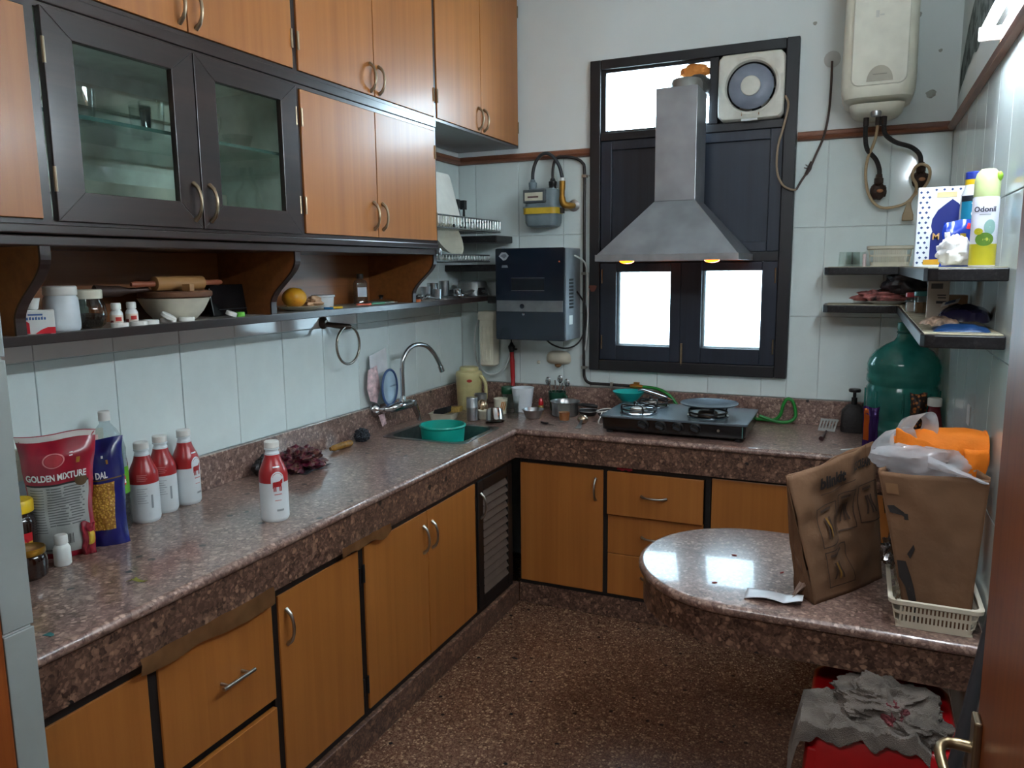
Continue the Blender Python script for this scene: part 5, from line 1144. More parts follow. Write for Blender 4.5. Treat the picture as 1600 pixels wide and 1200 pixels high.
# black bottle jack / opener by the jug
kn = T('wall_valve', 'black valve with a round knob on the counter left of the water jug', 'valve', (2.0, -.10, CZ), 0)
P('body', MB().lathe([(.05, 0), (.052, .01), (.05, .09), (.03, .115), (.02, .12)], 20, sq=4).box(.03, .09, -.02, .02, .085, .125), M('dark_cast_iron', (36, 30, 30), .7, bmp=.5), kn, smooth=True)
P('stem', MB().lathe([(.012, .118), (.012, .15), (.007, .152), (.007, .175)], 14), BLACKP, kn, smooth=True)
P('knob', MB().lathe([(.012, .174), (.024, .176), (.026, .184), (.022, .19), (0, .191)], 20), BLACKP, kn, smooth=True)
# water jug
jg = T('water_jug', 'large turquoise-green 20 litre water jug in the right corner', 'jug', (2.175, -.31, CZ), 0)
JUG = clear('green_jug_plastic', (140, 214, 204), .2, .12, (70, 164, 154), .6)
P('body', MB().lathe([(.11, .0), (.128, .006), (.134, .02), (.134, .10), (.128, .11), (.128, .118), (.134, .128), (.134, .235), (.128, .245), (.128, .253), (.135, .262), (.135, .285), (.132, .293), (.135, .302), (.135, .33), (.128, .355), (.105, .385), (.07, .41), (.042, .425), (.032, .44), (.029, .455), (.029, .485)], 40, closed=False), JUG, jg, smooth=True)
P('neck_ring', MB().ring((0, 0, .46), .03, .004, 'z', 28, 8), M('jug_green', (16, 96, 88), .3), jg, smooth=True)
P('cap', MB().lathe([(.031, .47), (.032, .474), (.032, .497), (.028, .5), (0, .5)], 26), M('jug_cap_green', (20, 108, 92), .35), jg, smooth=True)
for k in range(8):
    a = k*PI/4; P('rib', MB().tube([(.1345*math.cos(a), .1345*math.sin(a), .14), (.1345*math.cos(a), .1345*math.sin(a), .228)], .005, 6), JUG, jg, smooth=True)
# things between jug and bags
mp = milk_profile
kb = T('ketchup_bottle', 'dark red bottle with a white cap behind the orange bag', 'bottle', (2.278, -.50, CZ-.012+.012), 0)
P('body', MB().lathe([(.028, 0), (.034, .006), (.034, .12), (.026, .165), (.021, .19), (.021, .2)], 24), M('ketchup_red', (92, 18, 28), .2), kb, smooth=True)
P('cap', MB().lathe([(.024, .198), (.025, .2), (.025, .225), (.022, .229), (0, .229)], 22), CAPW, kb, smooth=True)
m3, tt, bb = base('brown_orange_spots'); vv = nd(tt, 'ShaderNodeTexVoronoi', Scale=70.0); tt.links.new(coords(tt), vv.inputs['Vector'])
tt.links.new(ramp(tt, vv.outputs['Distance'], [(.25, lin((170, 96, 30))), (.45, lin((36, 24, 16)))]), bb.inputs['Base Color'])
t, patch, fn = pouch('snack_packet', 'brown packet with orange spots behind the bags', (2.225, -.47, CZ), math.radians(4), .06, .238, .02, 2.5, m3)
t, patch, fn = pouch('snack_packet', 'purple and orange shiny wrapper standing left of the plastic bags', (2.062, -.53, CZ), math.radians(12), .06, .185, .02, 7.1, M('purple_foil', (62, 34, 96), .25, .4))
patch('orange_edge', .02, .3, .3, .95, M('orange_foil', (196, 92, 30), .25, .4), .0008, (4, 10))
S('white_spoon', MB().tube([(1.97, -.70, .852), (2.02, -.67, .853), (2.05, -.65, .854)], [.003, .004, .006], 8).ball((2.07, -.64, .856), (.025, .018, .006), 14, 8).mv(lambda p: V((p.x-.01, p.y+.19, p.z+.0))), WHITEP, 'white plastic spoon on the back counter beside the paper bags', 'spoon', (2.02, -.47, CZ-.004), world=True, smooth=True)
# ================================================================ things on the corner shelves
bx = T('printed_box', 'tall blue and white gift box with a dotted border on the upper corner shelf', 'box', (2.205, -1.20, SZ1), 0)
# front face looks towards the room entrance (-y)
BW, BH, BD = .135, .225, .045
P('carton', MB().box(-BW/2, BW/2, -BD/2, BD/2, 0, BH), M('gift_box_white', (216, 220, 224), .3), bx, bev=.002)
bf = plane_fn((0, -BD/2, 0), (1, 0, 0), (0, 0, 1))
NB = M('royal_navy_print', (18, 32, 104), .35)
arch = [(-.03, .012)]+[(-.03, .09), (-.026, .10), (-.03, .115), (-.028, .135), (-.015, .16), (.005, .178), (.02, .19)]+[(.035, .178), (.05, .16), (.06, .13), (.06, .012)]
decal('arch_print', arch, NB, bx, bf)
decal('gold_base', [(-.045, .006), (BW/2, .006), (BW/2, .024), (.03, .028), (.0, .022), (-.045, .02)], M('gold_yellow_print', (200, 150, 40), .4), bx, bf, .0009)
decal('gold_top', [(-.02, .195), (.03, .195), (.03, .21), (-.02, .21)], M('pale_gold_print', (206, 186, 140), .3), bx, bf, .0008)
TXT('lettering', 'M', .026, M('gold_letter', (196, 150, 90), .4), bx, lambda a, b, c=0: bf(a-.016, b+.085, c+.0009), bold=.0004)
DOT = M('navy_dot', (40, 60, 110), .4)
for r in range(15):
    for c in range(2):
        u, v = -.060+.016*c+(.006 if r % 2 else 0), .012+r*.0142; k = .0042
        decal('dot', [(u-k, v), (u, v-k), (u+k, v), (u, v+k)], DOT, bx, bf, .0008)
for c in range(4):
    u, v = -.022+c*.02, .217; k = .004; decal('dot', [(u-k, v), (u, v-k), (u+k, v), (u, v+k)], DOT, bx, bf, .0008)
# air freshener spray
af = T('air_freshener', 'slim spray can of air freshener with a pale green cap on the upper shelf', 'spray can', (2.268, -1.55, SZ1), 0)
fr_ = .029
P('can', MB().lathe([(fr_-.002, 0), (fr_, .003), (fr_, .165), (fr_-.004, .172)], 28), M('spray_white', (212, 212, 226), .3), af, smooth=True)
P('cap', MB().lathe([(fr_-.001, .168), (fr_-.001, .205), (fr_-.005, .224), (fr_-.014, .234), (0, .236)], 28), M('pale_green_cap', (196, 210, 150), .35), af, smooth=True)
P('nozzle_button', MB().ball((.022, -.012, .215), (.008, .01, .012), 12, 8), M('lime_green_button', (130, 178, 40), .4), af, smooth=True)
af0 = math.atan2(-3.78+1.55, 2.0-2.268); cf = cyl_fn((0, 0, 0), fr_+.0003, af0)
strip('lemon_print', -.04, .04, .004, .055, M('lemon_yellow', (176, 166, 34), .4), af, cf, .0, 14)
for u, v, a, b, m in ((.002, .066, .020, .016, M('lemon_green', (88, 124, 40), .4)), (.006, .064, .008, .007, M('lemon_pulp', (190, 186, 80), .4)), (.012, .095, .013, .018, M('mint_print', (134, 170, 164), .4)), (-.012, .085, .01, .008, M('lemon_yellow', (176, 166, 34), .4))):
    mb = MB(); off = .0004+random.random()*.0004; mb.loft([[cf(u+a*k*math.cos(2*PI*i/20), v+b*k*math.sin(2*PI*i/20), off) for i in range(20)] for k in (1, .5, .05)], cap=False); P('fruit_print', mb, m, af, smooth=True)
TXT('lettering', 'Odonil', .0175, M('navy_lettering', (30, 32, 56), .4), af, lambda a, b, c=0: cf(a-.001, b+.137, .0006+c*.4), bold=.0004)
strip('print_line', -.012, .012, .124, .126, GREYPR, af, cf, .0006, 6)
# yellow-capped bottle and blue carton behind it
yb = T('cleaner_bottle', 'white bottle with a blue and yellow cap behind the spray can', 'bottle', (2.262, -1.34, SZ1), 0)
P('body', MB().lathe([(.026, 0), (.03, .005), (.03, .15), (.028, .19), (.022, .205), (.02, .22)], 24), M('clear_white_bottle', (196, 200, 206), .25), yb, smooth=True)
P('yellow_collar', MB().lathe([(.021, .216), (.021, .23)], 22), M('cap_yellow', (214, 176, 20), .4), yb, smooth=True)
P('cap', MB().lathe([(.0215, .23), (.0215, .248), (.019, .25), (0, .25)], 22), M('cap_blue', (30, 52, 140), .4), yb, smooth=True)
yf = cyl_fn((0, 0, 0), .0305, math.atan2(-2.44, -.26))
strip('label', -.03, .03, .10, .185, M('teal_label', (10, 116, 150), .4), yb, yf, .0, 12); strip('label_dark', -.03, .03, .085, .125, M('dark_label', (16, 22, 34), .4), yb, yf, .0006, 12)
strip('label_top', -.03, .03, .172, .187, M('dark_label', (16, 22, 34), .4), yb, yf, .0006, 12)
TXT('lettering', 'Oral', .02, M('label_white', (240, 240, 236), .5), yb, lambda a, b, c=0: yf(-b+.006, a+.15, .0008+c*.4), bold=.0004)
bc = T('small_blue_packet', 'small glossy blue packet standing behind the white crumpled bag', 'packet', (2.232, -1.40, SZ1), math.radians(6))
BLU = M('glossy_blue_film', (28, 62, 170), .22, coat=.4)
s_ = pouch_surf(.085, .12, .014, 4.4); mb = MB()
for side in (-1, 1): mb.grid(lambda u, v: s_(u, v, side, 0), 12, 14)
P('packet', mb, BLU, bc, smooth=True)
P('white_patch', MB().grid(lambda u, v: s_(.06+.16*u, .62+.16*v, -1, .001), 2, 2), WINK, bc)
P('red_print', MB().grid(lambda u, v: s_(.66+.2*u, .80+.12*v, -1, .001), 2, 2), M('label_red', (196, 24, 36), .4), bc)
P('pineapple_print', MB().grid(lambda u, v: s_(.50+.18*u, .35+.35*v, -1, .001), 3, 3), M('pineapple_yellow', (190, 160, 50), .4), bc)
PB = clear('milky_polythene', (236, 238, 240), .3, .12, (228, 228, 232), .62)
S('crumpled_polybag', crumple((2.212, -1.50, SZ1+.036), (.042, .04, .04), 3.3, .35, 2.2), M('white_polybag', (214, 212, 212), .4, vary=.06), 'crumpled white polythene bag in front of the blue packet', 'bag', (2.212, -1.50, SZ1-.001), world=True, smooth=True)
# basket and tumblers on the back part of the upper shelf
cbk = T('slotted_basket', 'cream slotted plastic basket on the upper corner shelf', 'basket', (2.105, -.105, SZ1), 0)
def slot_basket(t, w, d, h, n, mat, rows=2, taper=.012):
    """open basket: rim, floor, slotted walls made of real bars"""
    P('floor', MB().box(-w/2+taper, w/2-taper, -d/2+taper, d/2-taper, 0, .004), mat, t)
    P('rim', MB().loft([[(x, y, z) for x, y in rrect(-w/2-g, w/2+g, -d/2-g, d/2+g, .02, 4)] for g, z in ((-.002, h-.016), (.004, h-.012), (.005, h-.002), (0, h), (-.006, h-.002), (-.006, h-.016))], cap=False), mat, t, smooth=True)
    lo = .018; mid = (h-.014+lo)/2
    for z0, z1 in ((0, lo), (mid-.004, mid+.004)):
        k0, k1 = taper*(1-z0/h), taper*(1-z1/h); th = .0025
        mb = MB()
        a = [(x, y, z0) for x, y in rrect(-w/2+k0, w/2-k0, -d/2+k0, d/2-k0, .02, 4)]; b_ = [(x, y, z1) for x, y in rrect(-w/2+k1, w/2-k1, -d/2+k1, d/2-k1, .02, 4)]
        c_ = [(x, y, z1) for x, y in rrect(-w/2+k1+th, w/2-k1-th, -d/2+k1+th, d/2-k1-th, .02, 4)]; d_ = [(x, y, z0) for x, y in rrect(-w/2+k0+th, w/2-k0-th, -d/2+k0+th, d/2-k0-th, .02, 4)]
        P('band', mb.loft([a, b_, c_, d_, a], cap=False), mat, t)
    def bars(sx, sy, L, along):
        m_b = MB(); st = L/n
        return m_b
    kt = lambda z: taper*(1-z/h)
    for side in (0, 1, 2, 3):
        L = (w if side % 2 == 0 else d)-.05; cnt = max(3, int(n*L/(w-.05)))
        for i in range(cnt+1):
            u = -L/2+L*i/cnt; bw = L/cnt*.26
            for z0, z1 in ((lo, mid-.004), (mid+.004, h-.014)):
                vs = []
                for z in (z0, z1):
                    for du, dt in ((-bw, 0), (bw, 0), (bw, .0025), (-bw, .0025)):
                        k = kt(z)+dt
                        vs.append({0: (u+du, -d/2+k, z), 2: (u+du, d/2-k, z), 1: (w/2-k, u+du, z), 3: (-w/2+k, u+du, z)}[side])
                P('bar', MB().add(vs, [(0, 1, 2, 3), (4, 5, 6, 7), (0, 1, 5, 4), (1, 2, 6, 5), (2, 3, 7, 6), (3, 0, 4, 7)]), mat, t)
slot_basket(cbk, .17, .12, .085, 16, CREAMP)
for i, (x, y, h_) in enumerate(((1.935, -.12, .062), (1.985, -.15, .06), (1.962, -.07, .062))):
    tumbler(['upturned clear tumbler at the left end of the upper corner shelf', 'clear tumbler next to the cream basket on the upper shelf', 'clear tumbler at the back between two others on the upper shelf'][i], (x, y, SZ1), .03, .027, h_, 'tumblers on the upper corner shelf')
S('small_marker_tube', MB().lathe([(0, 0), (.007, 0), (.007, .05), (.006, .052), (0, .052)], 12), M('white_red_tube', (216, 200, 200), .4), 'small white tube standing between tumblers and cream basket', 'tube', (2.008, -.175, SZ1), 0, smooth=True)
# lower corner shelf
dk = T('dinner_plate', 'white plate under the cloths on the lower corner shelf', 'plate', (2.105, -.105, SZ2), 0)
P('plate', MB().lathe([(.05, 0), (.055, .003), (.085, .014), (.088, .016), (.084, .016), (.05, .006), (0, .005)], 34), WHITEP, dk, smooth=True)
S('red_napkin', crumple((2.075, -.12, SZ2+.034), (.09, .055, .024), 6.1, .5, 2.2), M('red_striped_cloth', (150, 92, 88), .85, vary=.5, vs=28), 'folded red and cream kitchen cloth on the white plate', 'cloth', (2.075, -.12, SZ2+.008), world=True, smooth=True)
S('black_bag', crumple((2.17, -.14, SZ2+.088), (.085, .055, .052), 2.7, .4, 1.8), M('black_polythene', (34, 32, 36), .35), 'black polythene bag heaped behind the jars on the lower shelf', 'bag', (2.17, -.14, SZ2+.03), world=True, smooth=True)
def smalljar(label, loc, lidm, cont, r=.02, h=.055):
    t = T('spice_jar', label, 'jar', loc, 0, 'spice jars on the lower corner shelf')
    P('jar', MB().lathe([(r-.002, 0), (r, .003), (r, h-.004), (r-.003, h)], 22, closed=False), GLASS, t, smooth=True)
    P('contents', MB().lathe([(0, .003), (r-.003, .003), (r-.003, h*.62), (0, h*.65)], 20), cont, t, smooth=True)
    P('lid', MB().lathe([(r, h-.002), (r+.001, h), (r+.001, h+.012), (r-.002, h+.014), (0, h+.014)], 22), lidm, t, smooth=True)
smalljar('small spice jar with a pink-red lid on the lower shelf', (2.168, -.70, SZ2), M('pink_red_lid', (186, 70, 78), .4), M('grey_powder', (180, 170, 164), .9))
smalljar('spice jar with a blue-green lid on the lower shelf', (2.196, -.78, SZ2), M('bluegreen_lid', (50, 120, 124), .4), M('brown_spice', (104, 78, 52), .9), .026, .062)
pk = T('printed_carton', 'white printed carton standing upright on the lower corner shelf', 'box', (2.222, -1.02, SZ2), math.radians(-6))
P('carton', MB().box(-.03, .03, -.02, .02, 0, .118), M('beige_white_carton', (198, 188, 178), .45), pk, bev=.002)
kf = plane_fn((0, -.02, 0), (1, 0, 0), (0, 0, 1))
for (u0, u1, v0, v1, m) in ((-.02, .012, .092, .108, INK), (-.002, .022, .07, .074, INK), (0, .022, .062, .066, INK), (-.004, .024, .046, .054, M('dark_grey_ink', (60, 60, 70), .5))): decal('print', [(u0, v0), (u1, v0), (u1, v1), (u0, v1)], m, pk, kf)
def fold(label, c, w, d, h, seed, mat, cat, rz, name):
    mb = MB(); 
    for k in (0, 1):
        mb.grid(lambda u, v: ((u-.5)*w*(1+.1*noise.noise(V((v*3, seed, 0)))), (v-.5)*d*(1+.1*noise.noise(V((u*3, seed, 5)))), (h*(math.sin(PI*u)*math.sin(PI*v))**.35+.006*noise.noise(V((u*5, v*5, seed)))) if k else 0.0005), 22, 16)
    return S(name, mb, mat, label, cat, c, rz, smooth=True)
fold('flat blue and white pouch at the near end of the lower shelf', (2.235, -1.53, SZ2), .12, .10, .018, 1.1, M('blue_white_pouch', (34, 70, 120), .35), 'pouch', 0, 'blue_pouch')
fold('crumpled printed beige pouch lying on the blue pouch', (2.19, -1.50, SZ2+.013), .07, .08, .02, 2.1, M('beige_printed_pouch', (168, 140, 120), .45, vary=.4, vs=60), 'pouch', .4, 'beige_pouch')
pp = fold('purple-black shiny snack pouch on top of the pouches on the lower shelf', (2.255, -1.42, SZ2+.02), .12, .13, .042, 3.1, M('purple_black_pouch', (38, 34, 62), .25, coat=.3), 'pouch', -.2, 'purple_pouch')
P('white_label', MB().grid(lambda u, v: ((-.052+.04*u), (-.056+.05*v), .036+.012*u+.01*v), 4, 4), M('pouch_label_white', (206, 206, 204), .45), pp, smooth=True)
P('blue_mark', MB().grid(lambda u, v: ((-.044+.024*u), (-.044+.02*v), .0415+.008*u+.006*v), 3, 3), M('pouch_label_blue', (50, 80, 130), .45), pp, smooth=True)
S('brown_box', MB().box(-.05, .02, -.03, .03, 0, .07), M('brown_carton', (150, 112, 80), .7), 'plain brown carton against the right wall on the lower shelf', 'box', (2.288, -.95, SZ2), 0, bev=.002)

# ================================================================ bags on the round table
KR = M('kraft_paper', (112, 79, 54), .8, vary=.07, vs=7, bmp=.25, bs=30); BINK = M('black_bag_print', (34, 26, 24), .7); BRINK = M('brown_bag_print', (62, 40, 27), .8)
def bag(name, label, corners_bot, corners_top, h, seed, zb, amp=.012, openz=True):
    """crumpled paper bag lofted from a bottom to a top rectangle (lists of 4 xy corners, front-left, front-right, back-right, back-left)"""
    base_ = V((sum(c[0] for c in corners_bot)/4, sum(c[1] for c in corners_bot)/4, zb))
    t = T(name, label, 'paper bag', base_, world=True)
    cb_, ct_ = [V(c) for c in corners_bot], [V(c) for c in corners_top]
    def edge(k, u, v, off=0.0):
        a = cb_[k].lerp(ct_[k], v); b_ = cb_[(k+1) % 4].lerp(ct_[(k+1) % 4], v); p = a.lerp(b_, u)
        d = (b_-a); n = V((d.y, -d.x)).normalized()
        e = math.sin(PI*u); zz = zb+.0008+h[k]*(1-u)*v+h[(k+1) % 4]*u*v
        cr = amp*(noise.noise(V((u*2.1+k*7+seed, v*2.6, seed)))+.55*noise.noise(V((u*5+k*3, v*6+seed, 1)))-.4*abs(noise.noise(V((u*4+seed, v*4.4, k*5)))))
        gus = -.022*e*v if k in (1, 3) else .006*e
        q = p+n*(cr*min(1, v*5+.15)*(.3+.7*e)+gus+off)
        return (q.x, q.y, zz+.008*noise.noise(V((u*3, seed, k)))*v)
    mb = MB()
    for k in range(4): mb.grid(lambda u, v, k=k: edge(k, u, v), 26, 30)
    mb.add([(c.x, c.y, zb+.001) for c in cb_], [(0, 1, 2, 3)])
    o = P('paper', mb, KR, t, smooth=True, solid=.0012)
    return t, edge
TZS = TZ+.0005
b1, e1 = bag('paper_bag', 'crumpled brown paper grocery bag standing on the round table',
             [(1.93, -1.668), (2.10, -1.40), (2.02, -1.355), (1.875, -1.60)], [(1.848, -1.675), (2.055, -1.43), (2.05, -1.426), (1.842, -1.668)], [.345, .405, .405, .345], 2.3, TZS, .026)
def on(e, k, off=.0055): return lambda u, v, w=0: e(k, u, v, off+w)
f1 = on(e1, 0)
TXT('lettering', 'blinkit', .165, BINK, b1, lambda a, b, c=0: f1(.44+a*1.0, .86+b*.74, c*.2), bold=.007, sx=.72)
TXT('lettering', 'ICE CREAM', .12, BINK, b1, lambda a, b, c=0: f1(.82+a*.50, .885+b*.72, c*.2), bold=.005, sx=.72)
def frame_on(bag_, f, u0, u1, v0, v1, m=BRINK, th=.008):
    for (a0, a1, c0, c1) in ((u0, u1, v0, v0+th), (u0, u1, v1-th, v1), (u0, u0+th*1.2, v0, v1), (u1-th*1.2, u1, v0, v1)):
        P('printed_frame', MB().grid(lambda u, v: f(a0+(a1-a0)*u, c0+(c1-c0)*v, .0004), 8, 8 if c1-c0 > .1 else 2), m, bag_, smooth=True)
for (u0, u1, v0, v1) in ((.2, .46, .40, .70), (.49, .72, .44, .73), (.76, .98, .46, .74), (.2, .53, .09, .37)):
    frame_on(b1, f1, u0, u1, v0, v1)
    P('printed_caption', MB().grid(lambda u, v: f1(u0+.05+(u1-u0-.12)*u, v1-.045+.018*v, .0004), 6, 2), BRINK, b1, smooth=True)
    for j in range(3): P('printed_figure', MB().grid(lambda u, v: f1(u0+.07+.04*j+.02*u+.02*math.sin(3*v+j), v0+.06+(v1-v0-.15)*v, .0004), 2, 8), M('ochre_bag_print', (140, 100, 36), .8) if j == 1 and u0 < .3 else BRINK, b1, smooth=True)
P('printed_strap_line', MB().grid(lambda u, v: f1(.30+.42*u, .775+.006*v+.02*u, .0004), 10, 1), BRINK, b1, smooth=True)
# basket with the second bag
bs = T('fruit_basket', 'cream slotted plastic basket under the large paper bag on the table', 'basket', (2.207, -1.605, TZS), 0)
slot_basket(bs, .20, .26, .078, 17, M('basket_cream', (216, 206, 186), .45, vary=.03), taper=.016)
b2, e2 = bag('paper_bag', 'large open brown paper bag standing in the cream basket',
             [(2.148, -1.70), (2.282, -1.70), (2.282, -1.56), (2.148, -1.56)], [(2.062, -1.70), (2.304, -1.70), (2.304, -1.54), (2.062, -1.54)], [.388, .388, .40, .40], 6.6, TZ+.006, .008)
f2, f3 = on(e2, 0), on(e2, 3)
def blk(f, poly):
    cu = sum(p[0] for p in poly)/len(poly); cv = sum(p[1] for p in poly)/len(poly)
    P('black_print', MB().loft([[f(cu+(p[0]-cu)*k, cv+(p[1]-cv)*k, .0004) for p in poly] for k in (.03, .35, .7, 1)], cap=False), BINK, b2, smooth=True)
blk(f2, [(.03, .78), (.10, .785), (.2, .745), (.2, .715), (.17, .725), (.05, .735)])
blk(f2, [(.19, .74), (.235, .74), (.235, .70), (.19, .70)])
blk(f2, [(.17, .47), (.26, .54), (.27, .51), (.2, .44)])
blk(f2, [(.03, .42), (.14, .42), (.18, .32), (.2, .25), (.22, .12), (.21, .03), (.13, .03), (.08, .25), (.02, .31)])
P('printed_caption', MB().grid(lambda u, v: f2(.05+.12*u, .86+.07*v, .0004), 4, 3), M('faint_bag_print', (136, 98, 66), .8), b2, smooth=True)
blk(f3, [(.75, .80), (.95, .80), (.95, .70), (.75, .70)])
# plastic bags stuffed in the top
def puff(c, r, seed, amp, f, squash=None, n=52, m=32):
    def k(d): return 1+amp*noise.noise(d*f+V((seed, 1, 2)))-amp*.7*abs(noise.noise(d*f*2.1+V((1, seed, 3))))+amp*.18*noise.noise(d*f*6+V((seed, seed, 0)))
    return MB().ball(c, r, n, m, k)
pb = T('carrier_bag', 'thin white carrier bag with its handles up, stuffed in the paper bag', 'bag', (2.15, -1.62, TZ+.33), world=True)
P('bag', puff((2.158, -1.625, 1.085), (.108, .06, .056), 3.0, .28, 1.5), PB, pb, smooth=True)
def band(pts, w, seed):
    pts = spline([V(p) for p in pts], 6); mb = MB(); n = len(pts)
    def g(u, v):
        i = u*(n-1); a = pts[int(i)]; b_ = pts[min(n-1, int(i)+1)]; p = a.lerp(b_, i-int(i))
        return p+V((.35, -.2, .15)).normalized()*((v-.5)*w*(1+.5*noise.noise(V((u*4, seed, 0)))))+V((0, .01*noise.noise(V((u*6, v*3, seed))), 0))
    return mb.grid(g, n*2, 5)
P('handle', band([(2.07, -1.63, 1.10), (2.075, -1.625, 1.14), (2.10, -1.62, 1.165), (2.125, -1.62, 1.15), (2.14, -1.62, 1.11)], .05, 1), PB, pb, smooth=True)
P('handle', band([(2.115, -1.6, 1.10), (2.12, -1.6, 1.16), (2.145, -1.595, 1.20), (2.175, -1.595, 1.195), (2.175, -1.59, 1.15), (2.16, -1.6, 1.10)], .05, 2), PB, pb, smooth=True)
P('flap', MB().grid(lambda u, v: (2.17+.13*u, -1.70-.012*math.sin(PI*v), 1.09+.03*v*(1-u)-.025*u+.006*noise.noise(V((u*4, v*4, 2)))), 14, 6), PB, pb, smooth=True)
ob = T('orange_bag', 'bright orange non-woven bag folded on top of the paper bag', 'bag', (2.22, -1.57, 1.07), world=True)
ORG = M('orange_fabric', (232, 122, 14), .75, vary=.05, bmp=.2, bs=140)
def og(u, v):
    a = v*2*PI; x = 2.112+.195*u; rr_ = (.052-.018*(1-u)**2)*(1+.14*noise.noise(V((u*3, math.cos(a)*1.3, math.sin(a)*1.3)))-.12*abs(noise.noise(V((u*6, math.cos(a)*2, math.sin(a)*2)))))
    return (x, -1.575+rr_*math.cos(a)*1.1, 1.118+.012*u+rr_*math.sin(a)*.95-.03*max(0, u-.75)*2)
P('roll', MB().grid(og, 34, 28).ball((2.11, -1.575, 1.118), (.02, .034, .03), 16, 10).ball((2.303, -1.575, 1.12), (.01, .05, .048), 16, 10), ORG, ob, smooth=True)
P('fold', MB().grid(lambda u, v: (2.10+.09*u, -1.632-.006*math.sin(5*u), 1.125-.02*u+.045*v*(1-.4*u)+.006*noise.noise(V((u*5, v*4, 8)))), 16, 8), ORG, ob, smooth=True, solid=.002)
P('drop', MB().grid(lambda u, v: (2.25+.055*u+.004*math.sin(6*v), -1.635-.01*math.sin(4*u+v), 1.13-.1*v), 10, 8), ORG, ob, smooth=True, solid=.002)
# torn wrapper pieces
S('white_paper_slip', MB().grid(lambda u, v: (1.752+.15*u-.0*v, -1.625-.03*u+(-.075+.02*u)*v, TZS+.002+.010*abs(math.sin(4.5*u))*(.4+.6*v)+.012*u*u), 16, 6), M('glossy_white_paper', (206, 204, 208), .35, vary=.05), 'glossy white paper slip lying on the table beside the crumpled bag', 'paper', (1.82, -1.67, TZS), world=True, smooth=True, solid=.0008)
S('clear_wrapper', MB().grid(lambda u, v: (1.868+.045*u+.006*math.sin(9*v), -1.655+.07*u-.02*v, TZS+.004+.07*u*(1-.5*v)+.008*math.sin(8*v+3*u)), 14, 8), M('pinkish_clear_wrapper', (176, 150, 136), .25), 'crinkled pinkish wrapper tucked against the left foot of the paper bag', 'wrapper', (1.89, -1.63, TZS), world=True, smooth=True, solid=.0008)
S('silver_foil', crumple((2.112, -1.53, TZ+.13), (.022, .03, .042), 8.8, .6, 2.6), M('crinkled_silver', (170, 170, 172), .2, 1), 'crumpled silver foil wedged between the two paper bags', 'foil', (2.112, -1.53, TZ+.09), world=True, smooth=True)
S('clear_pouch', MB().grid(lambda u, v: (2.118+.05*u*v+.01*noise.noise(V((u*4, v*3, 0))), -1.74+.16*u, TZ+.075+.10*(1-v)*(.3+.7*u)+.008*noise.noise(V((u*5, v*5, 1)))), 14, 10), clear('clear_pouch_film', (226, 220, 210), .5, .1, (190, 176, 156), .35), 'clear plastic pouch hanging over the left rim of the cream basket', 'pouch', (2.13, -1.67, TZ+.05), world=True, smooth=True, solid=.0006)
for i, (x, y) in enumerate(((1.68, -1.38), (1.66, -1.62), (1.83, -1.47))):
    S('red_crumb', MB().ball((0, 0, .0012), (.009, .004, .0016), 10, 6), M('red_crumb', (132, 40, 34), .6), ['reddish crumb near the middle of the round table', 'reddish crumb near the front rim of the round table', 'reddish crumb on the round table left of the paper bag'][i], 'crumb', (x, y, TZS), .5*i, 'crumbs on the round table', smooth=True)

# ================================================================ red stool, cloth, pole
stl = T('plastic_stool', 'red square plastic stool in front of the round table', 'stool', (2.10, -1.745, 0), 0)
SH = .475
def sq(g, z, r=.045): return [(x, y, z) for x, y in rrect(-.165-g, .165+g, -.178-g, .178+g, r, 6)]
P('seat', MB().loft([sq(.006, SH-.14), sq(.008, SH-.135), sq(0, SH-.012), sq(-.006, SH-.003), sq(-.016, SH), sq(-.028, SH-.003), sq(-.05, SH-.006)]), REDP, stl, smooth=True)
for sx in (-1, 1):
    for sy in (-1, 1):
        P('leg', MB().loft([[(sx*(a+dx*w), sy*(b_+dy*w), z) for dx, dy in ((-1, -1), (1, -1), (1, 1), (-1, 1))] for a, b_, w, z in ((.165, .178, .018, 0), (.158, .17, .02, .2), (.138, .152, .024, SH-.05))]), REDP, stl, bev=.006)
P('stretcher', MB().box(-.15, .15, -.163, -.155, .16, .19).box(-.15, .15, .155, .163, .16, .19).box(-.152, -.144, -.16, .16, .16, .19).box(.144, .152, -.16, .16, .16, .19), REDP, stl)
def towel(u, v):
    """the flat part of the cloth: lies on the seat, hangs over its left side and front edge"""
    x, y = -.235+.34*u, -.20+(.13+.07*math.sin(PI*u))*v
    q = V((u*3.3, v*2.4, .7)); q = q+noise.noise_vector(q*1.1)*.4
    r1 = 1-abs(noise.noise(q)); r2 = 1-abs(noise.noise(q*2.3+V((3, 1, 0)))); r3 = 1-abs(noise.noise(q*5+V((0, 7, 2))))
    ed = min(1, 7*min(u+.2, 1-u, v+.15, 1-v)+.1)
    z = SH+.004+ed*(.026*r1**3+.012*r2**2+.006*r3)
    x += .018*noise.noise(q*1.3+V((9, 0, 0))); y += .025*noise.noise(q*1.3+V((0, 9, 0)))
    ov = -.163-x
    if ov > 0: z -= ov*1.6; x = -.178-.35*ov
    ov = -.176-y
    if ov > 0: z -= ov*1.4; y = -.19-.2*ov
    return (x, y, z)
def bundle(c, r, seed):
    def k(d):
        q = d*1.7+V((seed, 0, 0)); q = q+noise.noise_vector(q*1.2)*.5
        return .72+.42*(1-abs(noise.noise(q)))**2+.22*(1-abs(noise.noise(q*2.2)))**2-.10*abs(noise.noise(q*5))+.15*noise.noise(d*1.3+V((0, seed, 0)))
    mb = MB().ball(c, r, 90, 60, k); mb.v = [(x, y, max(z, SH+.003)) for x, y, z in mb.v]; return mb
TW = M('grey_terry_cloth', (112, 102, 94), .95, vary=.2, vs=14, bmp=.7, bs=420)
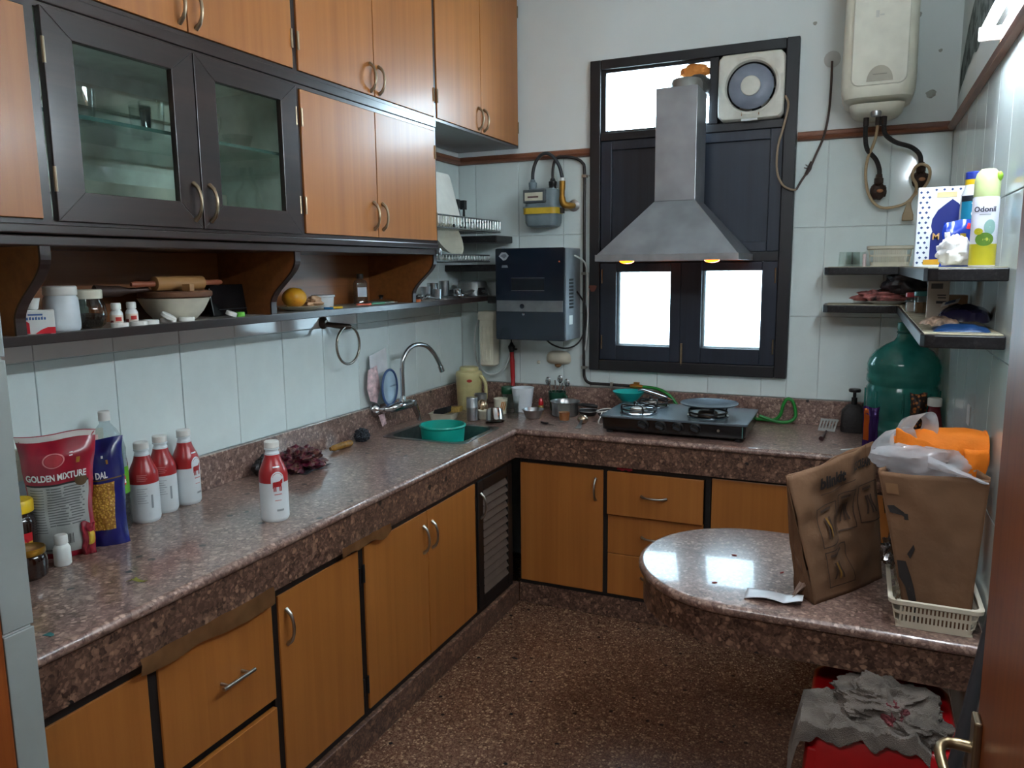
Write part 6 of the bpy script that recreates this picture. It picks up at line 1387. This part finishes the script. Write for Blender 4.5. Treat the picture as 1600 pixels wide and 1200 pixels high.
cl_ = T('grey_cloth', 'bunched grey cleaning cloth draped over the red stool', 'cloth', (2.10, -1.745, 0), 0)
P('cloth', MB().grid(towel, 150, 120), TW, cl_, smooth=True, solid=.003)
P('bunched_cloth', bundle((.005, -.045, SH+.03), (.105, .085, .05), 3.3), TW, cl_, smooth=True)
P('bunched_cloth', bundle((.075, -.095, SH+.018), (.065, .07, .036), 8.1), TW, cl_, smooth=True)
P('red_patch', bundle((.025, -.115, SH+.03), (.03, .028, .038), 5.2), M('faded_red_cloth', (112, 52, 56), .95, vary=.25, vs=20, bmp=.5, bs=300), cl_, smooth=True, label='faded red part of the cloth')
S('mop_pole', MB().tube([(2.166, -2.0, .002), (2.303, -2.0, .98)], .0135, 14), M('dark_grey_pole', (56, 56, 60), .45), 'dark grey mop pole leaning between the stool and the door', 'pole', (2.166, -2.0, .0), world=True, smooth=True)

# ================================================================ open shelf under the wall cabinets
OZ = 1.4375
mbx = T('medicine_box', 'small white medicine box with red and blue print at the left of the open shelf', 'box', (.212, -2.562, OZ), math.radians(56))
P('carton', MB().box(-.036, .036, -.024, .024, 0, .056), WHITEP, mbx, bev=.001)
mf = plane_fn((0, -.024, 0), (1, 0, 0), (0, 0, 1))
BL = M('medicine_blue', (70, 104, 160), .5); RD = M('medicine_red', (206, 32, 46), .5)
decal('blue_bar', [(-.018, .044), (.012, .044), (.012, .048), (-.018, .048)], BL, mbx, mf)
for k in range(7): decal('blue_print', [(-.022+.006*k, .034), (-.018+.006*k, .034), (-.018+.006*k, .040+.002*(k % 2)), (-.022+.006*k, .040)], BL, mbx, mf)
decal('red_thermometer', [(-.026, .002), (-.016, .002), (-.016, .026), (-.021, .031), (-.026, .026)], RD, mbx, mf)
decal('red_swoosh', [(-.006, .001), (.036, .001), (.036, .016), (.02, .016), (.006, .01)], RD, mbx, mf)
S('measuring_cup', MB().lathe(cup_prof(.014, .019, .028, .001), 22), WHITEP, 'small white measuring cup standing on the medicine box', 'cup', (.205, -2.568, OZ+.0563), 0, smooth=True)
pj = T('white_jar', 'large white plastic jar with a white lid on the open shelf', 'jar', (.185, -2.478, OZ), 0)
P('body', MB().lathe([(.036, 0), (.04, .005), (.041, .02), (.039, .08), (.034, .088), (.034, .09)], 28), M('white_jar_plastic', (206, 212, 216), .4), pj, smooth=True)
P('lid', MB().lathe([(.037, .088), (.038, .09), (.038, .108), (.035, .111), (0, .111)], 28), CAPW, pj, smooth=True)
rj = T('round_glass_jar', 'round clear jar with a cream lid and dark contents on the open shelf', 'jar', (.17, -2.395, OZ), 0)
P('jar', MB().lathe([(.028, 0), (.04, .01), (.046, .035), (.042, .06), (.034, .074), (.034, .08)], 28, closed=False), clear('shelf_jar_glass', (220, 214, 200), .3, .04), rj, smooth=True)
P('contents', MB().lathe([(0, .004), (.03, .004), (.042, .03), (.036, .036), (0, .04)], 24), M('dark_spices', (36, 26, 24), .8, bmp=1, bs=120), rj, smooth=True)
P('lid', MB().lathe([(.036, .076), (.037, .078), (.037, .098), (.034, .1), (0, .1)], 28), CREAMP, rj, smooth=True)
pill('labelled pill bottle on the open shelf, left of two, touching the round jar', (.20, -2.335, OZ), F0, .86, True)
pill('labelled pill bottle on the open shelf, right of two, with a red mark', (.185, -2.275, OZ), F0, .86, True)
S('teal_cap_vial', MB().lathe([(0, 0), (.016, 0), (.017, .05), (.012, .056), (.013, .058), (.013, .074), (0, .075)], 18), M('teal_vial', (118, 150, 158), .4), 'small vial with a pale teal cap behind the pill bottles', 'vial', (.10, -2.36, OZ), 0, smooth=True)
def capdisc(label, loc, r=.0215, h=.012, tilt=0, mat=CAPW): return S('bottle_cap', MB().lathe([(0, 0), (r, 0), (r, h*.85), (r-.002, h), (0, h)], 24).mv(lambda p: Matrix.Rotation(tilt, 3, 'Y') @ p), mat, label, 'cap', loc, .6, 'loose caps on the open shelf', smooth=True)
capdisc('loose white cap lying in front of the round glass jar', (.222, -2.345, OZ)); capdisc('loose white cap lying in front of the right pill bottle', (.222, -2.285, OZ))
capdisc('loose white cap lying between the pill bottles and the bowl', (.205, -2.232, OZ)); capdisc('white cap leaning on another cap left of the bowl', (.21, -2.178, OZ+.014), .021, .01, .55); capdisc('white cap underneath the leaning cap', (.192, -2.16, OZ))
capdisc('white cap right in front of the large bowl', (.21, -2.11, OZ)); capdisc('white cap tilted beside the green one near the black slab', (.205, -1.93, OZ+.006), .017, .012, .35); capdisc('green and white cap in front of the black slab', (.20, -1.885, OZ), .015, .014, 0, M('green_white_cap', (96, 170, 60), .4))
S('mixing_bowl', MB().lathe([(0, .003), (.05, .003), (.054, 0), (.06, .004), (.08, .026), (.093, .05), (.1, .063), (.102, .066), (.098, .066), (.055, .008), (0, .008)], 40), M('cream_bowl', (206, 200, 182), .35), 'wide cream bowl carrying the rolling board on the open shelf', 'bowl', (.128, -2.075, OZ), 0, smooth=True)
S('rolling_board', MB().lathe([(.08, 0), (.101, .002), (.104, .006), (.104, .016), (.1, .02), (0, .02)], 40), wood('old_board_wood', (84, 54, 36), (108, 70, 48), (124, 84, 60), .6, axis=1, coat=0), 'round wooden rolling board lying on the cream bowl', 'board', (.128, -2.07, OZ+.0665), 0, smooth=True)
rp = T('rolling_pin', 'wooden rolling pin resting on the round rolling board', 'rolling pin', (.145, -2.07, OZ+.087), math.radians(-4))
RPW = wood('rolling_pin_wood', (150, 104, 58), (172, 124, 74), (188, 142, 90), .5, axis=1, coat=.1)
P('barrel', MB().tube([(0, -.085, .022), (0, -.083, .022), (0, .0, .022), (0, .083, .022), (0, .085, .022)], [.014, .0205, .0215, .0205, .014], 22), RPW, rp, smooth=True)
P('handle', MB().tube([(0, .083, .022), (0, .11, .022), (0, .145, .022), (0, .158, .022)], [.009, .008, .0095, .006], 14), M('reddish_handle', (140, 74, 48), .5), rp, smooth=True)
P('handle', MB().tube([(0, -.083, .022), (0, -.11, .022), (0, -.145, .022), (0, -.158, .022)], [.009, .008, .0095, .006], 14), M('reddish_handle', (140, 74, 48), .5), rp, smooth=True)
S('wooden_wedge', MB().box(-.012, .012, -.012, .012, 0, .02), RPW, 'small pale wooden block beside the rolling pin on the board', 'block', (.198, -2.085, OZ+.087), .3, bev=.001)
S('wooden_pestle', MB().tube([(.09, -2.31, 1.53), (.10, -2.27, 1.528), (.115, -2.2, 1.529)], [.017, .016, .008], 12, smooth=3).tube([(.115, -2.2, 1.529), (.12, -2.16, 1.531)], .007, 10), M('dark_old_wood', (58, 36, 26), .6), 'dark wooden pestle resting across the rolling board', 'pestle', (.11, -2.23, 1.52), world=True, smooth=True)
bs_ = T('black_appliance', 'glossy black flat appliance leaning upright on the open shelf', 'appliance', (.09, -1.80, OZ), 0)
P('panel', MB().loft([[(x+.016*(z/.1)*-1+sx, y, z) for sx, y in ((0, -.125), (.02, -.125), (.02, .125), (0, .125))] for x, z in ((.02, 0), (.02, .1))]), M('gloss_black', (12, 12, 14), .12), bs_, bev=.003)
P('frame_line', MB().box(.021, .0235, -.10, .075, .02, .022).mv(lambda p: V((p.x-.016*p.z/.1+.02, p.y, p.z))), M('dark_grey_line', (44, 44, 48), .3), bs_)
pt = S('fruit_plate', MB().lathe([(.05, 0), (.054, .002), (.082, .012), (.088, .016), (.084, .017), (.05, .006), (0, .005)], 36), M('cream_plate', (204, 196, 176), .35), 'cream plate holding the mango on the open shelf', 'plate', (.148, -1.53, OZ), 0, smooth=True)
def mango(d): return 1+.06*d.x-.05*d.z*d.y+.03*noise.noise(d*2)
m4, tt, bb = base('mango_skin'); ff = noi(tt, coords(tt), 30, 3); tt.links.new(ramp(tt, ff, [(.5, lin((206, 146, 30))), (.66, lin((190, 120, 26))), (.74, lin((70, 44, 20)))]), bb.inputs['Base Color']); bb.inputs['Roughness'].default_value = .4
mg = T('mango', 'ripe yellow mango with dark spots on the cream plate', 'fruit', (.15, -1.565, OZ+.008), .4)
P('flesh', MB().ball((0, 0, .038), (.042, .051, .036), 28, 18, mango), m4, mg, smooth=True)
P('stem_scar', MB().ball((.02, .022, .067), (.005, .005, .003), 10, 6), M('dark_stem', (50, 32, 18), .8), mg, smooth=True)
S('ginger_piece', crumple((.165, -1.475, OZ+.028), (.026, .034, .018), 5.0, .6, 2.2, 24, 14), M('ginger_skin', (186, 148, 116), .8, vary=.15), 'knobbly pale ginger piece on the plate right of the mango', 'ginger', (.165, -1.475, OZ+.012), world=True, smooth=True)
S('white_pot', MB().lathe([(0, 0), (.036, 0), (.038, .003), (.041, .04), (.045, .042), (.045, .048), (.042, .049), (0, .047)], 32), M('white_food_tub', (210, 214, 216), .4), 'round white lidded food tub on the open shelf', 'tub', (.12, -1.36, OZ), 0, smooth=True)
for nm, label, x, y, rz, l, w_, m in (('blue_clip', 'small bright blue clip in front of the fruit plate', .215, -1.452, .5, .035, .012, M('bright_blue', (20, 110, 160), .4)), ('yellow_peeler', 'yellow and white plastic peeler beside the blue clip', .21, -1.40, 1.1, .05, .016, M('bright_yellow', (210, 170, 30), .4)), ('orange_ruler', 'flat orange plastic strip near the clear bottle on the open shelf', .17, -1.165, 1.2, .07, .014, M('coral_orange', (196, 92, 66), .45)), ('green_strip', 'long thin green plastic strip at the right of the open shelf', .165, -1.02, 1.35, .13, .008, M('jade_green', (90, 150, 120), .45))):
    S(nm, MB().prism(rrect(-l/2, l/2, -w_/2, w_/2, w_*.4, 4), 0, .008, 'z'), m, label, 'utensil', (x, y, OZ), rz, bev=.001)
ky = T('key_bunch', 'small bunch of metal keys at the edge of the open shelf', 'keys', (.212, -1.262, OZ), 0)
P('key_ring', MB().ring((0, 0, .002), .012, .0012, 'z', 24, 6), NICKEL, ky)
for k in range(3):
    a = k*1.1+.4; c, s_ = math.cos(a), math.sin(a); P('key', MB().tube([(c*.012, s_*.012, .003), (c*.045, s_*.045, .002)], .0022, 6).lathe([(0, 0), (.007, 0), (.007, .002), (0, .002)], 12, (c*.016, s_*.016, .002)), NICKEL, ky)
fb = T('flat_bottle', 'flat clear bottle with a dark cap standing on the open shelf', 'bottle', (.075, -1.05, OZ), math.radians(60))
P('body', MB().loft([[(x*k, y*k, z) for x, y in rrect(-.03, .03, -.016, .016, .012, 4)] for k, z in ((.9, 0), (1, .004), (1, .085), (.8, .098), (.4, .104), (.4, .108))], cap=False), clear('bottle_plastic_shelf', (214, 220, 226), .3, .05), fb, smooth=True)
P('cap', MB().lathe([(.014, .106), (.0145, .108), (.0145, .124), (.012, .126), (0, .126)], 18), BLACKP, fb, smooth=True)
P('label', MB().box(-.02, .02, -.0172, -.0165, .03, .07), M('pale_label', (190, 196, 204), .5), fb)
gl_ = T('glass_pan_lid', 'glass pan lid lying flat at the right end of the open shelf', 'lid', (.12, -.965, OZ), 0)
P('dome', MB().lathe([(.068, .004), (.06, .010), (.035, .017), (0, .02)], 30, closed=False), GLASS, gl_, smooth=True)
P('rim', MB().ring((0, 0, .004), .068, .003, 'z', 36, 8), STEEL, gl_, smooth=True)
P('knob', MB().lathe([(.008, .019), (.008, .028), (.013, .032), (0, .036)], 14), BLACKP, gl_, smooth=True)
# glassware in the display cabinet
GZ = 1.9435
tumbler('thick cut-glass tumbler at the left inside the display cabinet', (.21, -2.40, GZ), .035, .04, .085, 'glassware in the display cabinet')
tumbler('plain tumbler seen through the right edge of the left glass door', (.20, -2.17, GZ), .028, .034, .095, 'glassware in the display cabinet')
tumbler('narrow tumbler at the back of the left half of the display cabinet', (.11, -2.13, GZ), .026, .03, .1, 'glassware in the display cabinet')
wg = T('stem_glass', 'stemmed glass behind the right glass door of the cabinet', 'glass', (.17, -1.93, GZ), 0, 'glassware in the display cabinet')
P('bowl', MB().lathe([(.003, .035), (.02, .045), (.032, .07), (.034, .1)], 24, closed=False), GLASS, wg, smooth=True)
P('stem', MB().lathe([(.028, 0), (.028, .002), (.004, .006), (.003, .036)], 20), GLASS, wg, smooth=True)
tumbler('low glass bowl beside the stemmed glass in the display cabinet', (.21, -1.86, GZ), .03, .045, .05, 'glassware in the display cabinet')

# ================================================================ steel dish racks in the left corner
def rack(label, z, h, y0, y1):
    t = T('dish_rack', label, 'rack', (.14, (y0+y1)/2, z), world=True); W_ = M('rack_wire', (176, 178, 178), .25, .95)
    x0, x1 = .004, .275
    P('frame', MB().tube([(x0, y0, z), (x1, y0, z), (x1, y1, z), (x0, y1, z), (x0, y0, z)], .004, 8).tube([(x0, y0, z+h), (x1, y0, z+h), (x1, y1, z+h), (x0, y1, z+h)], .004, 8), W_, t, smooth=True)
    n = int((y1-y0)/.028)
    for i in range(n+1):
        y = y0+(y1-y0)*i/n; P('wire', MB().tube([(x0, y, z+.004), (x1-.004, y, z+.004), (x1, y, z+.012), (x1, y, z+h)], .0024, 6), W_, t)
    for i in range(8):
        x = x0+(x1-x0)*i/8; P('wire', MB().tube([(x, y1, z), (x, y1, z+h)], .0022, 6), W_, t)
    return t
rack('top steel wire dish rack in the corner under the loft cabinet', 1.765, .055, -.855, -.075)
rack('lower steel wire dish rack with the white bowl in the corner', 1.615, .03, -.855, -.21)
for z, lab in ((1.745, 'short black granite shelf on the back wall behind the top rack'), (1.60, 'short black granite shelf on the back wall left of the purifier, middle level'), (1.437, 'short black granite shelf on the back wall left of the purifier, lowest level')):
    S('corner_shelf', MB().box(.002 if z > 1.5 else .248, .312, -.2 if z > 1.7 else -.185, -.0005, z-.034, z), SHD, lab, 'shelf', (.16, -.1, z-.034), world=True, bev=.004)
# white tray leaning in the top rack
S('white_tray', MB().loft([[(x, y, z) for x, z in rrect(-.17, .17, 0, .235, .02, 4)] for y in (0, .006)]+[[(x*.92, y, .009+z*.92) for x, z in rrect(-.17, .17, 0, .235, .02, 4)] for y in (.006, .003)]).mv(lambda p: V((.235+p.y*1.0-.19*(p.z-.0)*0, -.62+p.x, 1.786+p.z)) if False else V((.262-.55*p.z*.5-p.y*1, -.64+p.x+.0*p.z, 1.786+p.z))), M('white_tray_plastic', (212, 208, 198), .4, vary=.03), 'large white tray standing on edge in the top dish rack', 'tray', (.24, -.62, 1.785), world=True, bev=.003)
for i, (y, a) in enumerate(((-.40, .25), (-.33, .12), (-.29, .3))):
    S('black_spatula', MB().tube([(.18, y, 1.772), (.17, y+.04*a, 1.83), (.15, y+.17*a, 1.90)], [.006, .007, .005], 8).box(.135, .16, y+.17*a-.014, y+.17*a+.014, 1.875, 1.92), BLACKP, ['black turner handle standing next to the white tray', 'black spatula in the middle of the top dish rack', 'black spatula furthest right in the top dish rack'][i], 'spatula', (.18, y, 1.77), world=True, group='black utensils in the top dish rack')
S('cream_bowl', MB().lathe([(.05, 0), (.06, .003), (.13, .07), (.135, .075), (.13, .075), (.055, .008), (0, .006)], 40).mv(lambda p: Matrix.Rotation(math.radians(62), 3, 'Y') @ p), M('cream_basin', (204, 200, 182), .4), 'large cream bowl standing on its side in the lower dish rack', 'bowl', (.10, -.46, 1.725), 0, smooth=True)
# steelware on the bottom level
kd = T('cooking_pan', 'overturned aluminium pan with a black handle next to the purifier', 'pan', (.14, -.14, OZ+.0012), 0)
P('pan', MB().lathe([(.09, 0), (.093, .003), (.088, .012), (.075, .07), (.068, .078), (0, .08)], 32), M('dull_aluminium_pan', (150, 152, 152), .35, .9), kd, smooth=True)
P('handle', MB().box(.07, .10, -.075, -.05, .012, .045).tube([(.085, -.06, .028), (.12, -.09, .024)], .009, 8), BLACKP, kd, bev=.003)
for i, (x, y, r, h_, lab) in enumerate(((.10, -.55, .026, .06, 'steel cup at the back left of the bottom rack level'), (.09, -.47, .027, .075, 'steel cup with a bright rim, middle of the bottom level'), (.11, -.39, .026, .085, 'tall steel cup at the right of the bottom level'), (.20, -.42, .024, .045, 'short steel cup near the front of the bottom level'), (.19, -.60, .022, .05, 'steel cup with a warm reflection near the curved bracket'))):
    S('steel_cup', MB().lathe(cup_prof(r*.85, r, h_), 24), CHROME if i % 2 else STEEL, lab, 'cup', (x, y, OZ), 0, 'steelware on the bottom level', smooth=True)
for i, (x, y, rz, lab) in enumerate(((.19, -.72, .4, 'steel ladle lying at the left of the bottom level'), (.21, -.54, -.3, 'steel serving spoon lying crosswise on the bottom level'), (.17, -.66, 1.2, 'steel spoon lying behind the ladle on the bottom level'))):
    S('serving_spoon', MB().tube([(0, -.09, .006), (0, 0, .012), (0, .06, .01)], [.004, .0045, .004], 8).ball((0, .085, .014), (.026, .034, .013), 18, 8), CHROME, lab, 'spoon', (x, y, OZ+.001), rz, 'steelware on the bottom level', smooth=True)
S('steel_plate', MB().lathe([(.06, 0), (.075, .004), (.09, .014), (.088, .016), (.06, .005), (0, .004)], 34).mv(lambda p: Matrix.Rotation(.12, 3, 'X') @ p), STEEL, 'wide steel plate lying tilted on the bottom level', 'plate', (.13, -.29, OZ+.012), 0, 'steelware on the bottom level', smooth=True)
S('orange_stopper', MB().lathe([(0, 0), (.016, 0), (.016, .012), (0, .013)], 18), M('orange_cap', (200, 104, 50), .4), 'small orange cap beside the last curved bracket', 'cap', (.222, -.835, OZ), 0, smooth=True)
